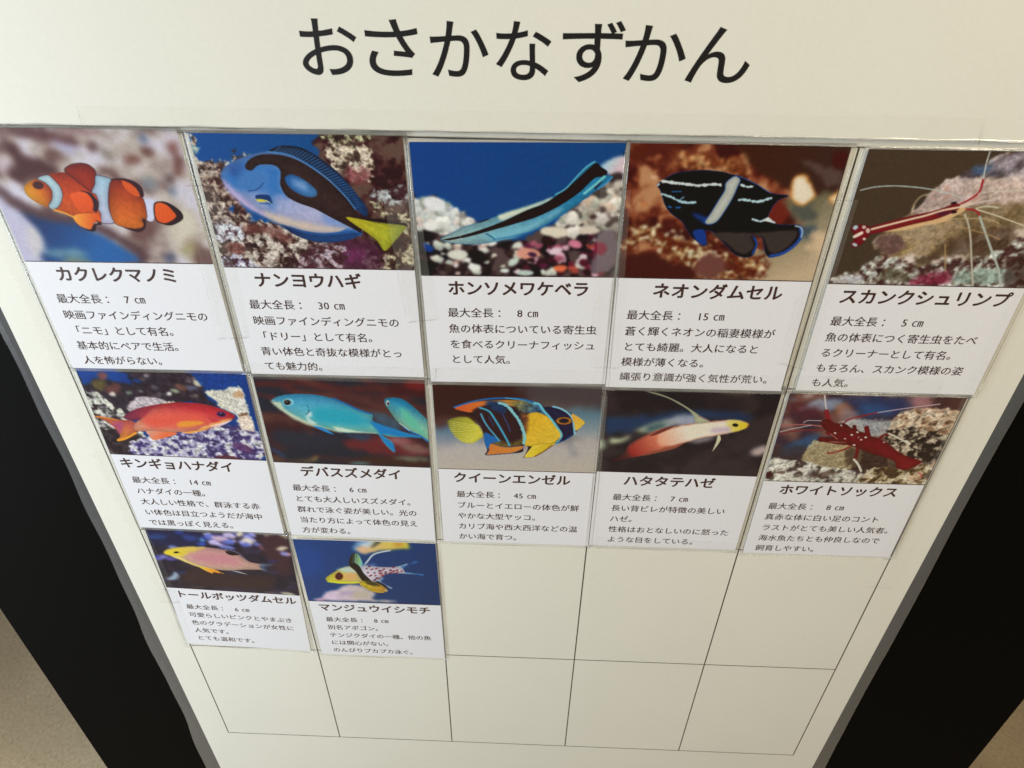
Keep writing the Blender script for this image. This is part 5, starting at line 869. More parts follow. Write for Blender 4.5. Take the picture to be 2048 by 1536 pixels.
('poly',[(18.4,48.1),(29.1,38.9),(39.9,32.8),(46.3,31.6),(53.9,29.4),(66.4,27.1),(74.8,25.8),(81.9,25.7),(87.8,26.7),(90.2,29.6),(88.2,32.2),(82.2,34.8),(75.5,37.5),(63,40.9),(53.4,45.2),(48.2,49.8),(38.4,53.7),(28.4,57.1),(19.7,60),(9.5,63.5),(6.5,63.1),(15.6,56.1)],('g',(10,60.4),(66,26,36),(36.8,41.5),(206,110,86)),{}),
('poly',[(18.6,50),(28,41.9),(36,35.8),(41.6,34.6),(41.7,45.2),(38.2,52.2),(28.3,56.6),(21,57.9)],('g',(19.3,56),(150,34,34),(41.1,41.3),(230,140,104)),{'soft':2}),
('poly',[(36.4,38.6),(45.7,32.6),(55.4,29.8),(66.5,27.5),(81.9,25.7),(89.7,28.9),(82.2,34.7),(62.9,40.4),(53.4,44.7),(45,47.9),(37.5,47.3)],('g',(37.3,45.3),(232,160,128),(53.5,36),(230,220,204)),{'soft':2}),
('poly',[(30.7,39.8),(38.6,33.8),(44.8,31.7),(40.3,35.6),(33.6,39.7)],(110,50,50),{'soft':1}),
('poly',[(28.3,56.6),(42.6,52),(52.8,45.7),(42.4,50),(32.4,53.4)],(150,76,60),{'soft':1.5}),
('poly',[(76.3,26.2),(81.9,25.7),(88.6,27.3),(90.2,29.6),(88.2,32.2),(82.2,34.8),(79,33.1)],('g',(77.8,30.3),(222,206,130),(88.3,29),(226,200,40)),{'soft':1.5}),
('poly',[(68.9,33),(78.7,31.2),(78.7,35),(70.1,35.8)],(200,176,196),{'soft':3}),
('poly',[(84.2,29.5),(84.2,30),(83.9,30.4),(83.4,30.7),(82.8,30.8),(82.2,30.7),(81.5,30.5),(81,30.2),(80.6,29.7),(80.4,29.3),(80.5,28.8),(80.8,28.4),(81.2,28.1),(81.8,28),(82.5,28),(83.1,28.3),(83.7,28.6),(84,29)],(24,20,28),{'soft':0.4}),
('poly',[(23.1,5.1),(30.6,6.4),(38,9.2),(45.7,13.3),(52,17.5),(59.2,22.7),(66.4,27.1),(58.1,28.8),(55.8,23.8),(51.4,18.5),(44.3,13.8),(36.7,9.6)],('g',(29.3,6.4),(190,190,160),(58.8,24.6),(206,210,176)),{'soft':0.4}),
('poly',[(73.1,38.1),(74.6,38.5),(75.4,42.8),(72.2,51.5),(72.4,48.8),(73,43.9)],(206,204,170),{'soft':0.4}),
('line',[(58.5,22.8),(66.4,27.1)],0.41,(130,50,90),{'soft':0.5}),
('poly',[(90.7,29.6),(90.7,29.8),(90.6,29.9),(90.5,30),(90.3,30.1),(90.1,30.1),(89.9,30),(89.8,30),(89.6,29.8),(89.6,29.7),(89.6,29.5),(89.6,29.4),(89.8,29.2),(89.9,29.2),(90.1,29.2),(90.3,29.2),(90.5,29.3),(90.6,29.5)],(216,60,40),{'soft':0.3}),
],
10: [
('base',(72,50,58)),
('tex',[(1.3,0.5),(106.4,-0.9),(112.4,26.3),(2.4,49.5)],[(0.3,(58,44,60)),(0.5,(86,56,58)),(0.75,(120,80,72))],{'sc':9,'oct':3,'con':1.4,'seed':91,'rough':1}),
('poly',[(33.6,1.3),(68.4,1.1),(73.3,11.8),(58.7,15),(43.1,10)],(44,60,110),{'soft':6}),
('poly',[(64.9,12.3),(64.7,13.8),(63.1,15),(60.5,15.8),(57.1,16.1),(53.3,15.8),(49.6,14.9),(46.5,13.7),(44.3,12.2),(43.3,10.6),(43.6,9.1),(45.2,7.9),(47.8,7.2),(51.2,6.9),(55,7.2),(58.6,8),(61.7,9.2),(63.9,10.7)],(44,84,140),{'soft':6}),
('poly',[(86.5,3.3),(86.6,5.1),(85.9,6.7),(84.3,8),(82,8.7),(79.4,8.8),(76.7,8.2),(74.2,7.1),(72.4,5.5),(71.3,3.7),(71.2,1.9),(72,0.3),(73.6,-0.9),(75.8,-1.6),(78.4,-1.7),(81.1,-1.2),(83.5,-0.1),(85.4,1.5)],(170,120,130),{'soft':5}),
('poly',[(83.5,0.7),(106.7,-0),(105.9,10.7),(91.5,7.6)],(70,44,42),{'soft':3}),
('poly',[(13.5,7.3),(18.8,3.5),(30.9,4.1),(34.2,8.4),(28.2,12.3),(16.7,11.7),(9.9,12.8),(8,11.1)],(150,170,200),{'soft':2}),
('poly',[(14.5,1.5),(14.4,1.9),(14,2.4),(13.4,2.7),(12.5,2.9),(11.5,2.9),(10.6,2.8),(9.8,2.5),(9.2,2.1),(8.9,1.6),(8.9,1.1),(9.3,0.7),(10,0.4),(10.9,0.2),(11.8,0.1),(12.8,0.3),(13.6,0.6),(14.2,1)],(206,196,196),{'soft':2}),
('poly',[(5.1,4.8),(5.1,5.3),(4.8,5.7),(4.3,6),(3.7,6.1),(3,6.1),(2.2,6),(1.6,5.8),(1.2,5.4),(0.9,5),(1,4.5),(1.2,4.2),(1.7,3.9),(2.4,3.7),(3.1,3.7),(3.8,3.8),(4.4,4.1),(4.9,4.4)],(110,140,150),{'soft':2}),
('poly',[(11.4,11.4),(11.4,11.9),(11.1,12.2),(10.7,12.5),(10.2,12.7),(9.5,12.7),(8.9,12.6),(8.3,12.3),(7.9,12),(7.7,11.5),(7.7,11.1),(7.9,10.7),(8.4,10.4),(8.9,10.2),(9.6,10.2),(10.2,10.4),(10.7,10.6),(11.2,11)],(206,180,160),{'soft':1.5}),
('poly',[(29.8,7.7),(36.5,6.6),(38.9,10.1),(36.2,15.7),(31.7,14.9)],(170,110,76),{'soft':3}),
('poly',[(34.5,9.3),(42.5,12.7),(48.6,19),(43.7,21.9),(35.6,18.5)],(140,120,130),{'soft':3}),
('poly',[(3.4,6.7),(24,12.4),(24.5,19.7),(7.2,19.4)],(86,34,44),{'soft':6}),
('poly',[(7.5,24),(7.6,25.3),(7.3,26.5),(6.5,27.3),(5.4,27.8),(4.2,27.9),(2.9,27.5),(1.8,26.7),(0.9,25.5),(0.4,24.3),(0.3,23),(0.7,21.8),(1.4,21),(2.5,20.5),(3.7,20.5),(5,20.9),(6.1,21.7),(7,22.8)],(176,150,140),{'soft':4}),
('poly',[(13,28.6),(12.9,29.9),(12.2,31.1),(10.9,32),(9.1,32.5),(7.1,32.6),(5.1,32.2),(3.4,31.4),(2.1,30.3),(1.4,29),(1.5,27.7),(2.2,26.5),(3.6,25.6),(5.3,25.1),(7.3,25),(9.3,25.4),(11.1,26.2),(12.3,27.3)],(120,84,80),{'soft':4}),
('poly',[(4.4,45.5),(12.9,37.3),(21.9,32.1),(27.6,31.9),(25.5,40.8),(9.8,49.3)],(44,90,140),{'soft':4}),
('poly',[(0,45.6),(19.7,41),(22.6,52.9),(0.3,53.7)],(60,48,50),{'soft':4}),
('blur',1.1),
('poly',[(36.3,21.2),(45.7,19.1),(67.2,19.3),(69.9,27.7),(60.3,31.8),(46.1,30.4)],(186,196,200),{'soft':3,'nz':0.1}),
('poly',[(66.4,21.2),(70.5,11.8),(79.3,8.9),(92,8.9),(105.2,10.8),(107.6,13.4),(105.6,68.5),(83.1,69.3),(69.3,37.3)],(206,180,150),{'soft':1,'nz':0.2}),
('tex',[(66.3,27.8),(77.2,23.7),(89.9,23.2),(107.5,24.5),(107.3,47.9),(96.9,56.3),(83.3,46.7),(69.9,39.3)],[(0.35,(50,40,36)),(0.54,(92,76,66)),(0.68,(140,126,108)),(0.84,(206,190,170))],{'sc':3.2,'oct':5,'con':2,'seed':92,'rough':4}),
('tex',[(70.5,11.8),(105.2,10.8),(106.1,28.4),(82.8,23.5),(71.5,23.8)],[(0.24,(130,96,74)),(0.4,(196,166,138)),(0.7,(228,210,188))],{'sc':6.5,'oct':4,'con':1.4,'seed':93,'rough':3}),
('poly',[(20.1,48.9),(20.6,44.9),(22.1,38.9),(25.7,35.9),(44.2,39.1),(55.8,43.7),(55.4,57.8),(39.9,61.5),(21.6,54.9)],(196,184,134),{'soft':1,'nz':0.2}),
('poly',[(44.1,44.1),(52.3,41.8),(76.6,48.9),(84.2,60.9),(66.2,63.7),(50.7,57)],(64,46,36),{'soft':3,'nz':0.4}),
('tex',[(-0.5,53.7),(10.7,53.3),(21.4,53.9),(39.1,58.4),(58.1,61.9),(69,73.1),(0.7,73.5)],[(0.22,(86,70,66)),(0.34,(186,182,172)),(0.7,(230,228,220))],{'sc':6.5,'oct':5,'con':1.3,'seed':94,'rough':2}),
('poly',[(0.1,65),(2.8,63.4),(4.1,67.5),(0.9,68.7)],(70,30,30),{'soft':0.8}),
('poly',[(35.7,65.8),(38.4,61.6),(42.6,60.4),(45.2,64.4),(41,65.6),(38.6,68.4)],(84,64,56),{'soft':1.2}),
('poly',[(12.2,64.4),(12.2,64.9),(11.8,65.3),(11.1,65.7),(10.3,65.9),(9.3,65.9),(8.4,65.8),(7.6,65.5),(7,65.1),(6.8,64.6),(6.8,64.1),(7.2,63.6),(7.9,63.3),(8.7,63.1),(9.6,63),(10.6,63.2),(11.4,63.5),(11.9,63.9)],(90,60,56),{'soft':1}),
('tex',[(61.7,63.8),(71.8,57.2),(87.2,58.7),(97.7,54.3),(105.7,60.1),(104.4,71.7),(64.1,72.2)],[(0.3,(84,62,44)),(0.45,(140,118,78)),(0.6,(190,172,136)),(0.8,(226,214,190))],{'sc':3.5,'oct':5,'con':1.8,'seed':95,'rough':3}),
('line',[(97.1,61.5),(99.7,63.5),(99.6,66.6)],0.88,(190,60,70),{'soft':0.8}),
('poly',[(100,65.6),(100.1,66.6),(99.7,67.6),(98.7,68.3),(97.4,68.8),(95.8,68.8),(94.2,68.5),(92.8,67.8),(91.7,66.9),(91.1,65.9),(91,64.8),(91.5,63.8),(92.4,63.1),(93.8,62.7),(95.3,62.6),(96.9,63),(98.3,63.6),(99.4,64.5)],(226,190,160),{'soft':3}),
('blur',0.25),
('line',[(20.9,0.8),(23,7),(25.4,12.8)],0.71,(214,206,206),{'soft':0.35}),
('line',[(25.1,12.8),(26.9,16.9),(29,20.5),(30.9,22.3)],2.77,(134,32,40),{'soft':0.6}),
('line',[(90.7,5.4),(77.6,8),(65.9,10.6),(55.4,13.2)],0.56,(206,186,200),{'soft':0.35}),
('line',[(55.4,13.2),(45.1,16.8),(40.1,19.2),(38,22.1)],1.06,(140,34,42),{'soft':0.4}),
('line',[(1.2,24.7),(11.1,23.9),(19.8,24.1),(25.8,24.9)],0.82,(176,96,96),{'soft':0.5}),
('line',[(13.6,22.4),(16,20.5),(23.9,20.5)],0.49,(200,190,200),{'soft':0.3}),
('line',[(1,30.1),(8.3,27.3),(18.8,24.1)],0.5,(206,196,200),{'soft':0.3}),
('line',[(1.5,32.3),(6.7,29.8),(16.5,28.3),(28,27.6)],0.83,(130,40,44),{'soft':0.6}),
('poly',[(24.2,21.6),(27.1,18.7),(31.4,21.4),(36.7,22.6),(39.6,22.5),(44,25.7),(44.1,23.3),(45.9,23.3),(48,27),(53,29.2),(56.6,31.5),(61.3,32.7),(70,37.3),(76.9,42.9),(83.3,46.7),(93.4,50.4),(96.1,51.8),(94.7,54.4),(91.3,57.6),(87.4,59.3),(81.7,57.9),(78.3,51.9),(69,48.2),(60.8,45.5),(52.3,41.8),(46.7,40),(41,38.3),(32,37.6),(26.3,36.8),(26.6,33.4),(34.6,33.6),(29.8,29),(24.8,23.9)],('g',(34.1,28.9),(112,22,30),(89.6,54.6),(138,30,36)),{'nz':0.12}),
('line',[(52.8,24.9),(55.9,31.5)],2.99,(108,24,30),{'soft':0.4}),
('line',[(63.3,34.6),(65,30.7),(67.7,30.1)],1.82,(108,24,30),{'soft':0.4}),
('line',[(67.8,29.2),(75.1,32.8),(82.8,37.3)],1.16,(214,206,190),{'soft':0.4}),
('line',[(80.2,35),(83,37.3)],1.84,(220,212,196),{'soft':0.4}),
('line',[(52.3,41.8),(53.3,47.8),(53.2,51.3)],2.06,(108,24,30),{'soft':0.4}),
('line',[(52.7,51.3),(56.7,55.7),(60.2,61.3)],1.39,(216,210,200),{'soft':0.4}),
('line',[(46.9,41),(42.6,44.1),(35.2,46.9)],1.36,(140,36,42),{'soft':0.4}),
('line',[(35.7,45.9),(39.9,45)],0.68,(176,120,100),{'soft':0.4}),
('line',[(28.9,36.7),(36.7,38.4),(44.2,39.1)],0.84,(110,24,34),{'soft':0.4}),
('poly',[(29.8,29),(37,31.6),(35.1,32.7),(29.6,30.9)],(110,26,34),{'soft':0.6}),
('line',[(32.4,30.8),(37.9,35)],0.42,(190,130,110),{'soft':0.4}),
('line',[(33.4,37.1),(43.7,37.4)],0.34,(200,150,120),{'soft':0.4}),
('poly',[(38.3,23.5),(38.3,23.8),(38.2,24),(38,24.2),(37.7,24.3),(37.4,24.3),(37,24.2),(36.7,24),(36.5,23.8),(36.4,23.6),(36.4,23.3),(36.5,23.1),(36.7,22.9),(37,22.8),(37.3,22.8),(37.6,22.9),(37.9,23),(38.1,23.3)],(240,226,220),{}),
('poly',[(35.8,29.9),(35.8,30.2),(35.7,30.4),(35.5,30.5),(35.3,30.6),(35,30.6),(34.7,30.6),(34.5,30.4),(34.3,30.2),(34.2,30),(34.2,29.8),(34.2,29.6),(34.4,29.4),(34.7,29.3),(34.9,29.3),(35.2,29.4),(35.5,29.5),(35.6,29.7)],(240,226,220),{}),
('poly',[(46.5,31),(46.5,31.3),(46.4,31.5),(46.2,31.6),(45.9,31.7),(45.6,31.7),(45.3,31.6),(45,31.5),(44.8,31.3),(44.6,31.1),(44.6,30.9),(44.7,30.7),(44.9,30.5),(45.2,30.4),(45.5,30.4),(45.9,30.5),(46.2,30.6),(46.4,30.8)],(240,226,220),{}),
('poly',[(49.2,28.7),(49.2,29),(49.1,29.2),(49,29.3),(48.7,29.4),(48.4,29.4),(48.2,29.3),(47.9,29.2),(47.7,29),(47.6,28.8),(47.6,28.6),(47.7,28.4),(47.8,28.2),(48.1,28.1),(48.3,28.1),(48.6,28.2),(48.9,28.3),(49.1,28.5)],(240,226,220),{}),
('poly',[(55.5,32.7),(55.5,33),(55.4,33.2),(55.2,33.3),(55,33.4),(54.7,33.4),(54.4,33.4),(54.1,33.2),(53.9,33),(53.8,32.8),(53.8,32.6),(53.9,32.4),(54,32.2),(54.3,32.1),(54.6,32.1),(54.9,32.2),(55.2,32.3),(55.4,32.5)],(240,226,220),{}),
('poly',[(53.2,34.5),(53.3,34.7),(53.2,34.9),(53.1,35.1),(52.9,35.3),(52.6,35.4),(52.3,35.4),(52.1,35.4),(51.9,35.3),(51.7,35.1),(51.7,34.9),(51.7,34.7),(51.8,34.5),(52.1,34.3),(52.3,34.2),(52.6,34.1),(52.9,34.2),(53.1,34.3)],(230,200,196),{}),
('poly',[(50.3,39.3),(50.4,39.6),(50.2,39.8),(50,39.9),(49.8,40),(49.4,40),(49.1,40),(48.8,39.8),(48.6,39.6),(48.5,39.4),(48.4,39.2),(48.6,39),(48.8,38.8),(49,38.7),(49.4,38.7),(49.7,38.8),(50,38.9),(50.2,39.1)],(240,226,220),{}),
('poly',[(43.1,34.3),(43.1,34.5),(43,34.6),(42.8,34.7),(42.6,34.8),(42.4,34.8),(42.1,34.8),(41.9,34.7),(41.7,34.5),(41.6,34.4),(41.6,34.2),(41.7,34.1),(41.9,33.9),(42.1,33.9),(42.3,33.9),(42.6,33.9),(42.8,34),(43,34.2)],(230,200,196),{}),
('poly',[(67.9,36.4),(67.9,36.6),(67.8,36.7),(67.7,36.8),(67.4,36.9),(67.2,36.9),(66.9,36.8),(66.7,36.7),(66.5,36.6),(66.4,36.4),(66.4,36.3),(66.5,36.1),(66.7,36),(66.9,35.9),(67.1,35.9),(67.4,36),(67.6,36.1),(67.8,36.2)],(220,190,186),{}),
('poly',[(50.8,32.9),(50.8,33.1),(50.8,33.2),(50.7,33.3),(50.5,33.4),(50.4,33.4),(50.2,33.3),(50,33.2),(49.9,33.1),(49.8,32.9),(49.8,32.8),(49.8,32.6),(49.9,32.5),(50.1,32.5),(50.3,32.4),(50.5,32.5),(50.6,32.6),(50.7,32.7)],(220,190,186),{}),
('poly',[(40.8,24.7),(40.7,25),(40.3,25.1),(39.7,25),(39,24.7),(38.2,24.2),(37.6,23.7),(37,23.2),(36.7,22.7),(36.7,22.2),(36.8,22),(37.3,21.9),(37.8,22),(38.5,22.3),(39.3,22.7),(39.9,23.3),(40.5,23.8),(40.8,24.3)],(90,20,30),{'soft':0.6}),
('line',[(80.9,50.8),(87.4,54.6),(89,50.5)],0.43,(120,26,32),{'soft':0.6}),
],
11: [
('base',(36,28,42)),
('tex',None,[(0.3,(26,24,46)),(0.6,(42,32,46)),(0.8,(48,42,70))],{'sc':10,'oct':4,'con':1.4,'seed':101}),
('poly',[(-0.2,1.2),(40.2,2.4),(36.1,21.6),(8.3,24.2),(1.4,18.8)],(28,32,70),{'soft':6}),
('poly',[(27.4,6),(27,6.7),(26.4,7.5),(25.6,8),(24.6,8.4),(23.7,8.4),(22.8,8.3),(22.2,7.8),(21.9,7.2),(21.9,6.5),(22.2,5.7),(22.9,5),(23.7,4.5),(24.6,4.1),(25.6,4),(26.4,4.2),(27,4.6),(27.4,5.2)],(30,60,150),{'soft':3}),
('poly',[(15.2,12),(14.6,13),(13.1,13.9),(10.9,14.7),(8.3,15.2),(5.7,15.5),(3.3,15.4),(1.4,15),(0.3,14.3),(0.1,13.4),(0.7,12.5),(2.3,11.6),(4.4,10.8),(7,10.2),(9.6,10),(12,10.1),(13.9,10.5),(15,11.2)],(34,60,120),{'soft':4}),
('poly',[(36.5,12.9),(35.9,13.9),(34.7,14.7),(33.1,15.1),(31.3,15.2),(29.5,14.9),(28,14.2),(26.8,13.3),(26.2,12.2),(26.3,11.1),(26.9,10.1),(28.1,9.4),(29.7,9),(31.5,8.9),(33.3,9.2),(34.8,9.9),(36,10.8),(36.5,11.8)],(40,60,130),{'soft':4}),
('poly',[(42.7,13),(42.4,13.8),(41.9,14.5),(41.2,15),(40.5,15.3),(39.8,15.4),(39.2,15.2),(38.7,14.8),(38.5,14.1),(38.5,13.4),(38.8,12.6),(39.3,11.9),(40,11.3),(40.7,11),(41.4,10.9),(42,11.1),(42.5,11.6),(42.7,12.2)],(80,150,220),{'soft':2.5}),
('poly',[(41.7,17.6),(41.4,18.2),(40.8,18.8),(40,19.3),(39.1,19.6),(38.1,19.7),(37.2,19.6),(36.6,19.2),(36.2,18.7),(36.2,18.1),(36.5,17.4),(37.1,16.8),(37.9,16.4),(38.8,16.1),(39.8,16),(40.7,16.1),(41.3,16.5),(41.7,17)],(40,80,190),{'soft':3}),
('poly',[(19.4,23.2),(19.1,23.7),(18.6,24.2),(17.7,24.6),(16.8,24.9),(15.8,24.9),(14.9,24.9),(14.3,24.6),(13.9,24.2),(13.8,23.7),(14.1,23.2),(14.7,22.7),(15.5,22.3),(16.5,22.1),(17.4,22),(18.3,22.1),(19,22.3),(19.4,22.7)],(120,140,210),{'soft':2.5}),
('spots',[(42.5,4.1),(81.5,2.5),(80.9,14.5),(56.7,20.7),(45.3,16.7)],44,(1.5,4.2),[(190,176,226),(150,150,220),(96,110,206),(210,190,220),(44,60,150),(70,60,110),(226,214,190)],{'seed':21}),
('poly',[(59.9,10.7),(59.3,11.6),(58.1,12.3),(56.4,12.8),(54.3,13.1),(52.2,13),(50.4,12.6),(48.9,12),(48.1,11.1),(48,10.2),(48.5,9.3),(49.8,8.6),(51.5,8.1),(53.5,7.8),(55.6,7.9),(57.5,8.3),(58.9,8.9),(59.8,9.8)],(200,170,200),{'soft':2.5}),
('poly',[(78.5,11.9),(78,12.7),(77,13.3),(75.7,13.6),(74.1,13.6),(72.5,13.3),(71.2,12.8),(70.1,12),(69.5,11.2),(69.5,10.3),(70,9.5),(71,8.9),(72.4,8.6),(73.9,8.6),(75.5,8.8),(76.9,9.4),(77.9,10.1),(78.5,11)],(226,214,206),{'soft':2.5}),
('poly',[(95,5.2),(94.6,5.9),(93.8,6.3),(92.6,6.6),(91.3,6.6),(90,6.4),(88.8,5.9),(87.9,5.3),(87.4,4.6),(87.3,3.9),(87.7,3.2),(88.6,2.8),(89.7,2.5),(91,2.5),(92.4,2.7),(93.5,3.2),(94.5,3.8),(95,4.5)],(200,190,170),{'soft':2.5}),
('poly',[(104.1,5.1),(103.7,6),(103,6.7),(102.1,7.1),(101,7.3),(100,7.1),(99.1,6.6),(98.5,5.9),(98.2,5),(98.2,4.1),(98.6,3.2),(99.3,2.6),(100.3,2.1),(101.3,2),(102.3,2.2),(103.2,2.6),(103.9,3.3),(104.2,4.2)],(206,196,150),{'soft':2.5}),
('poly',[(100.8,7.1),(100.4,8.2),(99.6,9.1),(98.4,9.9),(97,10.4),(95.6,10.5),(94.3,10.3),(93.3,9.7),(92.8,8.9),(92.7,7.9),(93.1,6.8),(93.9,5.8),(95.1,5.1),(96.5,4.6),(97.9,4.5),(99.2,4.7),(100.2,5.3),(100.7,6.1)],(70,40,50),{'soft':3}),
('poly',[(84.7,7.1),(103.5,7.4),(100.9,47),(91.6,43.6),(84.3,27.4)],(64,36,48),{'soft':7}),
('poly',[(103.6,15.9),(103.3,16.7),(102.4,17.5),(101.1,18.4),(99.5,19.1),(97.8,19.6),(96.2,19.8),(94.9,19.7),(94.1,19.4),(93.8,18.8),(94.2,18),(95,17.1),(96.4,16.3),(98,15.6),(99.7,15.1),(101.3,14.9),(102.5,14.9),(103.4,15.3)],(206,190,170),{'soft':2}),
('poly',[(104.6,24),(104.2,24.6),(103.4,25),(102.2,25.3),(100.9,25.2),(99.5,25),(98.3,24.5),(97.3,23.9),(96.8,23.3),(96.7,22.6),(97.1,22),(97.9,21.5),(99.1,21.3),(100.4,21.3),(101.8,21.6),(103,22),(103.9,22.6),(104.5,23.3)],(140,140,210),{'soft':2}),
('poly',[(105,23.2),(104.9,23.5),(104.5,23.9),(104.1,24.2),(103.5,24.3),(102.9,24.4),(102.4,24.3),(102,24.1),(101.7,23.8),(101.7,23.5),(101.8,23.1),(102.2,22.8),(102.6,22.5),(103.2,22.3),(103.8,22.3),(104.3,22.4),(104.7,22.5),(105,22.8)],(226,150,140),{}),
('poly',[(93.9,32.2),(93.6,32.8),(92.9,33.4),(91.9,33.9),(90.8,34.2),(89.5,34.3),(88.4,34.2),(87.5,33.9),(87,33.4),(86.9,32.9),(87.2,32.3),(87.9,31.7),(88.9,31.2),(90,30.9),(91.2,30.8),(92.4,30.9),(93.2,31.2),(93.8,31.7)],(40,46,110),{'soft':3}),
('poly',[(84,16.3),(84.4,17.4),(84.6,18.4),(84.7,19.4),(84.6,20),(84.2,20.4),(83.8,20.4),(83.3,20),(82.7,19.2),(82.3,18.3),(81.9,17.2),(81.6,16.1),(81.6,15.2),(81.7,14.5),(82,14.2),(82.5,14.2),(83,14.6),(83.5,15.3)],(130,80,90),{'soft':1}),
('poly',[(9.8,34.8),(9.4,35.7),(8.4,36.7),(6.9,37.6),(5.2,38.2),(3.4,38.6),(1.8,38.7),(0.5,38.4),(-0.2,37.9),(-0.3,37),(0.1,36.1),(1.2,35.1),(2.6,34.3),(4.3,33.6),(6.1,33.2),(7.7,33.2),(8.9,33.4),(9.7,34)],(120,120,200),{'soft':3}),
('poly',[(3.3,36.1),(3,36.7),(2.4,37.4),(1.5,37.9),(0.5,38.2),(-0.5,38.3),(-1.3,38.1),(-2,37.8),(-2.3,37.2),(-2.3,36.6),(-2,35.9),(-1.4,35.3),(-0.5,34.8),(0.5,34.5),(1.5,34.4),(2.3,34.5),(3,34.9),(3.3,35.4)],(60,60,160),{'soft':3}),
('poly',[(16.4,36.4),(16,37.1),(15.1,37.7),(13.9,38.3),(12.5,38.6),(11,38.8),(9.6,38.7),(8.6,38.4),(8,37.8),(7.9,37.2),(8.3,36.5),(9.2,35.9),(10.4,35.3),(11.9,35),(13.3,34.8),(14.7,34.9),(15.7,35.3),(16.3,35.8)],(90,80,170),{'soft':3}),
('poly',[(62.9,20.3),(62.4,20.9),(61.3,21.3),(59.8,21.6),(58,21.6),(56.2,21.4),(54.5,20.9),(53.2,20.3),(52.5,19.7),(52.3,19),(52.8,18.4),(53.9,18),(55.4,17.7),(57.2,17.7),(59,17.9),(60.7,18.4),(62,18.9),(62.7,19.6)],(110,120,200),{'soft':2}),
('poly',[(2.3,60.9),(7.2,58.2),(10.6,52.4),(13.5,55.4),(11.8,60),(5.4,62.8)],(150,170,196),{'soft':2}),
('poly',[(13.5,52.1),(31.3,51.5),(29.9,54.9),(19.3,54.8)],(36,52,120),{'soft':3}),
('poly',[(58.3,62.1),(57.9,62.8),(57,63.5),(55.8,64.1),(54.3,64.5),(52.8,64.6),(51.4,64.5),(50.3,64.2),(49.7,63.6),(49.6,63),(50,62.2),(50.8,61.5),(52.1,61),(53.5,60.6),(55,60.4),(56.4,60.6),(57.5,60.9),(58.1,61.4)],(28,50,120),{'soft':4}),
('poly',[(32.6,69.1),(32.1,69.6),(30.9,70.1),(29.1,70.6),(26.9,71),(24.6,71.2),(22.5,71.3),(20.8,71.1),(19.7,70.8),(19.4,70.4),(19.9,69.9),(21.2,69.3),(23,68.9),(25.2,68.5),(27.5,68.3),(29.6,68.2),(31.3,68.3),(32.3,68.7)],(70,60,60),{'soft':3}),
('poly',[(90.7,69.6),(97.9,69.5),(101.8,72.5),(91.9,71.4)],(206,200,170),{'soft':1.2}),
('poly',[(89.7,71.2),(89.2,71.6),(88,72),(86.3,72.2),(84.2,72.3),(81.9,72.2),(79.9,72),(78.2,71.6),(77.2,71.1),(76.9,70.6),(77.4,70.2),(78.6,69.8),(80.4,69.6),(82.5,69.5),(84.7,69.6),(86.8,69.8),(88.4,70.2),(89.4,70.7)],(90,76,84),{'soft':2.5}),
('poly',[(31.7,42.9),(50.9,51.8),(86,52.8),(76.7,67),(40.7,68.3),(13.7,60.9)],(54,36,40),{'soft':8}),
('blur',0.9),
('poly',[(8.1,29.9),(11.8,26.5),(19.3,23.7),(30.6,21.7),(41.7,21.1),(49.6,22.2),(56.2,23.7),(63.9,26.4),(68.4,32),(72.7,35.3),(81.5,36.6),(83.5,36.9),(78.9,40),(81.1,43.3),(75.5,43.8),(66.3,44.4),(56.1,46.4),(47.7,46.7),(38,46),(28.1,43.2),(18.9,37.7),(12.9,33.6),(9.1,32.2)],('g',(43.1,21),(206,150,146),(37.9,46.6),(214,180,150)),{'nz':0.06,'sc':(1.5,0.22)}),
('poly',[(8.1,29.9),(11.8,26.5),(19.3,23.7),(30.6,21.7),(40.2,21.5),(35.5,24.8),(27.7,29.1),(21.2,33.3),(14.3,33.5),(9.1,32.2)],('g',(11.2,29.1),(232,206,40),(35.7,23.7),(214,180,90)),{'soft':2.5}),
('poly',[(12.9,33.6),(18.9,37.7),(28.1,43.2),(38,46),(31.7,42.9),(23.1,37.3),(18.4,33.6)],(230,206,110),{'soft':2}),
('poly',[(28.7,30.5),(49,25.6),(61.6,31.6),(63.6,39.8),(45.9,41.5),(29.3,37.8)],(196,128,136),{'soft':8,'sc':(1.5,0.2)}),
('poly',[(55.4,24.4),(60.2,24.3),(63.9,26.2),(65,27.7),(59.4,28.7),(56.2,27.1)],(36,18,24),{'soft':0.5}),
('line',[(49.6,22.2),(59.7,23.1),(65.3,26.3),(70.1,33.9)],0.34,(150,150,196),{'soft':0.4}),
('poly',[(31.4,44.2),(38.2,44.9),(44.7,47.5),(46.2,50.6),(41.5,49.7),(40.4,51.5),(36,48.9)],('g',(32.8,44.4),(232,190,60),(44.4,49.2),(236,140,40)),{'soft':0.5}),
('line',[(44.6,48.1),(49,50.9)],0.53,(236,170,60),{'soft':0.5}),
('poly',[(56.1,46.4),(62.3,47.5),(67.4,50),(60,48.2)],(170,170,176),{'soft':1}),
('poly',[(79.3,37.3),(84.3,36.3),(88.4,36.4),(82.3,40.2),(83.1,44.4),(79.8,43.1)],(80,96,130),{'soft':3}),
('poly',[(19.5,29),(19.3,29.4),(18.9,29.8),(18.3,30.1),(17.6,30.3),(17,30.4),(16.4,30.3),(15.9,30.1),(15.6,29.8),(15.6,29.4),(15.8,29),(16.2,28.6),(16.8,28.3),(17.5,28.1),(18.2,28),(18.8,28.1),(19.2,28.3),(19.5,28.6)],(40,26,24),{'soft':0.5}),
('line',[(15,28.9),(15.5,29.7)],0.34,(90,70,40),{}),
('line',[(19.7,27.8),(21.2,30.4)],0.34,(120,100,40),{'soft':0.5}),
],
12: [
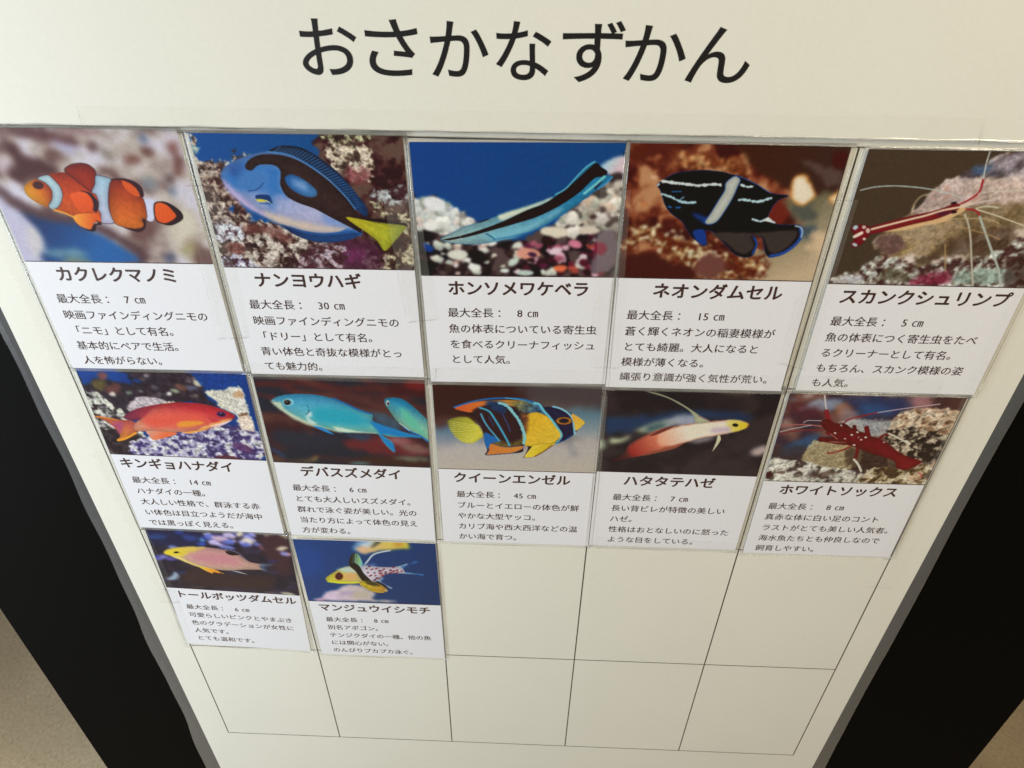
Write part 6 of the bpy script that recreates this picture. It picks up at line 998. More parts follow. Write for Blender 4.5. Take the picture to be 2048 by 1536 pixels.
('lin',(9.6,3.8),(14,62,128),(96.7,66.2),(22,52,104)),
('poly',[(19.8,22.9),(18.1,28.5),(15,33.6),(10.8,37.5),(6,39.7),(1.2,39.9),(-2.9,38.2),(-5.9,34.6),(-7.4,29.8),(-7.2,24.2),(-5.4,18.7),(-2.2,13.8),(2,10.1),(6.6,8),(11.2,7.8),(15.2,9.5),(18.2,12.8),(19.8,17.5)],(16,64,140),{'soft':12}),
('poly',[(42.9,8),(49.1,0),(63.6,-1.6),(54.9,6.5),(47.7,11.7)],(110,150,200),{'soft':3.5}),
('poly',[(45.5,8.8),(52.6,3.7),(62.3,-1.5),(81.7,-2.5),(85.8,2.1),(84.9,6),(74.3,8),(61,10.5),(52.8,13.4),(47.7,12.2)],('g',(51.1,10.5),(226,180,140),(81.2,3.3),(214,196,60)),{'soft':2.5}),
('poly',[(82,1.8),(81.7,2.7),(80.9,3.5),(79.8,4.1),(78.5,4.4),(77.2,4.5),(75.9,4.3),(74.9,3.7),(74.3,3),(74.2,2.2),(74.5,1.3),(75.2,0.5),(76.3,-0.1),(77.6,-0.4),(79,-0.5),(80.2,-0.2),(81.2,0.3),(81.8,1)],(206,150,60),{'soft':3}),
('poly',[(57.6,5.4),(62.2,-0.6),(65.4,-1.2),(61,4.2),(56.7,7.8)],(50,60,50),{'soft':2}),
('poly',[(59.9,0.6),(59.7,1.6),(59,2.6),(57.8,3.7),(56.3,4.6),(54.7,5.3),(53.2,5.7),(51.9,5.6),(51,5.3),(50.7,4.6),(50.9,3.6),(51.7,2.5),(52.9,1.5),(54.4,0.6),(56,-0.1),(57.5,-0.4),(58.7,-0.4),(59.6,-0.1)],(190,206,220),{'soft':3.5}),
('poly',[(4.9,70.1),(10.9,67.5),(15.4,60.7),(24.3,57),(30.4,52.4),(37.6,49.9),(44.3,51.7),(49.3,55.7),(54.4,59.7),(52.1,67.5),(68.8,67.7),(69.3,70.1),(47.6,70.2),(26.6,70.6)],('g',(20.9,61.5),(214,190,214),(42.1,58.2),(196,180,180)),{'soft':1.8,'nz':0.12}),
('poly',[(37.7,59.1),(37.4,60.2),(36.4,61.3),(34.9,62.4),(33,63.4),(31,64),(29.2,64.3),(27.6,64.1),(26.7,63.6),(26.3,62.7),(26.7,61.7),(27.7,60.5),(29.3,59.4),(31.1,58.5),(33.1,57.9),(34.9,57.6),(36.4,57.7),(37.4,58.3)],(180,160,190),{'soft':3.5}),
('poly',[(50.6,62.1),(50,63.6),(48.7,65),(46.7,66.1),(44.4,66.8),(41.9,66.9),(39.7,66.5),(38,65.6),(36.9,64.3),(36.7,62.9),(37.3,61.3),(38.7,59.9),(40.6,58.9),(43,58.2),(45.4,58.1),(47.6,58.5),(49.3,59.4),(50.4,60.6)],(190,176,160),{'soft':4}),
('poly',[(14.7,70.1),(14.4,70.6),(13.5,71),(12.1,71.4),(10.4,71.6),(8.7,71.7),(7.1,71.6),(5.9,71.4),(5.1,71.1),(4.8,70.6),(5.2,70.1),(6.1,69.7),(7.5,69.3),(9.1,69.1),(10.8,69),(12.4,69.1),(13.7,69.3),(14.5,69.6)],(196,150,180),{'soft':2}),
('blur',1.1),
('line',[(49.9,26.5),(53.2,21.3),(57.2,15.1),(62.1,11.9),(70.9,9.1)],1.29,(196,206,216),{'soft':0.6}),
('poly',[(50.7,25.9),(56.9,24.1),(58.5,27),(51.2,27.4)],(70,100,170),{'soft':3}),
('poly',[(72.4,28.4),(78,25.6),(82.8,23.3),(79,29.1),(76.8,31.2),(80,33.1),(89.3,35.2),(77.2,34.8),(73.2,34.5)],(150,176,206),{'soft':1}),
('line',[(79.2,27),(84.1,23.8),(88.9,21.3)],1.47,(40,90,160),{'soft':2.5}),
('line',[(78.7,33.2),(85.3,34.4),(93.3,35.7)],1.17,(50,110,180),{'soft':2}),
('poly',[(57.6,42.5),(63.2,40.7),(60.7,45.5),(66.9,51.5),(68.1,53.1),(62.4,48.6),(56.5,45.7)],(130,160,196),{'soft':1.5}),
('line',[(58,44.6),(62.3,49.1),(67.6,53)],0.6,(206,214,216),{'soft':0.4}),
('poly',[(56.2,45.7),(58.7,45.1),(65.2,51.6),(63.3,52.8)],(24,30,50),{'soft':1}),
('poly',[(37.5,30.1),(45.8,27.7),(52.6,26.8),(60.5,28),(69.1,28),(75.8,27.7),(78.9,30.1),(79.3,34.2),(71.9,34.5),(64.9,36.9),(61.1,40.8),(55.9,45.8),(50.3,47.1),(42.5,43.3)],('g',(49,28.5),(206,206,226),(65,35.9),(222,206,222)),{'soft':0.6,'nz':0.04}),
('poly',[(17.9,44),(19.7,41.3),(24.4,36.9),(30.5,32),(36.2,29.2),(41,28.9),(43.6,34.9),(47.3,43),(50.3,47.1),(42,48.1),(33.6,49.2),(25.4,48.9),(18.9,46.6)],('g',(20.9,42.3),(226,214,60),(42.3,34),(214,190,120)),{'soft':0.5}),
('poly',[(29.1,32.6),(38.2,29.6),(42.2,35),(37.9,37.3),(32.7,35.5)],(186,206,190),{'soft':3}),
('poly',[(42.2,40.2),(41.8,41.8),(40.8,43.3),(39.3,44.4),(37.7,45),(36,45.1),(34.5,44.6),(33.4,43.6),(32.8,42.3),(32.7,40.7),(33.2,39),(34.2,37.6),(35.6,36.5),(37.2,35.8),(38.9,35.7),(40.4,36.2),(41.5,37.2),(42.2,38.6)],(222,170,100),{'soft':4}),
('poly',[(19,46.1),(29.8,47.1),(42.2,46.5),(42,48.1),(29.5,49.2),(20.1,48.1)],(226,226,40),{'soft':1.5}),
('poly',[(38.5,27),(39.4,20),(42.1,14.4),(44.3,13),(46.8,14.2),(48.1,19.5),(48.6,26.5),(45.7,28.2),(42.6,26.8)],('g',(40.8,19.9),(40,36,24),(47.9,21.5),(110,190,206)),{'soft':0.8}),
('rays',[(42.6,26.3),(43.9,26.8),(45.2,27.2),(47.5,27.1)],[(44.1,14.3),(45.4,14.7),(46.9,15.6),(47.7,20.5)],5,0.5,(150,190,110),{}),
('poly',[(38.3,26.5),(42.2,24.3),(45.8,27.7),(48.2,35.7),(51.5,41.8),(54.4,46.9),(58.6,52),(53.9,51.2),(48.8,48.2),(45.3,43.1),(42.3,34),(39.5,30)],(36,26,24),{'soft':0.5}),
('poly',[(43.3,48.5),(47.8,45.1),(54.4,46.4),(58.4,47.7),(63.3,52.8),(64.7,55.9),(61.4,58.5),(55.8,59.2),(50.6,56.7),(46.2,52.6)],('g',(47.5,47.2),(214,190,40),(59.6,56.2),(206,150,50)),{'soft':0.5,'nz':0.12}),
('poly',[(47.9,44.1),(54.5,45.8),(58.9,49.3),(56.7,51),(50,49.2)],(70,60,30),{'soft':2}),
('line',[(43.6,48.7),(46.8,53.1),(51.9,57.2),(61.4,58.3)],0.52,(236,206,50),{'soft':0.4}),
('poly',[(64.2,57.2),(64,57.4),(63.7,57.4),(63.3,57.3),(62.9,57),(62.5,56.6),(62.1,56.1),(61.9,55.7),(61.8,55.2),(61.8,54.9),(62,54.7),(62.3,54.7),(62.7,54.8),(63.2,55.1),(63.6,55.5),(63.9,55.9),(64.2,56.4),(64.3,56.8)],(214,196,140),{}),
('poly',[(32.4,40.7),(32,42.3),(31.1,43.8),(30,45),(28.7,45.6),(27.4,45.7),(26.3,45.2),(25.5,44.1),(25,42.7),(25,41),(25.5,39.4),(26.3,37.9),(27.5,36.8),(28.7,36.2),(30,36.1),(31.1,36.6),(32,37.6),(32.4,39)],(206,150,60),{'soft':0.8}),
('poly',[(31.8,40.5),(31.4,41.9),(30.7,43.2),(29.8,44.2),(28.7,44.8),(27.7,44.8),(26.7,44.4),(26.1,43.5),(25.7,42.2),(25.7,40.8),(26.1,39.4),(26.8,38.1),(27.8,37.1),(28.8,36.6),(29.8,36.5),(30.8,36.9),(31.4,37.8),(31.8,39.1)],(106,30,34),{'soft':0.5}),
('poly',[(30.4,37.4),(30.3,38),(29.9,38.5),(29.5,38.9),(29.1,39.1),(28.6,39.2),(28.2,39),(27.9,38.6),(27.7,38.2),(27.7,37.6),(27.9,37),(28.2,36.5),(28.6,36.1),(29,35.9),(29.5,35.9),(29.9,36),(30.2,36.4),(30.4,36.9)],(96,26,34),{'soft':0.4}),
('poly',[(30.7,41.3),(30.5,42.2),(30,43.1),(29.4,43.7),(28.6,44.1),(27.9,44.1),(27.3,43.8),(26.8,43.2),(26.6,42.4),(26.6,41.5),(26.9,40.5),(27.3,39.7),(28,39.1),(28.7,38.7),(29.4,38.7),(30,39),(30.5,39.5),(30.7,40.3)],(84,20,30),{'soft':0.5}),
('line',[(17.7,45.4),(19.3,46.1)],0.34,(60,60,40),{'soft':0.3}),
('poly',[(52,30),(52,30.2),(51.9,30.6),(51.7,30.9),(51.4,31.1),(51.1,31.3),(50.8,31.4),(50.5,31.3),(50.4,31.2),(50.3,30.9),(50.3,30.7),(50.4,30.3),(50.6,30),(50.9,29.8),(51.2,29.6),(51.5,29.5),(51.8,29.6),(51.9,29.7)],(150,36,60),{'soft':0.35}),
('poly',[(54.6,27.2),(54.6,27.5),(54.4,27.9),(54.1,28.3),(53.8,28.6),(53.4,28.8),(53,28.9),(52.7,28.9),(52.4,28.7),(52.3,28.4),(52.3,28.1),(52.5,27.7),(52.8,27.3),(53.1,27),(53.5,26.8),(53.9,26.7),(54.3,26.7),(54.5,26.9)],(110,40,76),{'soft':0.35}),
('poly',[(56.5,30.5),(56.4,30.8),(56.2,31.1),(55.9,31.5),(55.4,31.9),(54.9,32.2),(54.5,32.3),(54.1,32.4),(53.8,32.3),(53.7,32.1),(53.7,31.8),(53.9,31.4),(54.3,31),(54.7,30.7),(55.2,30.4),(55.7,30.2),(56.1,30.2),(56.4,30.3)],(176,60,76),{'soft':0.35}),
('poly',[(52.5,34.7),(52.5,35.1),(52.4,35.5),(52.2,35.8),(51.9,36.1),(51.6,36.3),(51.3,36.3),(51,36.2),(50.8,36),(50.7,35.7),(50.7,35.4),(50.9,35),(51.1,34.7),(51.3,34.4),(51.6,34.2),(51.9,34.2),(52.2,34.2),(52.4,34.4)],(150,36,60),{'soft':0.35}),
('poly',[(57.8,34.6),(57.8,34.9),(57.6,35.3),(57.3,35.6),(57,35.9),(56.6,36.2),(56.2,36.3),(55.8,36.3),(55.6,36.2),(55.5,36),(55.5,35.7),(55.7,35.3),(56,35),(56.4,34.7),(56.8,34.4),(57.1,34.3),(57.5,34.3),(57.7,34.4)],(110,40,76),{'soft':0.35}),
('poly',[(54.7,37.8),(54.6,38.1),(54.4,38.6),(54.1,39),(53.6,39.4),(53.1,39.7),(52.7,39.8),(52.2,39.8),(52,39.7),(51.8,39.4),(51.9,39),(52.1,38.6),(52.4,38.1),(52.9,37.8),(53.4,37.5),(53.9,37.3),(54.3,37.3),(54.6,37.5)],(176,60,76),{'soft':0.35}),
('poly',[(57.9,37.9),(57.9,38.2),(57.7,38.5),(57.5,38.8),(57.3,39.1),(56.9,39.2),(56.6,39.3),(56.4,39.3),(56.2,39.1),(56.1,38.9),(56.1,38.6),(56.3,38.3),(56.5,38),(56.7,37.7),(57,37.5),(57.3,37.5),(57.6,37.5),(57.8,37.6)],(150,36,60),{'soft':0.35}),
('poly',[(61.8,31.9),(61.8,32.2),(61.6,32.6),(61.3,33),(61,33.4),(60.6,33.6),(60.2,33.7),(59.9,33.6),(59.6,33.5),(59.5,33.2),(59.5,32.8),(59.7,32.4),(60,32),(60.3,31.7),(60.7,31.5),(61.1,31.4),(61.4,31.4),(61.7,31.6)],(110,40,76),{'soft':0.35}),
('poly',[(62.2,34),(62.1,34.3),(61.9,34.7),(61.5,35),(61.1,35.4),(60.6,35.7),(60.1,35.9),(59.7,35.9),(59.5,35.8),(59.3,35.6),(59.4,35.3),(59.6,34.9),(60,34.5),(60.4,34.2),(60.9,33.9),(61.4,33.7),(61.8,33.7),(62,33.8)],(176,60,76),{'soft':0.35}),
('poly',[(65.1,30),(65.1,30.4),(65,30.7),(64.8,31.1),(64.5,31.4),(64.2,31.5),(63.9,31.6),(63.6,31.5),(63.4,31.3),(63.3,31),(63.3,30.7),(63.5,30.3),(63.7,29.9),(63.9,29.7),(64.2,29.5),(64.5,29.4),(64.8,29.5),(65,29.7)],(150,36,60),{'soft':0.35}),
('poly',[(66.3,33.2),(66.3,33.5),(66.2,33.8),(65.9,34.2),(65.5,34.5),(65.1,34.7),(64.7,34.8),(64.4,34.8),(64.2,34.7),(64.1,34.5),(64.1,34.2),(64.3,33.8),(64.5,33.5),(64.9,33.2),(65.3,33),(65.7,32.8),(66,32.8),(66.2,33)],(110,40,76),{'soft':0.35}),
('poly',[(63.8,37.3),(63.8,37.7),(63.6,38.1),(63.2,38.5),(62.8,38.9),(62.3,39.2),(61.8,39.4),(61.4,39.4),(61.1,39.2),(61,38.9),(61.1,38.5),(61.3,38.1),(61.6,37.7),(62.1,37.3),(62.5,37),(63,36.9),(63.4,36.9),(63.7,37)],(176,60,76),{'soft':0.35}),
('poly',[(63.5,31.9),(63.5,32.2),(63.4,32.5),(63.2,32.8),(62.9,33.1),(62.6,33.3),(62.3,33.3),(62.1,33.3),(61.9,33.2),(61.8,32.9),(61.8,32.6),(61.9,32.3),(62.1,32),(62.4,31.8),(62.7,31.6),(63,31.5),(63.3,31.6),(63.4,31.7)],(150,36,60),{'soft':0.35}),
('poly',[(70.2,30.9),(70.2,31.3),(70.1,31.7),(69.8,32.1),(69.4,32.4),(69.1,32.6),(68.7,32.7),(68.3,32.7),(68.1,32.5),(68,32.2),(68,31.9),(68.2,31.5),(68.4,31.1),(68.8,30.8),(69.2,30.5),(69.6,30.4),(69.9,30.5),(70.1,30.7)],(110,40,76),{'soft':0.35}),
('poly',[(70.6,33.3),(70.6,33.7),(70.4,34),(70,34.4),(69.6,34.8),(69.1,35),(68.6,35.2),(68.2,35.3),(67.9,35.2),(67.8,35),(67.9,34.6),(68.1,34.3),(68.4,33.9),(68.9,33.5),(69.3,33.3),(69.8,33.1),(70.2,33),(70.5,33.1)],(176,60,76),{'soft':0.35}),
('poly',[(72.7,27.4),(72.7,27.8),(72.6,28.1),(72.4,28.5),(72.1,28.7),(71.8,28.9),(71.5,29),(71.2,28.9),(71,28.7),(70.9,28.4),(70.9,28),(71.1,27.7),(71.2,27.3),(71.5,27.1),(71.8,26.9),(72.1,26.8),(72.4,26.9),(72.6,27.1)],(150,36,60),{'soft':0.35}),
('poly',[(75.3,30.5),(75.3,30.8),(75.1,31.1),(74.8,31.5),(74.5,31.8),(74.1,32),(73.7,32.1),(73.4,32.1),(73.2,32),(73.1,31.8),(73.1,31.5),(73.2,31.1),(73.5,30.8),(73.9,30.5),(74.3,30.3),(74.6,30.2),(75,30.1),(75.2,30.3)],(110,40,76),{'soft':0.35}),
('poly',[(75.3,33.1),(75.3,33.5),(75.1,33.9),(74.8,34.3),(74.3,34.7),(73.8,35),(73.4,35.1),(73,35.1),(72.7,35),(72.5,34.7),(72.6,34.3),(72.8,33.9),(73.1,33.5),(73.5,33.1),(74,32.8),(74.5,32.7),(74.9,32.7),(75.2,32.8)],(176,60,76),{'soft':0.35}),
('poly',[(68.6,34.7),(68.6,35),(68.5,35.4),(68.3,35.7),(68,35.9),(67.7,36.1),(67.4,36.2),(67.2,36.1),(67,36),(66.9,35.8),(66.9,35.5),(67,35.1),(67.2,34.8),(67.5,34.6),(67.8,34.4),(68.1,34.3),(68.4,34.4),(68.5,34.5)],(150,36,60),{'soft':0.35}),
('poly',[(58.8,40.8),(58.8,41.2),(58.6,41.6),(58.4,42),(58,42.3),(57.6,42.5),(57.2,42.6),(56.9,42.6),(56.6,42.4),(56.5,42.1),(56.6,41.8),(56.7,41.3),(57,41),(57.4,40.6),(57.8,40.4),(58.1,40.3),(58.5,40.3),(58.7,40.5)],(110,40,76),{'soft':0.35}),
('poly',[(60,29.3),(59.9,29.6),(59.7,30),(59.3,30.3),(58.9,30.7),(58.4,31),(57.9,31.1),(57.5,31.2),(57.3,31.1),(57.2,30.9),(57.2,30.6),(57.4,30.2),(57.8,29.8),(58.2,29.5),(58.7,29.2),(59.2,29),(59.6,29),(59.8,29.1)],(176,60,76),{'soft':0.35}),
('poly',[(60.6,40.9),(60.6,41.2),(60.5,41.6),(60.3,42),(60,42.2),(59.7,42.4),(59.4,42.5),(59.1,42.4),(58.9,42.2),(58.8,41.9),(58.9,41.5),(59,41.1),(59.2,40.8),(59.4,40.5),(59.8,40.3),(60.1,40.3),(60.3,40.3),(60.5,40.6)],(150,36,60),{'soft':0.35}),
('poly',[(66.1,35.2),(66.1,35.6),(65.9,35.9),(65.7,36.2),(65.3,36.6),(64.9,36.8),(64.5,36.9),(64.2,36.9),(64,36.8),(63.9,36.6),(63.9,36.3),(64.1,35.9),(64.3,35.6),(64.7,35.3),(65.1,35),(65.5,34.9),(65.8,34.9),(66,35)],(110,40,76),{'soft':0.35}),
('poly',[(72.8,31.7),(72.7,32.1),(72.5,32.5),(72.2,32.9),(71.8,33.3),(71.3,33.6),(70.8,33.7),(70.4,33.7),(70.1,33.6),(70,33.3),(70,32.9),(70.2,32.5),(70.6,32.1),(71,31.7),(71.5,31.4),(72,31.3),(72.4,31.3),(72.6,31.4)],(176,60,76),{'soft':0.35}),
('poly',[(78.3,31.7),(78.3,32),(78.2,32.3),(78,32.6),(77.7,32.9),(77.4,33),(77.1,33.1),(76.8,33.1),(76.7,32.9),(76.6,32.7),(76.6,32.4),(76.7,32.1),(76.9,31.8),(77.2,31.5),(77.5,31.4),(77.8,31.3),(78,31.3),(78.2,31.5)],(150,36,60),{'soft':0.35}),
('poly',[(56.9,43),(56.9,43.4),(56.7,43.8),(56.4,44.2),(56.1,44.5),(55.7,44.7),(55.3,44.8),(54.9,44.8),(54.7,44.6),(54.6,44.3),(54.6,44),(54.8,43.5),(55.1,43.1),(55.4,42.8),(55.8,42.6),(56.2,42.5),(56.6,42.5),(56.8,42.7)],(110,40,76),{'soft':0.35}),
('poly',[(63,35.3),(63,35.6),(62.8,35.9),(62.4,36.3),(62,36.7),(61.5,37),(61,37.2),(60.6,37.2),(60.3,37.1),(60.2,36.9),(60.3,36.6),(60.5,36.2),(60.8,35.8),(61.3,35.5),(61.8,35.2),(62.2,35),(62.6,35),(62.9,35.1)],(176,60,76),{'soft':0.35}),
],
}
TAPES = [
('long clear tape strip across the lower edge of the title sheet', [(-212.8,-298.8),(217.5,-302.6),(219.3,-290),(-213,-287.2)]),
('upright clear tape joining the clownfish card to the blue tang card', [(-171.1,-261),(-153,-261.4),(-157.4,-169),(-174.9,-167.7)]),
('upright clear tape joining the blue tang card to the striped wrasse card', [(-68.6,-255.5),(-50.1,-256),(-45.4,-184.8),(-61.3,-182.7)]),
('upright clear tape joining the striped wrasse card to the black damselfish card', [(41.8,-263.5),(57.3,-263.8),(61.6,-154.8),(45.9,-155)]),
('upright clear tape joining the black damselfish card to the striped shrimp card', [(154.4,-261),(171.1,-261.4),(171.6,-157.3),(155.4,-161.7)]),
('long clear tape on the right poster margin beside the two shrimp cards', [(268.7,-216.5),(287,-214),(283.4,37.6),(268.7,36.7)]),
('level clear tape under the text of the blue tang card', [(-160.4,-150.7),(-48.1,-151),(-49.3,-139.4),(-160.9,-139.6)]),
('level clear tape under the text of the striped wrasse and black damselfish cards', [(-46.8,-151.8),(162.7,-153),(162.9,-139.7),(-48.1,-139.1)]),
('level clear tape under the text of the striped shrimp card', [(166.7,-153.5),(252.7,-152.2),(253,-139.2),(167.2,-140.6)]),
('narrow upright clear tape between the angelfish card and the dartfish card', [(53.6,-134.1),(57.2,-134.2),(61.2,0.6),(55.4,0.9)]),
('level clear tape under the text of the dartfish card', [(61.9,-7.9),(162.5,-6.6),(163.9,4),(62.1,3.8)]),
('long clear tape down the left poster margin beside the clownfish and red orange fish cards', [(-282.2,-242),(-270.2,-242.3),(-266,85.9),(-281.7,86.8)]),
('short clear tape on the poster at the lower left of the yellow headed damselfish card', [(-276.8,69.5),(-266.1,71.4),(-270.8,148.6),(-281.9,144.9)]),
]
CARD_AT = {1:(-271.4,-215.5,-0.7),2:(-160.6,-215.1,-0.6),3:(-51.7,-213.1,-1),4:(55,-214.9,-0.35),5:(168.7,-214.5,-0.25),6:(-270.3,-73.5,0.9),7:(-160.3,-70.9,0.35),8:(-49.6,-69.7,-0.2),9:(56,-71.8,0.05),10:(166.7,-68.1,-0.4),11:(-271.7,66.9,2.4),12:(-160.6,77.6,-0.2)}
LETTERS_AT = [(-99.4,-73.3,-338.8,-315.2),(-69.4,-45.5,-339.1,-315.4),(-40.2,-13.8,-338.8,-315.5),(-10.5,14.4,-339.2,-314.7),(19.3,47.1,-340,-314.3),(47.3,75.1,-338.6,-315.3),(75.9,104.2,-338.4,-315.1)]


# ------------------------------------------------------------------ the ink painter (flat print on the cards)
IMG_W, IMG_H = 105.0, 72.0
_tables = {}


def value_noise(x, y, seed):
    if seed not in _tables:
        _tables[seed] = np.random.default_rng(seed).random((64, 64))
    t = _tables[seed]
    xi, yi = np.floor(x).astype(int), np.floor(y).astype(int)
    fx, fy = x - xi, y - yi
    fx = fx * fx * (3 - 2 * fx)
    fy = fy * fy * (3 - 2 * fy)
    a, b_ = t[yi & 63, xi & 63], t[yi & 63, (xi + 1) & 63]
    c, d = t[(yi + 1) & 63, xi & 63], t[(yi + 1) & 63, (xi + 1) & 63]
    return (a * (1 - fx) + b_ * fx) * (1 - fy) + (c * (1 - fx) + d * fx) * fy


def fbm(x, y, octaves, seed):
    s_, amp, tot = 0, 1.0, 0.0
    for o in range(octaves):
        s_ = s_ + amp * value_noise(x * 2 ** o + 7.3 * o, y * 2 ** o + 3.1 * o, seed + o)
        tot += amp
        amp *= 0.55
    return s_ / tot


def smooth_poly(pts, closed=True, n=4):
    p_ = np.array(pts, float)
    k = len(p_)
    if k < 4 and closed or k < 3:
        return p_
    out = []
    rng_ = range(k) if closed else range(k - 1)
    for i in rng_:
        if closed:
            a, b_, c, d = p_[(i - 1) % k], p_[i], p_[(i + 1) % k], p_[(i + 2) % k]
        else:
            a, b_, c, d = p_[max(i - 1, 0)], p_[i], p_[i + 1], p_[min(i + 2, k - 1)]
        for t in np.arange(n) / n:
            out.append(0.5 * ((2 * b_) + (-a + c) * t + (2 * a - 5 * b_ + 4 * c - d) * t * t + (-a + 3 * b_ - 3 * c + d) * t ** 3))
    if not closed:
        out.append(p_[-1])
    return np.array(out)


def seg_dist(X, Y, p_, closed):
    d2 = np.full(X.shape, 1e9)
    ins = np.zeros(X.shape, bool)
    k = len(p_)
    for i in range(k if closed else k - 1):
        ax, ay = p_[i]
        bx, by = p_[(i + 1) % k]
        ex, ey = bx - ax, by - ay
        L2 = ex * ex + ey * ey + 1e-9
        t = np.clip(((X - ax) * ex + (Y - ay) * ey) / L2, 0, 1)
        d2 = np.minimum(d2, (X - ax - t * ex) ** 2 + (Y - ay - t * ey) ** 2)
        if closed:
            cr = (ay > Y) != (by > Y)
            if cr.any():
                xs = ax + (Y - ay) * ex / (ey if abs(ey) > 1e-9 else 1e-9)
                ins ^= cr & (X < xs)
    d_ = np.sqrt(d2)
    return np.where(ins, -d_, d_) if closed else d_


def cover(d_, soft):
    t = np.clip(0.5 - d_ / soft, 0, 1)
    return t * t * (3 - 2 * t)


class Painter:
    def __init__(self, nx, ny, seed):
        gx, gy = np.meshgrid(np.linspace(0, IMG_W, nx), np.linspace(0, IMG_H, ny))
        self.X, self.Y = gx, gy
        self.C = np.full((ny, nx, 3), 128.0)
        self.nx, self.ny, self.seed = nx, ny, seed

    def win(self, pts, m_):
        x0, y0 = pts.min(0) - m_
        x1, y1 = pts.max(0) + m_
        i0 = max(0, int(x0 / IMG_W * (self.nx - 1)))
        i1 = min(self.nx, int(x1 / IMG_W * (self.nx - 1)) + 2)
        j0 = max(0, int(y0 / IMG_H * (self.ny - 1)))
        j1 = min(self.ny, int(y1 / IMG_H * (self.ny - 1)) + 2)
        if i0 >= i1 or j0 >= j1:
            return None
        return (slice(j0, j1), slice(i0, i1))

    def grad(self, c, X, Y):
        if c[0] == 'g':
            (ax, ay), c0, (bx, by), c1 = c[1:]
            ex, ey = bx - ax, by - ay
            t = np.clip(((X - ax) * ex + (Y - ay) * ey) / (ex * ex + ey * ey + 1e-9), 0, 1)[..., None]
            return np.array(c0, float) * (1 - t) + np.array(c1, float) * t
        return np.broadcast_to(np.array(c, float), X.shape + (3,)).copy()

    def blend(self, w, col_, a):
        a = a[..., None]
        self.C[w] = self.C[w] * (1 - a) + col_ * a

    def run(self, ops):
        last = max([i for i, op in enumerate(ops) if op[0] == 'blur'] or [-1])
        for n_, op in enumerate(ops):
            self.fore = n_ > last
            getattr(self, 'do_' + op[0])(n_, *op[1:])
        j = np.random.default_rng(self.seed).normal(0, 2.2, (self.ny, self.nx, 1))
        self.do_blur(0, 0.17)
        grey = self.C.mean(-1, keepdims=True)
        self.C = grey + (self.C - grey) * 0.93
        mott = fbm(self.X / 0.9, self.Y / 0.9, 3, 41) - 0.5
        self.C = np.clip(self.C * (1 + 0.10 * mott[..., None]) + j, 0, 255)

    def do_base(self, n_, c):
        self.C[:] = c

    def do_blur(self, n_, sigma):
        s_ = sigma / (IMG_W / (self.nx - 1))
        k = int(s_ * 3) + 1
        g = np.exp(-0.5 * (np.arange(-k, k + 1) / s_) ** 2)
        g /= g.sum()
        for ax in (0, 1):
            pad = [(0, 0)] * 3
            pad[ax] = (k, k)
            P_ = np.pad(self.C, pad, mode='edge')
            n0 = self.C.shape[ax]
            self.C = sum(g[i] * np.take(P_, np.arange(i, i + n0), axis=ax) for i in range(2 * k + 1))

    def do_lin(self, n_, p0, c0, p1, c1):
        self.C[:] = self.grad(('g', p0, c0, p1, c1), self.X, self.Y)

    def do_poly(self, n_, pts, c, k):
        soft = k.get('soft', 0.3)
        p_ = smooth_poly(pts)
        ow = k.get('out', (0, 0))[0]
        w = self.win(p_, soft + ow + 0.5)
        if w is None:
            return
        X, Y = self.X[w], self.Y[w]
        d_ = seg_dist(X, Y, p_, True)
        if self.fore and soft > 1.2:
            soft = soft * 1.5
            d_ = d_ + (fbm(X / 3.5, Y / 3.5, 3, 900 + n_) - 0.5) * soft * 0.35
        elif soft > 1.2:
            d_ = d_ + (fbm(X / 3.5, Y / 3.5, 3, 900 + n_) - 0.5) * soft * 1.1
        elif k.get('wob'):
            d_ = d_ + (fbm(X / .8, Y / .8, 2, 900 + n_) - 0.5) * k['wob']
        if ow:
            self.blend(w, np.array(k['out'][1], float), cover(d_ - ow / 2, soft) * 0.85)
        col_ = self.grad(c, X, Y)
        if k.get('nz'):
            col_ = col_ * (1 + k['nz'] * 2.4 * (fbm(X / 1.6, Y / 1.6, 4, 500 + n_) - 0.5))[..., None]
        if k.get('sc'):
            s_, am = k['sc']
            u, v = (X + Y * 0.55) / s_, (X - Y * 1.2) / s_
            pat = np.sin(2 * np.pi * u) * np.sin(2 * np.pi * v)
            col_ = col_ * (1 + am * pat)[..., None]
        if self.fore and soft < 0.7 and len(pts) > 8:
            ext = p_.max(0) - p_.min(0)
            rim = min(ext.min() * 0.22, 4.0)
            col_ = col_ * (1 - 0.26 * np.exp(np.minimum(d_, 0) / rim))[..., None]
        al = 1.0
        if not self.fore and self.seed in (2, 5, 6, 10) and soft >= 1:      # rock patches let the rock under them show
            al = 0.9 if self.seed == 6 else 0.72
            d_ = d_ + (fbm(X / 1.4, Y / 1.4, 3, 950 + n_) - 0.5) * 2.2
            g_ = fbm(X / 0.8, Y / 0.8, 3, 970 + n_)
            col_ = col_ * (1 + 0.9 * (g_ - 0.5))[..., None]
        self.blend(w, col_, cover(d_ + (ow / 2 if ow else 0), soft) * al)

    def do_line(self, n_, pts, width, c, k):
        soft = k.get('soft', 0.3)
        p_ = smooth_poly(pts, False)
        w = self.win(p_, width + soft + 0.5)
        if w is None:
            return
        X, Y = self.X[w], self.Y[w]
        d_ = seg_dist(X, Y, p_, False) - width / 2
        wob = k.get('wob', 0)
        if wob:
            d_ = d_ + (fbm(X / .9, Y / .9, 2, 700 + n_) - 0.5) * wob * 2
        if soft > 1.2:
            d_ = d_ + (fbm(X / 4, Y / 4, 3, 700 + n_) - 0.5) * soft
        self.blend(w, self.grad(c, X, Y), cover(d_, max(soft, .3)))

